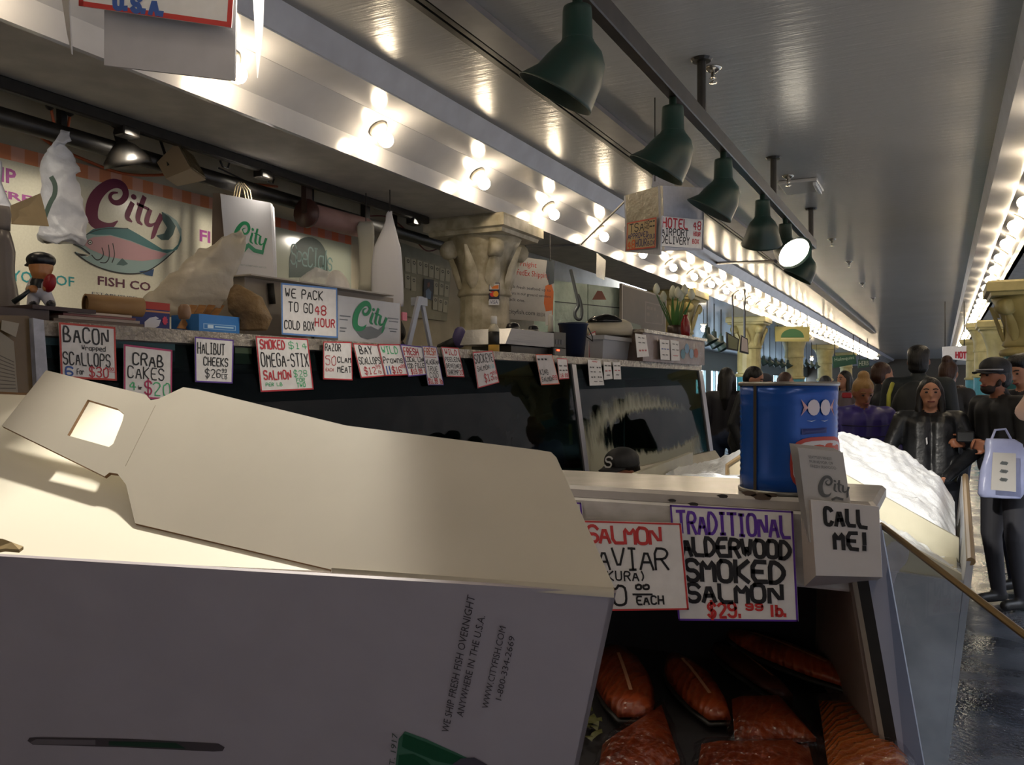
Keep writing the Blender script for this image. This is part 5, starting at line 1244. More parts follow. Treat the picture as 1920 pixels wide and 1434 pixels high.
MB().prism([(-1.75, YF + .25, zrel(-.2)), (-1.75, 1.76, zrel(-.56)), (-.212, 1.76, zrel(-.56)), (-.185, YF + .25, zrel(-.19))], (0, .02, .0)).build('back_panel', mat('case_back_dark', '#2A2A30', .6), sc2)
ZD = zrel(-.56)
MB().prism([(-1.75, 1.12, ZD - .03), (-.04, 1.12, ZD - .03), (-.06, YF, ZD - .03), (-.215, 1.78, ZD - .03), (-1.75, 1.78, ZD - .03)], (0, 0, .03)).build('deck', mat('deck_grey', '#3E3C3E', .4), sc2)
# inner right side, trim and outer post, leaning outwards
def sidep(x0, x1, m, nm, xb0, xb1, yb, w=.006):
    MB().hexa([Vector(q) for q in ((x1, 1.0, ZD), (x1 + w, 1.0, ZD), (xb1 + w, yb + .4, ZD), (xb1, yb + .4, ZD), (x0, YF - .01, zrel(-.2)), (x0 + w, YF - .01, zrel(-.2)), (xb0 + w, yb, zrel(-.2)), (xb0, yb, zrel(-.2)))]).build(nm, m, sc2)
MB().hexa([Vector(q) for q in ((-.08, YF - .01, ZD), (-.07, YF - .01, ZD), (-.212, 1.76, ZD), (-.222, 1.76, ZD), (-.135, YF - .01, zrel(-.2)), (-.125, YF - .01, zrel(-.2)), (-.185, YF + .25, zrel(-.2)), (-.195, YF + .25, zrel(-.2)))]).build('inner_side', mat('case_side_tan', '#7E6E66', .5, var=(6, '#6A5C54', .4)), sc2)
def frontp(x0, x1, m, nm, w, d):
    xx = x1 + (x1 - x0) * 1.4
    MB().hexa([Vector(q) for q in ((xx, YF - .02, .45), (xx + w, YF - .02, .45), (xx + w, YF - .02 + d, .45), (xx, YF - .02 + d, .45), (x0, YF - .02, zrel(-.2)), (x0 + w, YF - .02, zrel(-.2)), (x0 + w, YF - .02 + d, zrel(-.2)), (x0, YF - .02 + d, zrel(-.2)))]).build(nm, m, sc2)
frontp(-.131, -.072, mat('steel_trim', '#8E8274', .45, metal=.2), 'side_trim', .007, .012)
frontp(-.124, -.065, BLK, 'gasket', .016, .012)
frontp(-.108, -.049, mat('post_blue_white', '#9EA2B4', .35), 'outer_post', .03, .02)
MB().span((-1.7, 1.2, .0), (-.3, YF + .4, ZD - .03)).build('cabinet_base', mat('case_base_white', '#8E8C90', .4), sc2)
# grimy spot on the ledge edge
for k, (u, v, s) in enumerate(((1405, 925, .008), (1428, 931, .011), (1446, 928, .007), (1300, 945, .006), (1260, 938, .005), (1355, 930, .006))):
    p = atY(u, v, YF - .0055); MB().add([p + Vector((s * math.cos(q * .6) * (1.4 + .4 * math.sin(q * 3)), 0, s * .5 * math.sin(q * .6))) for q in range(10)], [tuple(range(9, -1, -1))]).build('rust_stain', ink('#4A3A2C' if k < 3 else '#2E2A28'), sc2)
# glass guard with brass edge on the right
gg = thing('glass_guard', 'clear glass guard with a brass top edge right of the salmon case', 'glass guard', (-.05, YF, zrel(-.6)))
ga, gb_ = atY(1652, 984, YF), atT(1960, 1220, .92)
MB().tube([ga, gb_], .0045, 8).build('brass_edge', mat('brass', '#8A7350', .35, metal=.7), gg)
MB().poly([ga, gb_, gb_ - UP * .35, ga - UP * .35 + Vector((.04, -.1, 0))]).build('glass_sheet', glass_mat('guard_glass', '#CFD6DE', .03, .02), gg)

# ---- signs on the case
def ysign(lb, px, bord, items, y, bw=.003, m=None):
    return card('salmon_sign', lb, 'sign', quad(lambda u, v: atY(u, v, y), *px), bord, items, m, 'signs on the salmon case', bw=bw)
PU2 = '#5A2E9A'
ysign('white traditional alderwood smoked salmon sign with a purple border', [(1256, 946), (1487, 958), (1497, 1165), (1272, 1163)], PU2,
  [('TRADITIONAL', (.06, .055, .965, .24), PU2, .0033, .05, 1.5), ('ALDERWOOD', (.08, .28, .96, .43), K, .0044, .05, 1.4), ('SMOKED', (.1, .47, .9, .65), K, .0048, .05, 1.4), ('SALMON', (.1, .68, .88, .83), K, .0044, .05, 1.4), ('$29.', (.27, .845, .56, .965), '#C2302E', .003), ('99', (.59, .845, .72, .9), '#C2302E', .0022), ('lb.', (.78, .86, .92, .95), '#C2302E', .003)], YF - .012)
o, M = ysign('white salmon caviar sign with a red border beside the cardboard box', [(1040, 974), (1277, 981), (1292, 1143), (1050, 1146)], '#C23A3A',
  [('SALMON', (.27, .06, .84, .24), '#C23A3A', .0036, .05, 1.0), ('CAVIAR', (.22, .3, .88, .54), K, .0026, .05, 1.0), ('(IKURA)', (.3, .56, .7, .66), K, .0018), ('20', (.3, .72, .54, .94), K, .0028), ('00', (.62, .71, .72, .76), K, .0024), ('_', (.6, .76, .74, .82), K, .0022), ('EACH', (.62, .84, .82, .93), K, .002)], YF - .03)
ysign('white card with a purple border behind the caviar sign', [(1000, 938), (1090, 942), (1094, 985), (1000, 985)], PU2, [], YF - .01)
# ---- blue can
p = atY(1478, 905, 1.445); p.z = zrel(-.169)
cn = thing('tin_can', 'large blue tin can with fish print on the ledge of the salmon case', 'can', p)
CANB = mat('can_blue', '#1450A8', .25, metal=.25, var=(6, '#0E3C88', .4)); TIN = mat('tin_rim', '#8E8A84', .3, metal=.8)
rc = .0765; hc = .176
prof = [(rc, .004)]
for i in range(26):
    z = .03 + i * .0045; prof.append((rc - (.0012 if i % 2 else 0), z))
prof += [(rc, .155), (rc, hc - .004)]
MB().lathe(prof, p, 48).build('can_body', CANB, cn, True)
MB().lathe([(rc - .002, hc - .006), (rc + .0025, hc - .005), (rc + .003, hc), (rc - .001, hc + .001), (rc - .004, hc - .004), (.001, hc - .006)], p, 48, cap=False).build('top_rim', TIN, cn, True)
MB().lathe([(rc - .002, .0), (rc + .0025, .0), (rc + .003, .005), (rc, .006)], p, 48).build('bottom_rim', TIN, cn, True)
angv = math.atan2((CAM - p).y, (CAM - p).x)
def canpt(da, z, off=.0006): a = angv + da; return p + Vector(((rc + off) * math.cos(a), (rc + off) * math.sin(a), z))
def canpatch(da0, da1, z0, z1, hx, nm, off=.0015, n=6, parent=cn):
    MB().sheet([[canpt(da0 + (da1 - da0) * i / n, z, off) for i in range(n + 1)] for z in (z0, z1)]).build(nm, ink(hx, .35) if isinstance(hx, str) else hx, parent, True)
canpatch(-.74, -.66, .004, hc - .004, mat('can_seam', '#4A4238', .4, metal=.5), 'seam')
def canpoly(pts, hx, nm, off=.002):
    c = (sum(q[0] for q in pts) / len(pts), sum(q[1] for q in pts) / len(pts)); n = len(pts)
    V = [canpt(c[0], c[1], off)]; m_ = 3; fs = []
    for j in range(1, m_ + 1): V += [canpt(c[0] + (a - c[0]) * j / m_, c[1] + (z - c[1]) * j / m_, off) for a, z in pts]
    for i in range(n): fs.append((0, 1 + i, 1 + (i + 1) % n))
    for j in range(m_ - 1):
        for i in range(n):
            a0 = 1 + j * n; fs.append((a0 + i, a0 + n + i, a0 + n + (i + 1) % n, a0 + (i + 1) % n))
    MB().add(V, fs).build(nm, ink(hx, .35), cn, True)
for c0, sg in ((.5, -1), (.78, 1)):
    canpoly([(c0 + .13 * math.cos(q * .524), .137 + .0125 * math.sin(q * .524)) for q in range(12)], '#C8C0C8', 'fish_print', .0022)
    canpoly([(c0 + sg * .12, .137), (c0 + sg * .26, .15), (c0 + sg * .19, .137), (c0 + sg * .26, .124)], '#C89A9C', 'fish_tail_print', .0024)
for c0 in (.45, .75): canpoly([(c0 - .1, .117), (c0, .115), (c0 + .1, .118), (c0, .1165)], '#B8C8E4', 'wave_print', .0024)
canpoly([(.25, .095), (.8, .098), (.8, .106), (.25, .104)], '#1C2A6E', 'name_print', .0024)
ov = [(.75 + .72 * math.copysign(abs(math.cos(q * .262)) ** .6, math.cos(q * .262)), .05 + .042 * math.copysign(abs(math.sin(q * .262)) ** .6, math.sin(q * .262))) for q in range(24)]
canpoly(ov, '#B03A2C', 'oval_border', .0022); canpoly([(.75 + (a - .75) * .93, .05 + (z - .05) * .86) for a, z in ov], '#C4C0C0', 'oval_panel', .0028)
canpoly([(.35, .066), (.5, .079), (.9, .082), (1.2, .078), (1.25, .064), (.8, .06)], '#B4482E', 'crab_print', .0034)

# ---- brochure holder
hx0 = thing('brochure_holder', 'white card holder with hand written call me note on the salmon case', 'holder', atY(1575, 1085, YF - .08))
FT = quad(lambda u, v: atY(u, v, YF - .10), (1520, 937), (1648, 950), (1654, 1082), (1530, 1079))
MF = Map(*FT); MB().prism(MF.p, -MF.n * .004).build('front_panel', mat('holder_white', '#C8C4C4', .4), hx0)
BK = quad(lambda u, v: atY(u, v, YF - .015), (1500, 938), (1640, 950), (1645, 1088), (1508, 1100))
MB().prism(BK, (0, .004, 0)).build('back_panel', mat('holder_side', '#A89E98', .45), hx0)
MB().add([FT[0], BK[0], BK[3], FT[3]], [(0, 1, 2, 3)]).build('side_panel', mat('holder_side', '#A89E98', .45), hx0)
MB().add([FT[3], FT[2], BK[2], BK[3]], [(0, 1, 2, 3)]).build('bottom_panel', mat('holder_side', '#A89E98', .45), hx0)
MB().add([FT[1], BK[1], BK[2], FT[2]], [(0, 1, 2, 3)]).build('side_panel', mat('holder_side', '#A89E98', .45), hx0)
face_strokes('lettering', MF, [('CALL', (.2, .08, .8, .3), '#17171A', .0036, .08, 2.2), ('ME!', (.32, .4, .8, .62), '#17171A', .0036, .08, 2.2)], hx0)
BROC = mat('brochure_paper', '#A9A6A4', .45)
bs = None
for k in range(5):
    q = quad(lambda u, v: atY(u, v, YF - .085 + .013 * k), (1496 - 4 * k, 839 - 2 * k), (1580 - 4 * k, 848 - 2 * k), (1606 - 2 * k, 940), (1518 - 2 * k, 938))
    o, Mk = slab([q[0], q[1], q[2] - UP * .06, q[3] - UP * .06], BROC if k else mat('brochure_front', '#B4B2B2', .4), 'brochure', .003)
    tag(o, 'front brochure with a grey script name standing in the white holder' if k == 0 else 'brochure standing behind the front one in the white holder', 'brochure', 'brochures in the holder')
    if k == 0:
        Mx = Map(*q)
        for i, tx in enumerate(("SEATTLE'S FINEST", 'PURVEYOR OF', 'FRESH SEAFOOD')): printed(tx, Mx, (.2 - .02 * i * 0, .13 + .09 * i, .72 + .04 * (i == 2), .185 + .09 * i), '#6A6A6E', o)
        city_logo(Mx, (.26, .5, .92, .93), '#5A5C5E', o)
        mb_ = MB(); ribbon(mb_, [(.5, .97), (.6, .93), (.72, .96)], .0015, Mx, .0012); mb_.build('fish_print', ink('#5A5C5E'), o)
fill(Map(*quad(lambda u, v: atY(u, v, YF - .09), (1488, 832), (1584, 842), (1586, 850), (1496, 840))), (0, 0, 1, 1), '#6E7468', bs, 'top_edge') if bs else None

# ---- smoked salmon
def salmon_mat(name, c1, c2, fat, rough=.3, ang=0):
    m = bpy.data.materials.new(name); m.use_nodes = True; nt = m.node_tree; N = nt.nodes; L = nt.links; p = N['Principled BSDF']
    p.inputs['Roughness'].default_value = rough; p.inputs['Coat Weight'].default_value = .3
    tc = N.new('ShaderNodeTexCoord'); mp = N.new('ShaderNodeMapping'); mp.inputs['Rotation'].default_value = (0, 0, ang); L.new(tc.outputs['Object'], mp.inputs[0])
    nz = N.new('ShaderNodeTexNoise'); nz.inputs['Scale'].default_value = 22; nz.inputs['Detail'].default_value = 6; L.new(mp.outputs[0], nz.inputs['Vector'])
    cr = N.new('ShaderNodeValToRGB'); cr.color_ramp.elements[0].color = (*lin(c2), 1); cr.color_ramp.elements[1].color = (*lin(c1), 1); cr.color_ramp.elements[0].position = .35; cr.color_ramp.elements[1].position = .65
    L.new(nz.outputs['Fac'], cr.inputs[0])
    wv = N.new('ShaderNodeTexWave'); wv.inputs['Scale'].default_value = 20; wv.inputs['Distortion'].default_value = 7; wv.inputs['Detail'].default_value = 2; L.new(mp.outputs[0], wv.inputs['Vector'])
    c2_ = N.new('ShaderNodeValToRGB'); c2_.color_ramp.elements[0].position = .8; c2_.color_ramp.elements[1].position = 1.0; c2_.color_ramp.elements[1].color = (.22, .22, .22, 1); L.new(wv.outputs['Fac'], c2_.inputs[0])
    mx = N.new('ShaderNodeMix'); mx.data_type = 'RGBA'; L.new(c2_.outputs[0], mx.inputs[0]); L.new(cr.outputs[0], mx.inputs[6]); mx.inputs[7].default_value = (*lin(fat), 1)
    L.new(mx.outputs[2], p.inputs['Base Color'])
    b = N.new('ShaderNodeBump'); b.inputs['Strength'].default_value = .4; b.inputs['Distance'].default_value = .004; L.new(wv.outputs['Fac'], b.inputs['Height']); L.new(b.outputs[0], p.inputs['Normal'])
    return m
SM1 = salmon_mat('smoked_salmon_red', '#94401F', '#742C14', '#B06A48'); SM2 = salmon_mat('smoked_salmon_glazed', '#B4602C', '#8A3A18', '#D8A868', .16, .6); SKN = mat('salmon_skin', '#23211F', .4)
FAT = mat('salmon_fat', '#C4906E', .4)
def fillet(px0, px1, wpx, lift, label, m=SM1, taper=(.35, .8, 1, .95, .8, .45), roll=0.0, skin=True):
    """long side of salmon between two photo points on the deck"""
    a = atZ(*px0, ZD + lift); b = atZ(*px1, ZD + lift); d = (b - a); L_ = d.length; d.normalize(); s = d.cross(UP).normalized()
    nrm = s.cross(d).normalized(); tt = sdep((a + b) / 2); W = wpx * tt / F / 2
    s2 = s * math.cos(roll) + nrm * math.sin(roll); n2 = nrm * math.cos(roll) - s * math.sin(roll)
    t_ = thing('salmon_fillet', label, 'salmon', (a + b) / 2 - UP * lift * 0, 'smoked salmon in the case')
    n = len(taper); top = []; rings = []; sk = []
    for i, w in enumerate(taper):
        c = a + d * L_ * i / (n - 1); h = .022 * (w ** .5)
        rings.append([c + s2 * W * w * x + n2 * h * z for x, z in ((-1, .0), (-.8, .75), (-.3, 1.05), (.25, .95), (.75, .6), (1, .0))])
        sk.append([c + s2 * W * w * 1.05 * x - n2 * .005 for x in (-1, -.5, 0, .5, 1)] )
    fl_ = MB().loft(rings, True).build('flesh', m, t_, True)
    if skin:
        mb = MB(); mb.sheet(sk); o_ = mb.build('skin', SKN, t_, True); o_.modifiers.new('s', 'SOLIDIFY').thickness = .005
    fm = MB(); rows = []
    for i, w in enumerate(taper):
        c = a + d * L_ * i / (n - 1) + n2 * (.022 * w ** .5 * 1.04 + .001) - s2 * W * w * .05
        rows.append([c - s2 * .003, c + s2 * .003])
    fm.sheet(rows[1:-1]).build('fat_line', FAT, fl_, True)
    return t_
fillet((1150, 1225), (1190, 1345), 110, .03, 'dark red salmon side standing leftmost in the case', taper=(.55, .9, 1, .95, .8, .5))
fillet((1262, 1235), (1350, 1350), 85, .025, 'salmon side lying in the middle under the caviar sign')
fillet((1345, 1215), (1470, 1310), 75, .03, 'dark skinned salmon side behind the long bright one', mat('salmon_dark', '#4A2418', .4, var=(20, '#2A1812', .6)), roll=.3)
fillet((1372, 1190), (1600, 1285), 85, .06, 'long bright salmon side lying under the alderwood sign')
def vac_mat():
    m = bpy.data.materials.new('vacuum_film'); m.use_nodes = True; nt = m.node_tree; N = nt.nodes; L = nt.links; N.remove(N['Principled BSDF'])
    tr = N.new('ShaderNodeBsdfTransparent'); tr.inputs[0].default_value = (.93, .93, .95, 1)
    gl = N.new('ShaderNodeBsdfGlossy'); gl.inputs['Roughness'].default_value = .12
    tc = N.new('ShaderNodeTexCoord'); nz = N.new('ShaderNodeTexNoise'); nz.inputs['Scale'].default_value = 55; nz.inputs['Detail'].default_value = 3; L.new(tc.outputs['Object'], nz.inputs['Vector'])
    b = N.new('ShaderNodeBump'); b.inputs['Strength'].default_value = 1.0; b.inputs['Distance'].default_value = .012; L.new(nz.outputs['Fac'], b.inputs['Height']); L.new(b.outputs[0], gl.inputs['Normal'])
    lw = N.new('ShaderNodeLayerWeight'); lw.inputs[0].default_value = .35
    mr = N.new('ShaderNodeMath'); mr.operation = 'MULTIPLY_ADD'; mr.inputs[1].default_value = .3; mr.inputs[2].default_value = .05; L.new(lw.outputs['Facing'], mr.inputs[0])
    mx = N.new('ShaderNodeMixShader'); L.new(mr.outputs[0], mx.inputs[0]); L.new(tr.outputs[0], mx.inputs[1]); L.new(gl.outputs[0], mx.inputs[2]); L.new(mx.outputs[0], N['Material Output'].inputs['Surface'])
    return m
FILM = vac_mat()
def salmon_pack(quadpx, lift, th, label, m, grow=1.14, film_rough=.006):
    c4 = [atZ(u, v, ZD + lift) for u, v in quadpx]; c = sum(c4, Vector()) / 4
    t_ = thing('salmon_pack', label, 'salmon pack', c - UP * .001, 'vacuum packed salmon')
    def blk(g, z0, z1, name, mm, jit=0, n=6):
        M_ = lambda u, v, z: ((c4[0] * (1 - u) + c4[1] * u) * (1 - v) + (c4[3] * (1 - u) + c4[2] * u) * v - c) * g + c + UP * z
        gr = [[M_(i / n, j / n, z0 + (z1 - z0) * (1 - max(abs(i / n - .5), abs(j / n - .5)) ** 6 * 64 * .8)) for j in range(n + 1)] for i in range(n + 1)]
        mb = MB().sheet(gr)
        rim = [gr[0][j] for j in range(n + 1)] + [gr[i][n] for i in range(1, n + 1)] + [gr[n][j] for j in range(n - 1, -1, -1)] + [gr[i][0] for i in range(n - 1, 0, -1)]
        low = [Vector((q.x, q.y, c.z + z0 - .002)) for q in rim]; nn = len(rim)
        mb.add(rim + low, [(i, (i + 1) % nn, (i + 1) % nn + nn, i + nn) for i in range(nn)])
        if jit: mb.jitter(jit, 30)
        return mb.build(name, mm, t_, True)
    blk(1.0, 0, th, 'salmon_block', m); blk(grow, -.002, th + .004, 'plastic_film', FILM, film_rough, 12)
    return t_
salmon_pack([(1535, 1318), (1672, 1318), (1715, 1480), (1560, 1490)], .03, .022, 'vacuum packed glazed salmon block with bright highlights at the right', SM2, 1.2)
salmon_pack([(1372, 1315), (1465, 1312), (1530, 1388), (1378, 1392)], .03, .02, 'vacuum packed salmon block in the middle of the case', SM1, 1.18)
salmon_pack([(1315, 1400), (1515, 1398), (1540, 1500), (1300, 1500)], .02, .022, 'vacuum packed salmon block at the bottom picture edge', SM1, 1.12)
salmon_pack([(1130, 1400), (1240, 1325), (1275, 1430), (1110, 1520)], .02, .02, 'vacuum packed salmon side in the lower left of the case', SM1, 1.14)
for k in range(14):
    p = atZ(1096 + random.uniform(-12, 14), 1370 + random.uniform(-26, 30), ZD + .012); a = random.uniform(0, 6.3); d = Vector((math.cos(a), math.sin(a), .3)); s = Vector((-d.y, d.x, 0))
    o = MB().sheet([[p + d * .02 * f - s * w + UP * .006 * math.sin(f * 3), p + d * .02 * f + s * w + UP * .004] for f, w in ((0, .002), (.4, .007), (.8, .006), (1.2, .001))]).build('garnish_leaf', mat('garnish_olive', '#5A5A34', .4), None, True)
    tag(o, 'small curled olive garnish leaf beside the cardboard box', 'leaf', 'garnish leaves in the case')

# ================================================================== FOREGROUND CARDBOARD BOX
def cc(lat, t, z): return CAM + RIGHT * lat + FWD * t + UP * z
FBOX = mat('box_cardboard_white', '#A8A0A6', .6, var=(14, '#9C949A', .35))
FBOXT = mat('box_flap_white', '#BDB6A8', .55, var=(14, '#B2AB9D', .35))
EDGE = mat('kraft_edge', '#7A5A38', .7)
TRc = atT(1155, 1112, .70); TLc = atT(-250, 1031, .895); TLc.z = TRc.z
dn = (atT(1085, 1434, .785) - TRc); dn = dn * (0.36 / abs(dn.z))
BRc = TRc + dn; BLc = TLc + dn
bdep = FWD * .30 - RIGHT * .02
fb = thing('cardboard_box', 'big white printed cardboard box with open flaps in the foreground', 'box', ((BRc + BLc) / 2 + bdep / 2))
MFb = Map(TLc, TRc, BRc, BLc)
MB().prism(MFb.p, -MFb.n * .004).build('front_wall', FBOX, fb)
rs_ = Map(TRc, TRc + bdep, BRc + bdep, BRc); MB().prism([TRc, TRc + bdep, BRc + bdep, BRc], -(TRc - TLc).normalized() * .004).build('side_wall', FBOX, fb)
MB().prism([TLc, TLc + bdep, BLc + bdep, BLc], (TRc - TLc).normalized() * .004).build('side_wall', FBOX, fb)
MB().prism([TLc + bdep, TRc + bdep, BRc + bdep, BLc + bdep], -bdep.normalized() * .004).build('back_wall', FBOX, fb)
MB().prism([BLc, BRc, BRc + bdep, BLc + bdep], UP * .004).build('box_bottom', FBOX, fb)
def FU(u, v):
    q = onP(u, v, TRc, MFb.n); e = (TRc - TLc); w = q - TLc
    # solve in the plane: q = TL + e*x + dn*y
    G = np.array([[e.dot(e), e.dot(dn)], [e.dot(dn), dn.dot(dn)]]); r = np.linalg.solve(G, np.array([w.dot(e), w.dot(dn)])); return float(r[0]), float(r[1])
# text runs up the face: map with its own axes
def upmap(pl_start, pl_end, height_px):
    (u0, v0), (u1, v1) = pl_start, pl_end
    a = onP(u0, v0, TRc, MFb.n) + MFb.n * .0006; b = onP(u1, v1, TRc, MFb.n) + MFb.n * .0006
    e = (b - a); up = MFb.n.cross(e).normalized(); h = height_px * .74 / F
    return Map(a + up * h, b + up * h, b, a)
for txt, s_, e_, hh, hx in (('WE SHIP FRESH FISH OVERNIGHT', (842, 1372), (892, 1116), 15, '#3C363A'), ('ANYWHERE IN THE U.S.A.', (869, 1342), (911, 1153), 14, '#3C363A'), ('WWW.CITYFISH.COM', (916, 1327), (950, 1174), 13, '#3C363A'), ('1-800-334-2669', (941, 1311), (967, 1192), 12, '#3C363A'), ('EST. 1917', (739, 1450), (747, 1374), 12, '#3C4A44')):
    printed(txt, upmap(s_, e_, hh), (0, 0, 1, 1), hx, fb)
def fpoly(px, hx, nm, h=.0006): 
    MB().poly([onP(u, v, TRc, MFb.n) + MFb.n * h for u, v in px]).build(nm, ink(hx), fb)
fpoly([(748, 1384), (760, 1370), (800, 1385), (860, 1412), (905, 1434), (900, 1470), (740, 1470), (742, 1430)], '#3E6A54', 'green_print', .0005)
fpoly([(757, 1374), (800, 1390), (870, 1420), (862, 1434), (820, 1426), (765, 1404), (754, 1398)], '#0F4A2E', 'green_print', .0009)
fpoly([(749, 1414), (775, 1412), (800, 1424), (815, 1440), (800, 1470), (742, 1470)], '#0F4A2E', 'green_print', .0009)
fpoly([(850, 1430), (865, 1420), (890, 1418), (915, 1432), (920, 1470), (850, 1470)], '#4A4650', 'salmon_print', .0012)
# hand slot
sm_ = [(52, 1388), (56, 1382), (70, 1381), (240, 1384), (410, 1393), (422, 1400), (418, 1407), (400, 1408), (230, 1400), (62, 1395)]
fpoly(sm_, '#4A4246', 'hand_slot', .0006)
fpoly([(58, 1390), (70, 1384), (180, 1386), (180, 1395), (64, 1394)], '#6E666A', 'slot_inner', .001); fpoly([(205, 1388), (330, 1391), (350, 1402), (205, 1396)], '#1E3A2C', 'slot_print', .001)
# flaps
H1 = atZ(622, 1072, TRc.z); H2 = atT(1150, 1110, .70); C1 = atT(1038, 850, .825)
nF = (H2 - H1).cross(C1 - H2).normalized(); nF = nF if nF.z > 0 else -nF
def fp(u, v): return onP(u, v, H2, nF)
lid_px = [(345, 728), (372, 732), (650, 800), (1010, 846), (1034, 850), (1044, 860), (1152, 1103), (1146, 1108), (622, 1070), (255, 983), (238, 910), (222, 890), (207, 888), (198, 895), (5, 800), (88, 696), (275, 742), (284, 752), (298, 750)]
hole_px = [(166, 751), (222, 768), (234, 778), (231, 792), (214, 834), (206, 840), (192, 836), (128, 818)]
def holed(outer, hole, d, m, nm, parent):
    import bmesh
    bm = bmesh.new(); vo = [bm.verts.new(fp(*q)) for q in outer]; vh = [bm.verts.new(fp(*q)) for q in hole]
    eds = [bm.edges.new((vs[i], vs[(i + 1) % len(vs)])) for vs in (vo, vh) for i in range(len(vs))]
    bmesh.ops.triangle_fill(bm, use_beauty=True, use_dissolve=False, edges=eds)
    me = bpy.data.meshes.new(nm); bm.normal_update()
    for v in bm.verts: v.co -= parent.location
    bm.to_mesh(me); bm.free(); me.materials.append(m); me.materials.append(EDGE)
    o = bpy.data.objects.new(nm, me); COL.objects.link(o); o.parent = parent
    s = o.modifiers.new('s', 'SOLIDIFY'); s.thickness = .004; s.offset = 0; s.material_offset_rim = 1
    return o
holed(lid_px, hole_px, .004, FBOXT, 'handle_flap', fb)
cr_ = MB(); cr_.tube([fp(293, 762) + nF * .0021, fp(237, 876) + nF * .0021], .0004, 4); cr_.build('fold_line', ink('#A89E8C'), fb)
# hinge strip along the front edge
MB().sheet([[H1 + UP * .001, H1 + UP * .004 - bdep * .006, H1 - UP * .004 - bdep * .008], [H2 + UP * .001, H2 + UP * .004 - bdep * .006, H2 - UP * .004 - bdep * .008]]).build('hinge_fold', FBOXT, fb, True)
# lit inner flap rising behind
L1 = TLc.copy(); F1 = atT(45, 740, 1.22)
nI = (H1 - L1).cross(F1 - H1).normalized(); nI = nI if nI.z > 0 else -nI
def ip(u, v): return onP(u, v, H1, nI)
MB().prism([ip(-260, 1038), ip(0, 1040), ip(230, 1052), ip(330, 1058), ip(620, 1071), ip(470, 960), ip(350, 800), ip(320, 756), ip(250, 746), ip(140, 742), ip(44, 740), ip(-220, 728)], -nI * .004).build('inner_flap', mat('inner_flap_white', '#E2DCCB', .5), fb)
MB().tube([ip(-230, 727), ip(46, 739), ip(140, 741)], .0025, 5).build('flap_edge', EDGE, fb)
MB().prism([atT(-30, 1012, .84), atT(6, 1016, .835), atT(22, 1022, .83), atT(44, 1030, .825), atT(36, 1036, .82), atT(10, 1034, .825), atT(-30, 1040, .83)], UP * .003).build('torn_edge', mat('torn_kraft', '#A08A60', .7), fb)
# packing table under the box (below the picture)
tbz = BRc.z - .002
pt = thing('packing_table', 'plain steel packing table under the big cardboard box', 'table', ((BRc + BLc) / 2 + bdep / 2) * 1)
pt.location.z = 0
cq = [BLc, BRc, BRc + bdep * .9, BLc + bdep * .9]
MB().prism([Vector((q.x, q.y, tbz - .03)) for q in cq], UP * .03).build('table_top', STEEL, pt)
for q in cq:
    q2 = q.lerp(sum(cq, Vector()) / 4, .1); MB().tube([(q2.x, q2.y, 0), (q2.x, q2.y, tbz - .03)], .018, 8).build('leg', STEEL, pt)

# ================================================================== ICE BINS
BINW = mat('bin_white', '#C4C0AC', .4, var=(5, '#ACA894', .5)); BING = mat('bin_grey_metal', '#B4B6BA', .5, metal=0, var=(5, '#8C8E94', .7))
ibn = thing('ice_bin', 'white two step ice bin with a grey metal front beside the salmon case', 'ice bin', (-.6, 4.6, 0))
def slope(x, base): return base - .30 * (x + .5)     # falls toward the aisle
XL, XR2 = -1.45, .10
MB().hexa([Vector(q) for q in ((XL, 3.78, .3), (.02, 3.78, .3), (.02, 5.3, .3), (XL, 5.3, .3), (XL, 3.72, .78), (.06, 3.72, .74), (.06, 5.4, .74), (XL, 5.4, .78))]).build('bin_body', BINW, ibn)
MB().hexa([Vector(q) for q in ((-.62, 3.74, 0), (.0, 3.74, 0), (.0, 3.77, 0), (-.62, 3.77, 0), (-.62, 3.66, .80), (.075, 3.66, .76), (.075, 3.69, .76), (-.62, 3.69, .80))]).build('front_sheet', BING, ibn)
MB().hexa([Vector(q) for q in ((.0, 3.74, .0), (.02, 3.74, .0), (.02, 5.35, .0), (.0, 5.35, .0), (.085, 3.66, .84), (.11, 3.66, .84), (.13, 5.4, 1.0), (.1, 5.4, 1.0))]).build('end_sheet', BING, ibn)
MB().tube([(.1, 3.66, .84), (.12, 5.4, 1.0)], .016, 8).build('wood_edge', mat('wood_edge', '#7E6848', .6), ibn)
for y, zb, zt_ in ((3.70, .74, 0), (4.28, .8, 0)):
    x0, x1 = -.75, .07
    top0 = 1.28 if y > 4 else 1.2; top1 = .825 if y > 4 else .78
    MB().hexa([Vector(q) for q in ((x0, y, zb - .1), (x1, y, zb - .1), (x1, y + .035, zb - .1), (x0, y + .035, zb - .1), (x0, y, top0), (x1, y, top1), (x1, y + .035, top1), (x0, y + .035, top0))]).build('divider_board', BINW, ibn)
MB().hexa([Vector(q) for q in ((XL, 3.7, .7), (XL + .03, 3.7, .7), (XL + .03, 5.4, .7), (XL, 5.4, .7), (XL, 3.7, 1.03), (XL + .03, 3.7, 1.03), (XL + .03, 5.4, 1.08), (XL, 5.4, 1.08))]).build('end_board', BINW, ibn)
SNOW = mat('snow_ice', '#F2F6FA', .5, var=(70, '#E4EAF2', .5), bump=(110, .25))
def icez(x, y, top):
    k = (x - XL) / (XR2 - XL)
    return top - .42 * max(0, k - .42) ** 1.05 - .35 * max(0, .45 - k) 
def ridge(x):
    return 1.275 - .32 * (x + .5) if -.5 <= x < -.18 else (1.172 - .68 * (x + .18) - 1.4 * max(0, x + .01) if x >= -.18 else 1.275 - .28 * (-.5 - x))
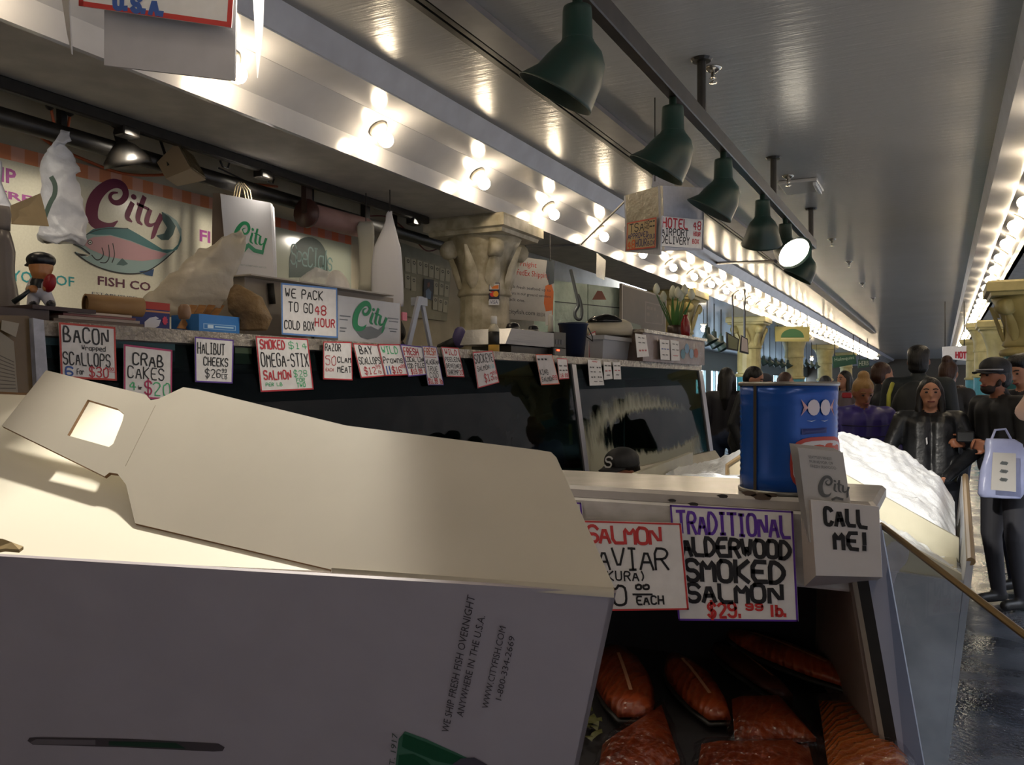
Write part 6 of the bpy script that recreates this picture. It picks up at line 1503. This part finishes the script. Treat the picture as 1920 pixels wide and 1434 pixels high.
i1 = heap(lambda a, b: Vector((XL + .04 + a * 1.47, 4.30 + b * 1.0, 0)) + UP * ((ridge(XL + .04 + a * 1.47) - .24) + .24 * min(1, (b / .55) ** .7) if b < .55 else ridge(XL + .04 + a * 1.47) - .5 * (b - .55)), 110, 70, .022, 11, 'ice_heap', SNOW, fine=40)
tag(i1, 'big sloping heap of white crushed ice in the upper bin', 'ice'); i1['kind'] = 'stuff'
i2 = heap(lambda a, b: Vector((-.78 + a * .86, 3.74 + b * .53, 1.10 - .42 * a + .03 * math.sin(b * 3.1) + .03 * b)), 50, 34, .025, 5, 'ice_heap', SNOW, fine=40)
tag(i2, 'lower step of crushed ice in front of the cream divider board', 'ice'); i2['kind'] = 'stuff'
i3 = heap(lambda a, b: Vector((XL + .05 + a * .62, 3.8 + b * .5, 1.05 - .1 * abs(a - .7) + .03 * math.sin(b * 3.1))), 34, 30, .02, 8, 'ice_heap', SNOW, fine=40)
tag(i3, 'small bank of ice showing left of the blue can', 'ice'); i3['kind'] = 'stuff'
pb_, _ = slab(quad(lambda u, v: atT(u, v, 4.3), (1363, 872), (1392, 852), (1392, 890), (1363, 890)), mat('board_pale', '#B4A890', .6), 'price_board', .012); tag(pb_, 'pale board with a wooden edge stuck in the ice left of the can', 'board')
MB().tube([atT(1363, 890, 4.29), atT(1363, 872, 4.29), atT(1394, 851, 4.29)], .01, 6).build('wood_trim', mat('wood_edge', '#7E6848', .6), pb_)
o = loft_px(smoothrows([(1010, 1672, 1690), (1030, 1655, 1700), (1060, 1650, 1695), (1090, 1655, 1680), (1120, 1662, 1672)], 3), 2.2, .3, 14, .012, 14).build('clear_bag', film_mat('bag_film', .4, .12, '#B4B0B8', 30), None, True); tag(o, 'crumpled clear plastic bag hanging behind the brass edged guard', 'plastic bag')
# yellow crate at the right edge
yc = thing('yellow_crate', 'yellow crate on the floor at the right picture edge', 'crate', (.9, 7.9, 0))
YCM = ink('#A8982A')
MB().bev((.72, 7.7, 0.0), (1.22, 8.1, .62), .02).build('body', YCM, yc); 
for k in range(4): MB().span((.76 + .11 * k, 7.69, .3), (.80 + .11 * k, 7.702, .5)).build('slot', DARK, yc)

# ================================================================== PEOPLE
def hand_prims(w, d, up, side=1, curl=.6, reg='skin', s=1.0):
    """palm at wrist w pointing along d, palm normal up; five fingers bending toward -up"""
    d = Vector(d).normalized(); up = Vector(up).normalized(); lat = d.cross(up).normalized() * side; w = Vector(w); pr = []
    up = lat.cross(d) * side
    pc = w + d * .045 * s
    for k in range(4): pr.append(('c', w + lat * (.012 - .008 * k) * s * 1.2, .016 * s, w + d * .085 * s + lat * (.03 - .02 * k) * s, .0125 * s, reg))
    for k, L_ in enumerate((.068, .078, .072, .056)):
        b = w + d * .088 * s + lat * (.03 - .02 * k) * s
        a1 = curl * .8; a2 = curl * 1.9
        m = b + (d * math.cos(a1) - up * math.sin(a1)) * L_ * .55 * s; e = m + (d * math.cos(a2) - up * math.sin(a2)) * L_ * .5 * s
        pr.append(('c', b, .0095 * s, m, .009 * s, reg)); pr.append(('c', m, .009 * s, e, .0075 * s, reg))
    b = w + d * .025 * s + lat * .028 * s; m = b + (d * .6 + lat * .7 - up * .3).normalized() * .045 * s; e = m + (d * .9 + lat * .1 - up * .5).normalized() * .034 * s
    pr += [('c', b, .013 * s, m, .0105 * s, reg), ('c', m, .0105 * s, e, .0085 * s, reg)]
    return pr
def person(label, pos, face, h=1.7, top=None, low=None, skin=SKIN, shoe=None, hair=HAIRB, style='short', lean=0.0, head_turn=0.0, head_tilt=0.0, armL=None, armR=None, voxel=.015, bulk=1.0, faceparts=True, hat=None, seated=0.0, legs=True, hands=(.5, .5), crouch=0.0):
    """local frame: x to the person's right, y forward, z up. face = world direction looked at"""
    k = h / 1.72
    t = thing('person', label, 'person', (pos[0], pos[1], 0 if len(pos) < 3 else pos[2]))
    ang = math.atan2(-face[0], face[1]); t.rotation_euler = (0, 0, ang)
    B = bulk; V = lambda x, y, z: Vector((x, y, z - (crouch if z > .55 else 0))) * k
    hip = V(0, 0, .93); zl = lambda q: q
    def LN(v):      # lean the upper body forward about the hips
        q = v - hip; return hip + Matrix.Rotation(-lean, 3, 'X') @ q
    pr = []
    # legs
    for s in (-1, 1):
        hp = V(.095 * s, 0, .9); kn = V(.11 * s, .03, .5); an = V(.11 * s, -.03, .09)
        if crouch: kn = V(.16 * s, .34, .44); an = V(.14 * s, .02, .09)
        pr += [('c', hp, .092 * k * B, kn, .062 * k * B, 'low'), ('c', kn, .06 * k * B, an, .05 * k, 'low'), ('c', an - V(0, .03, .035), .04 * k, an + V(0, .14, -.045), .036 * k, 'shoe')]
    pr += [('e', V(0, -.01, .95), (.17 * k * B, .13 * k * B, .13 * k), 'low')]
    # torso
    for s in (-1, 1):
        pr.append(('c', LN(V(.06 * s * B, 0, 1.0)), .122 * k * B, LN(V(.062 * s * B, -.005, 1.36)), .112 * k * B, 'top'))
    sh = [LN(V(.185 * s * (1 + (B - 1) * .5), -.01, 1.41)) for s in (-1, 1)]
    pr.append(('c', sh[0], .065 * k * B, sh[1], .065 * k * B, 'top'))
    pr.append(('c', LN(V(0, -.02, 1.43)), .075 * k, LN(V(0, -.01, 1.5)), .055 * k, 'top'))
    nk = LN(V(0, .0, 1.49)); 
    HR = Matrix.Rotation(head_turn, 3, 'Z') @ Matrix.Rotation(-head_tilt, 3, 'X')
    hc_ = LN(V(0, .02, 1.61))
    def HD(x, y, z): return hc_ + HR @ V(x, y, z)
    pr.append(('c', nk, .055 * k, HD(0, -.01, -.05), .05 * k, 'skin'))
    pr += [('e', HD(0, 0, .015), (.074 * k, .093 * k, .098 * k), 'skin', HR), ('e', HD(0, .022, -.055), (.056 * k, .066 * k, .058 * k), 'skin', HR), ('e', HD(0, .055, -.09), (.028 * k, .026 * k, .022 * k), 'skin', HR),
           ('c', HD(0, .086, .015), .009 * k, HD(0, .106, -.022), .014 * k, 'skin'), ('c', HD(-.018, .088, -.06), .009 * k, HD(.018, .088, -.06), .009 * k, 'skin'),
           ('e', HD(-.077, -.005, -.01), (.012 * k, .022 * k, .032 * k), 'skin', HR), ('e', HD(.077, -.005, -.01), (.012 * k, .022 * k, .032 * k), 'skin', HR)]
    # arms
    for s, arm, S, cu in ((-1, armL, sh[0], hands[0]), (1, armR, sh[1], hands[1])):
        if arm is None: el, wr, hd = V(.25 * s, -.03, 1.13), V(.25 * s, .06, .88), V(0, .15, -1)
        else: el, wr = V(*arm[0]), V(*arm[1]); hd = arm[2] if len(arm) > 2 else (wr - el)
        pr += [('c', S, .066 * k * B, el, .052 * k * B, 'top'), ('c', el, .05 * k * B, wr, .038 * k * B, 'top')]
        upv = arm[3] if arm is not None and len(arm) > 3 else (-s, 0, .3)
        pr += hand_prims(wr, hd, upv, 1, cu, 'skin', k)
    mm = {'skin': skin, 'top': top, 'low': low, 'shoe': shoe or mat('shoe_black', '#151515', .5)}
    skinned('body', pr, mm, t, voxel, 3)
    if faceparts:
        for s in (-1, 1):
            MB().ell(HD(.031 * s, .083, .012), (.013 * k, .006 * k, .0075 * k), 10, 6).build('eye', ink('#1A1210', .3), t, True, local=True)
            MB().tube([HD(.014 * s, .09, .034), HD(.034 * s, .087, .04), HD(.05 * s, .076, .034)], .0045 * k, 6).build('eyebrow', hair, t, True, local=True)
        MB().tube([HD(-.024, .088, -.058), HD(0, .098, -.06), HD(.024, .088, -.058)], .006 * k, 6).build('lips', ink('#7A3A34'), t, True, local=True)
    if hair:
        hp = [('e', HD(0, -.022, .04), (.086 * k, .098 * k, .092 * k), 'hair', HR), ('e', HD(0, -.045, .0), (.082 * k, .076 * k, .09 * k), 'hair', HR)]
        if style == 'long':
            for s in (-1, 1): hp += [('c', HD(.07 * s, -.01, .03), .028 * k, HD(.082 * s, .0, -.12), .03 * k, 'hair'), ('c', HD(.082 * s, -.0, -.12), .03 * k, HD(.08 * s, .01, -.26), .022 * k, 'hair')]
            hp += [('c', HD(0, -.07, 0), .075 * k, HD(0, -.09, -.22), .07 * k, 'hair'), ('c', HD(0, -.09, -.2), .07 * k, HD(0, -.1, -.33), .04 * k, 'hair')]
        if style == 'bun': hp += [('e', HD(0, -.05, .135), (.05 * k, .05 * k, .045 * k), 'hair'), ('c', HD(.0, .05, .085), .03 * k, HD(0, -.05, .1), .04 * k, 'hair')]
        if style == 'full': hp += [('e', HD(0, .0, .075), (.085 * k, .09 * k, .06 * k), 'hair'), ('e', HD(0, -.05, -.05), (.078 * k, .06 * k, .06 * k), 'hair')]
        skinned('hair', hp, {'hair': hair}, t, .011, 2)
    if hat:
        kind, hm = hat
        hp = [('e', HD(0, -.008, .068), (.094 * k, .11 * k, .075 * k), 'cap', HR), ('e', HD(0, -.01, .045), (.094 * k, .11 * k, .04 * k), 'cap', HR)]
        cp_ = skinned('cap', hp, {'cap': hm}, t, .008, 2)
        if kind == 'cap':
            rows = []
            for f in (0, .5, 1):
                rows.append([HD(.085 * x * (1 - .25 * f), .085 + (.085 * f) * (1 - .35 * x * x) - .03 * x * x, .048 - .012 * f - .012 * x * x) for x in (-1, -.6, -.2, .2, .6, 1)])
            ob = MB().sheet(rows).build('cap_brim', hm, cp_, True, local=True); ob.modifiers.new('s', 'SOLIDIFY').thickness = .006
    t['k'] = k
    return t, HD, LN, V
BLKJ = mat('jacket_black', '#101114', .6, var=(12, '#1C1D22', .6)); NVJ = mat('jacket_navy', '#12151E', .6, var=(10, '#1C202C', .6)); GRYJ = mat('jacket_grey', '#2E2E32', .7)
JEAN = mat('jeans_blue', '#1E2C4A', .7, var=(20, '#16203A', .6)); DJEAN = mat('jeans_dark', '#12151E', .7); PUR = mat('puffer_purple', '#3A2E7C', .4, var=(6, '#2A2060', .6))
def gxy(u, t): p = atT(u, 700, t); return (p.x, p.y)
def todir(u, v, p): q = Vector(gxy(u, v)) - Vector(p); return (q.x, q.y)
TOCAM = lambda p: (-p[0], -p[1])
AWAY = lambda p: (p[0], p[1])
RT = (RIGHT.x, RIGHT.y); LT = (-RIGHT.x, -RIGHT.y)
# worker behind the counter, bending down
p = gxy(790, 6.3)
w, HD, LN, V = person('worker in a black cap and black coat bending behind the counter', p, (LT[0] * .8 + .2, LT[1] * .8 - .5), 1.72, BLKJ, DJEAN, SKIN2, lean=.35, head_tilt=.45, hat=('cap', BLKJ), style='short',
   armR=((.26, .2, 1.2), (.2, .42, 1.05)), armL=((-.26, .2, 1.2), (-.15, .42, 1.05)))
w.location.z = .32
gl = MB().ell(atT(862, 632, 5.9), (.05, .05, .075), 12, 8).jitter(.008, 20).build('purple_glove', mat('glove_purple', '#4A4272', .5), None, True); tag(gl, 'purple rubber glove beside the column foot behind the counter', 'glove')
MB().tube([atT(858, 640, 5.95), atT(826, 655, 6.05)], .04, 10).build('cuff', BLKJ, gl, True)
fl = struct(MB().span((-4.2, 1.6, 0), (-3.3, 8.2, .32)).build('floor_platform', mat('duckboard', '#3E3630', .8)))
# crouching man in the capped head in front of the case
p = gxy(1206, 4.9)
w, HD, LN, V = person('man in a black baseball cap with a white letter bent low before the case', p, (LT[0] * .75 - FWD.x * .65, LT[1] * .75 - FWD.y * .65), 1.7, NVJ, DJEAN, SKIN2, lean=.25, head_tilt=.1, hat=('cap', BLKJ), crouch=.55, armR=((.24, .2, 1.2), (.18, .42, 1.1)), armL=((-.24, .2, 1.2), (-.18, .42, 1.1)))
Ml = Map(HD(.03, .088, .1), HD(-.03, .088, .1), HD(-.03, .108, .045), HD(.03, .108, .045)); Ml.n = Vector((0, 1, .25)).normalized()
sm = MB(); scribe(sm, 'S', (0.1, 0, .9, 1), Ml, .005, .004, 0); sm.build('cap_letter', ink('#C8CCD0'), w, local=True)

# left group beyond the case
p = gxy(1362, 9.6); person('woman with long black hair in a dark jacket and jeans seen from behind', p, (AWAY(p)[0] * 1 + 1.5, AWAY(p)[1]), 1.7, mat('jacket_dark_violet', '#17141F', .6), JEAN, SKIN, style='long', faceparts=False)
p = gxy(1392, 8.9); w, HD, LN, V = person('man with short black hair in a long black coat looking down', p, (RT[0] - .2, RT[1] - .5), 1.7, BLKJ, BLKJ, SKIN, style='short', lean=.15, head_tilt=.45, bulk=1.1)
p = gxy(1432, 12); person('person in a grey beanie seen above the blue can', p, (RT[0], RT[1] - .3), 1.66, GRYJ, DJEAN, SKIN, style='short', hat=('beanie', mat('beanie_grey', '#3E4048', .8)))
p = gxy(1472, 12.5); person('brown haired woman in profile seen above the blue can', p, (RT[0], RT[1]), 1.7, mat('coat_brown', '#3A2A26', .7), DJEAN, SKIN, hair=HAIRBR, style='long')
p = gxy(1548, 13.5); person('dark haired person seen just right of the can rim', p, (RT[0], RT[1]), 1.66, NVJ, DJEAN, SKIN2, style='long')
p = gxy(1584, 11.5); person('woman with long dark hair in a grey top facing left', p, (LT[0], LT[1] - .6), 1.7, mat('top_grey', '#6A6068', .7), DJEAN, SKIN, style='long')
p = gxy(1589, 10.9); q = atT(1588, 741, 10.9); o = MB().bev(q - Vector((.06, .03, .035)), q + Vector((.06, .03, .035)), .01).build('red_purse', ink('#A0222E', .4), None); tag(o, 'small red purse held by the woman with long dark hair', 'purse')
# blonde woman in purple
p = gxy(1610, 6.6); w, HD, LN, V = person('blonde woman with a bun in a purple puffer jacket looking down', p, (TOCAM(p)[0] + 3.0, TOCAM(p)[1] - .5), 1.56, PUR, DJEAN, SKIN2, hair=mat('hair_blonde', '#94703C', .5, bump=(80, .6, (1, 1, .15))), style='bun', lean=.12, head_tilt=.4, bulk=1.3, armR=((.3, .12, 1.12), (.12, .32, 1.0)), armL=((-.3, .1, 1.12), (-.1, .32, 1.0)), voxel=.012)
for z in (1.08, 1.17, 1.26, 1.35):
    MB().tube([LN(V(.232 * math.cos(a) * (1.0 if z < 1.3 else .98), .178 * math.sin(a), z)) for a in [q * math.pi / 10 for q in range(21)]], .004, 5).build('quilt_seam', mat('seam_purple', '#130E30', .6), w, True, local=True)
p = gxy(1652, 8.2); person('young man with short brown hair turning right behind the blonde woman', p, (RT[0], RT[1] + .2), 1.72, NVJ, DJEAN, SKIN, hair=HAIRBR, style='short')
# tall backpacker from behind
p = gxy(1722, 7.4); w, HD, LN, V = person('tall man with black hair and a dark backpack seen from behind', p, (AWAY(p)[0] + .6, AWAY(p)[1]), 1.84, mat('jacket_slate', '#1A2226', .6), DJEAN, SKIN2, style='full', faceparts=False, bulk=1.15)
bpk = skinned('backpack', [('e', V(0, -.24, 1.2), (.2, .13, .27), 'p'), ('e', V(0, -.3, 1.1), (.16, .1, .18), 'p')], {'p': mat('backpack_dark', '#15191C', .6)}, w, .014, 3)
MB().tube([V(-.17, -.22, 1.43), V(-.19, -.3, 1.34), V(-.19, -.34, 1.24)], .018, 6).build('yellow_strap', ink('#A8A83A'), w, True, local=True)
# girl facing the camera
p = gxy(1744, 6.0); w, HD, LN, V = person('young woman with black hair in a black jacket looking at the camera', p, (TOCAM(p)[0] + .4, TOCAM(p)[1]), 1.55, mat('jacket_gloss_black', '#121316', .35, var=(9, '#2A2C30', .5), bump=(16, .5)), DJEAN, SKIN, style='long', bulk=1.12, voxel=.011,
   armR=((.3, .0, 1.16), (.14, .28, 1.02)), armL=((-.3, .0, 1.16), (-.08, .3, .98)), hands=(1.0, 1.0))
MB().prism([V(.03, .15, 1.28), V(.04, .152, 1.27), V(.034, .15, 1.22), V(.026, .15, 1.23)], (0, .004, 0)).build('badge', ink('#C8C8CC'), w, local=True)
p = gxy(1778, 8.4); person('person with a brown hair bun in a charcoal top seen from behind', p, (AWAY(p)[0] + 3.5, AWAY(p)[1]), 1.74, GRYJ, DJEAN, SKIN, hair=HAIRBR, style='bun', faceparts=False)
p = gxy(1800, 8.9); person('person in a pale smock standing behind the woman with black hair', p, (LT[0], LT[1]), 1.5, mat('smock_white', '#B8B4AC', .6), JEAN, SKIN, hair=HAIRBR, style='short')
# man with striped cap, profile to the left, holding a camera
p = gxy(1888, 5.8); w, HD, LN, V = person('bearded man in a black striped cap and black jacket holding a camera', p, (LT[0], LT[1] - .25), 1.68, BLKJ, mat('trousers_grey', '#2A2A30', .7), SKIN2, style='short', hat=('cap', BLKJ), bulk=1.12, voxel=.011, lean=.12,
   armL=((-.27, .08, 1.12), (-.13, .24, 1.13), (.55, .8, .2)), armR=((.27, .05, 1.12), (.13, .24, 1.14), (-.6, .8, .1)), hands=(.9, .9))
MB().tube([HD(.094 * math.sin(a), .004 + .112 * math.cos(a), .05) for a in [-1.5 + q * .3 for q in range(11)]], .005, 6).build('cap_stripe', ink('#9A9AA0'), w, True, local=True)
skinned('beard', [('e', HD(0, .05, -.08), (.052, .045, .04), 'b'), ('c', HD(-.06, .02, -.05), .018, HD(-.066, .005, .0), .014, 'b'), ('c', HD(.06, .02, -.05), .018, HD(.066, .005, .0), .014, 'b')], {'b': mat('beard_dark', '#241712', .7)}, w, .009, 2)
cmp_ = w.matrix_basis @ V(0, .33, 1.19); cmr = thing('compact_camera', 'small dark camera in the hands of the man with the striped cap', 'camera', cmp_)
MB().bev(cmp_ + Vector((-.055, -.03, -.035)), cmp_ + Vector((.055, .03, .04)), .008).build('camera_body', ink('#16181C', .3), cmr)
MB().lathe([(.028, 0), (.03, .03), (.026, .05), (.02, .045)], cmp_, 16, Matrix.Rotation(-math.pi / 2, 3, 'Y')).build('lens', ink('#2A303A', .15), cmr, True)
# person with the white bag at the right edge
p = gxy(1922, 6.15); w, HD, LN, V = person('dark haired person in a black jacket and jeans carrying a pale plastic bag', p, (LT[0], LT[1] - .35), 1.72, mat('jacket_deep_navy', '#0E1018', .6), mat('jeans_navy', '#10182E', .7), SKIN, style='full', bulk=1.15, voxel=.012,
   armL=((-.34, .05, 1.12), (-.5, .2, .95), (.0, .2, -1)), hands=(1.3, .5), head_tilt=.35)
wr = w.matrix_basis @ V(.27, .18, .8)
bgp = thing('carrier_bag', 'pale blue white plastic carrier bag held by the person at the right edge', 'plastic bag', atT(1882, 932, 5.45))
mbg = loft_px(smoothrows([(822, 1852, 1900), (832, 1848, 1915), (850, 1845, 1922), (880, 1840, 1922), (905, 1837, 1920), (925, 1835, 1917), (932, 1840, 1912)], 3), 5.45, .3, 20, .012, 9, squ=3.5)
mbg.build('bag_body', mat('carrier_film', '#A9B0D0', .3, var=(5, '#8E94BC', .6), bump=(14, .4)), bgp, True)
Mcb = Map(*quad(lambda u, v: atT(u, v, 5.31), (1862, 848), (1905, 850), (1905, 922), (1858, 918)))
pn_ = MB().prism(Mcb.p, -Mcb.n * .003).build('print_panel', ink('#B8B4AC'), bgp); 
gm = MB()
for k in range(3): scribe(gm, '~', (.35, .2 + .22 * k, .62, .36 + .22 * k), Mcb, .006, .002)
gm.build('grey_print', ink('#5E6260'), pn_)
MB().tube([atT(1858, 826, 5.45), atT(1866, 806, 5.45), atT(1885, 804, 5.45), atT(1896, 824, 5.45)], .008, 6).build('bag_handle', MATS['carrier_film'], bgp)
p = gxy(2036, 4.3); person('passer by in a pale top whose bent elbow shows at the right picture edge', p, (FWD.x, FWD.y), 1.74, mat('sleeve_pink', '#C8A898', .5), DJEAN, SKIN, hair=HAIRBR, style='short', armL=((-.31, -.02, 1.36), (-.14, .22, 1.42)))

# ================================================================== SIGNS AND LAMPS FAR AWAY
def fsign(lb, px, t, m, name='hanging_sign', cat='sign', th=.03):
    o, M = slab(quad(lambda u, v: atT(u, v, t), *px), m, name, th); tag(o, lb, cat)
    return o, M
o, M = fsign('yellow hanging sign with a green arch below the left cove', [(1453, 612), (1519, 612), (1517, 640), (1454, 640)], 19.0, ink('#C4B468'))
flat(M, [(.5 + .34 * math.cos(a), .74 - .58 * math.sin(a)) for a in [k * math.pi / 12 for k in range(13)]], '#4E7A4A', o, 'arch_print', .004)
fill(M, (.16, .78, .86, .86), '#D8CC90', o, 'line_print', .004)
for u in (1458, 1514): MB().tube([atT(u, 613, 19.02), Vector((*atT(u, 613, 19.02).xy, 3.09))], .012, 5).build('hang_rod', BLK, o)
o, M = fsign('dark green hanging shop sign with pale lettering', [(1561, 668), (1604, 664), (1606, 682), (1562, 690)], 27.0, ink('#1E4A34'))
printed('Holmquist', M, (.08, .15, .92, .55), '#A8B8A0', o, .006)
for u in (1565, 1600): MB().tube([atT(u, 668, 27.03), Vector((*atT(u, 668, 27.03).xy, 3.15))], .015, 5).build('hang_rod', BLK, o)
o, M = fsign('smaller dark green sign just right of the hanging shop sign', [(1609, 674), (1630, 673), (1630, 688), (1609, 690)], 29.0, ink('#2A4A3A'))
printed('HERB', M, (.08, .2, .92, .75), '#B8C0A8', o, .006)
for u in (1612, 1627): MB().tube([atT(u, 675, 29.03), Vector((*atT(u, 675, 29.03).xy, 3.15))], .015, 5).build('hang_rod', BLK, o)
o, M = fsign('white sign with red lettering hanging by the right hand bulbs', [(1768, 650), (1812, 648), (1812, 676), (1768, 672)], 16.0, CARD)
face_strokes('lettering', M, [('HOT', (.55, .45, .98, .85), '#B8323C', .02)], o, .004)
for u in (1772, 1808): MB().tube([atT(u, 651, 16.02), Vector((*atT(u, 651, 16.02).xy, 3.1))], .01, 5).build('hang_rod', BLK, o)
for lb, px, hx in (('tilted dark framed screen with a green image, left of two', [(1362, 622), (1386, 636), (1384, 658), (1364, 655)], '#6A6A4E'), ('tilted dark framed screen with a pale page, right of two', [(1390, 628), (1402, 635), (1404, 664), (1388, 660)], '#A8988E')):
    o, M = fsign(lb, px, 14.0, BLK, 'screen', 'screen', .06); fill(M, (.1, .08, .9, .9), hx, o, 'screen_face', .004)
    a = M(.5, .02); MB().tube([a, Vector((a.x, a.y, 3.1))], .02, 6).build('hanger_pole', BLK, o)
far_lamp = None
for row, (u0, u1, n, v0, v1, t0, t1_) in enumerate(((1326, 1352, 3, 640, 652, 13.0, 15.0), (1432, 1500, 7, 686, 694, 19.0, 23.0), (1512, 1550, 5, 688, 696, 25.0, 29.0))):
    for i in range(n):
        f = i / (n - 1); pp = atT(u0 + (u1 - u0) * f, v0 + (v1 - v0) * f, t0 + (t1_ - t0) * f)
        c_ = copy_tree(l0, pp + UP * .25, (0, 0, 0)); c_['label'] = ('small dark cone lamp near the tilted screens', 'small dark cone lamp in the row under the yellow sign', 'small dark cone lamp in the row left of the green sign')[row]; c_['group'] = 'far cone lamps %d' % (row + 1)
        c_.scale = (.8, .8, .8) if row == 0 else (.62, .62, .62)
        MB().tube([(0, 0, 0), (0, 0, (2.9 - pp.z - .25) / c_.scale[0])], .012, 5).build('drop_rod', BLK, c_, local=True)
# sprinklers and plates on the main ceiling
CHR = mat('chrome', '#B8B4AC', .15, metal=.9)
for u, v in ((1337, 128), (1478, 330), (1560, 448), (1592, 490), (1617, 530), (1637, 558)):
    p = atZ(u, v, 3.255); s = thing('sprinkler', 'chrome ceiling sprinkler beside the first rail hanger' if u == 1337 else ('ceiling sprinkler beside the second rail hanger' if u == 1478 else 'dark ceiling sprinkler in the row right of the rail end'), 'sprinkler', p, 'ceiling sprinklers')
    MB().lathe([(.05, .003), (.05, -.003), (.035, -.012), (.018, -.025)], p, 16).build('escutcheon', CHR, s, True)
    MB().lathe([(.012, -.02), (.012, -.05), (.02, -.055), (.006, -.06), (.006, -.075), (.022, -.078), (.022, -.082)], p, 12).build('head', CHR, s, True)
p = atZ(1500, 345, 3.25); o = thing('exit_light_plate', 'pale rectangular plate on the ceiling beside the second hanger', 'plate', p)
MB().bev(p + Vector((-.16, -.16, -.02)), p + Vector((.16, .3, .008)), .006).build('plate', mat('plate_white', '#A9A9A9', .3), o); MB().bev(p + Vector((.12, -.12, -.05)), p + Vector((.15, .26, -.02)), .004).build('edge_light', mat('plate_edge', '#D0D4D8', .2), o)
# dark double strip on the ceiling
tkk = thing('ceiling_track', 'dark double track strip running along the ceiling left of the lamp rail', 'track', (-2.12, 0, 3.24))
MB().span((-2.15, -3, 3.235), (-2.115, 14, 3.258)).build('track_strip', BLK, tkk); MB().span((-2.10, -3, 3.235), (-2.07, 14, 3.258)).build('track_strip', BLK, tkk)
MB().span((-2.05, -3, 3.225), (-1.9, 30, 3.258)).build('cover_strip', mat('cover_grey', '#7E7C80', .4, var=(5, '#66646A', .6)), tkk)
o = MB().tube([atX(1345, 493, -2.72), atT(1455, 490, 8.3)], .018, 8).build('support_arm', RAILM, None); tag(o, 'rusty horizontal arm from the left cove to the lit lamp', 'arm')
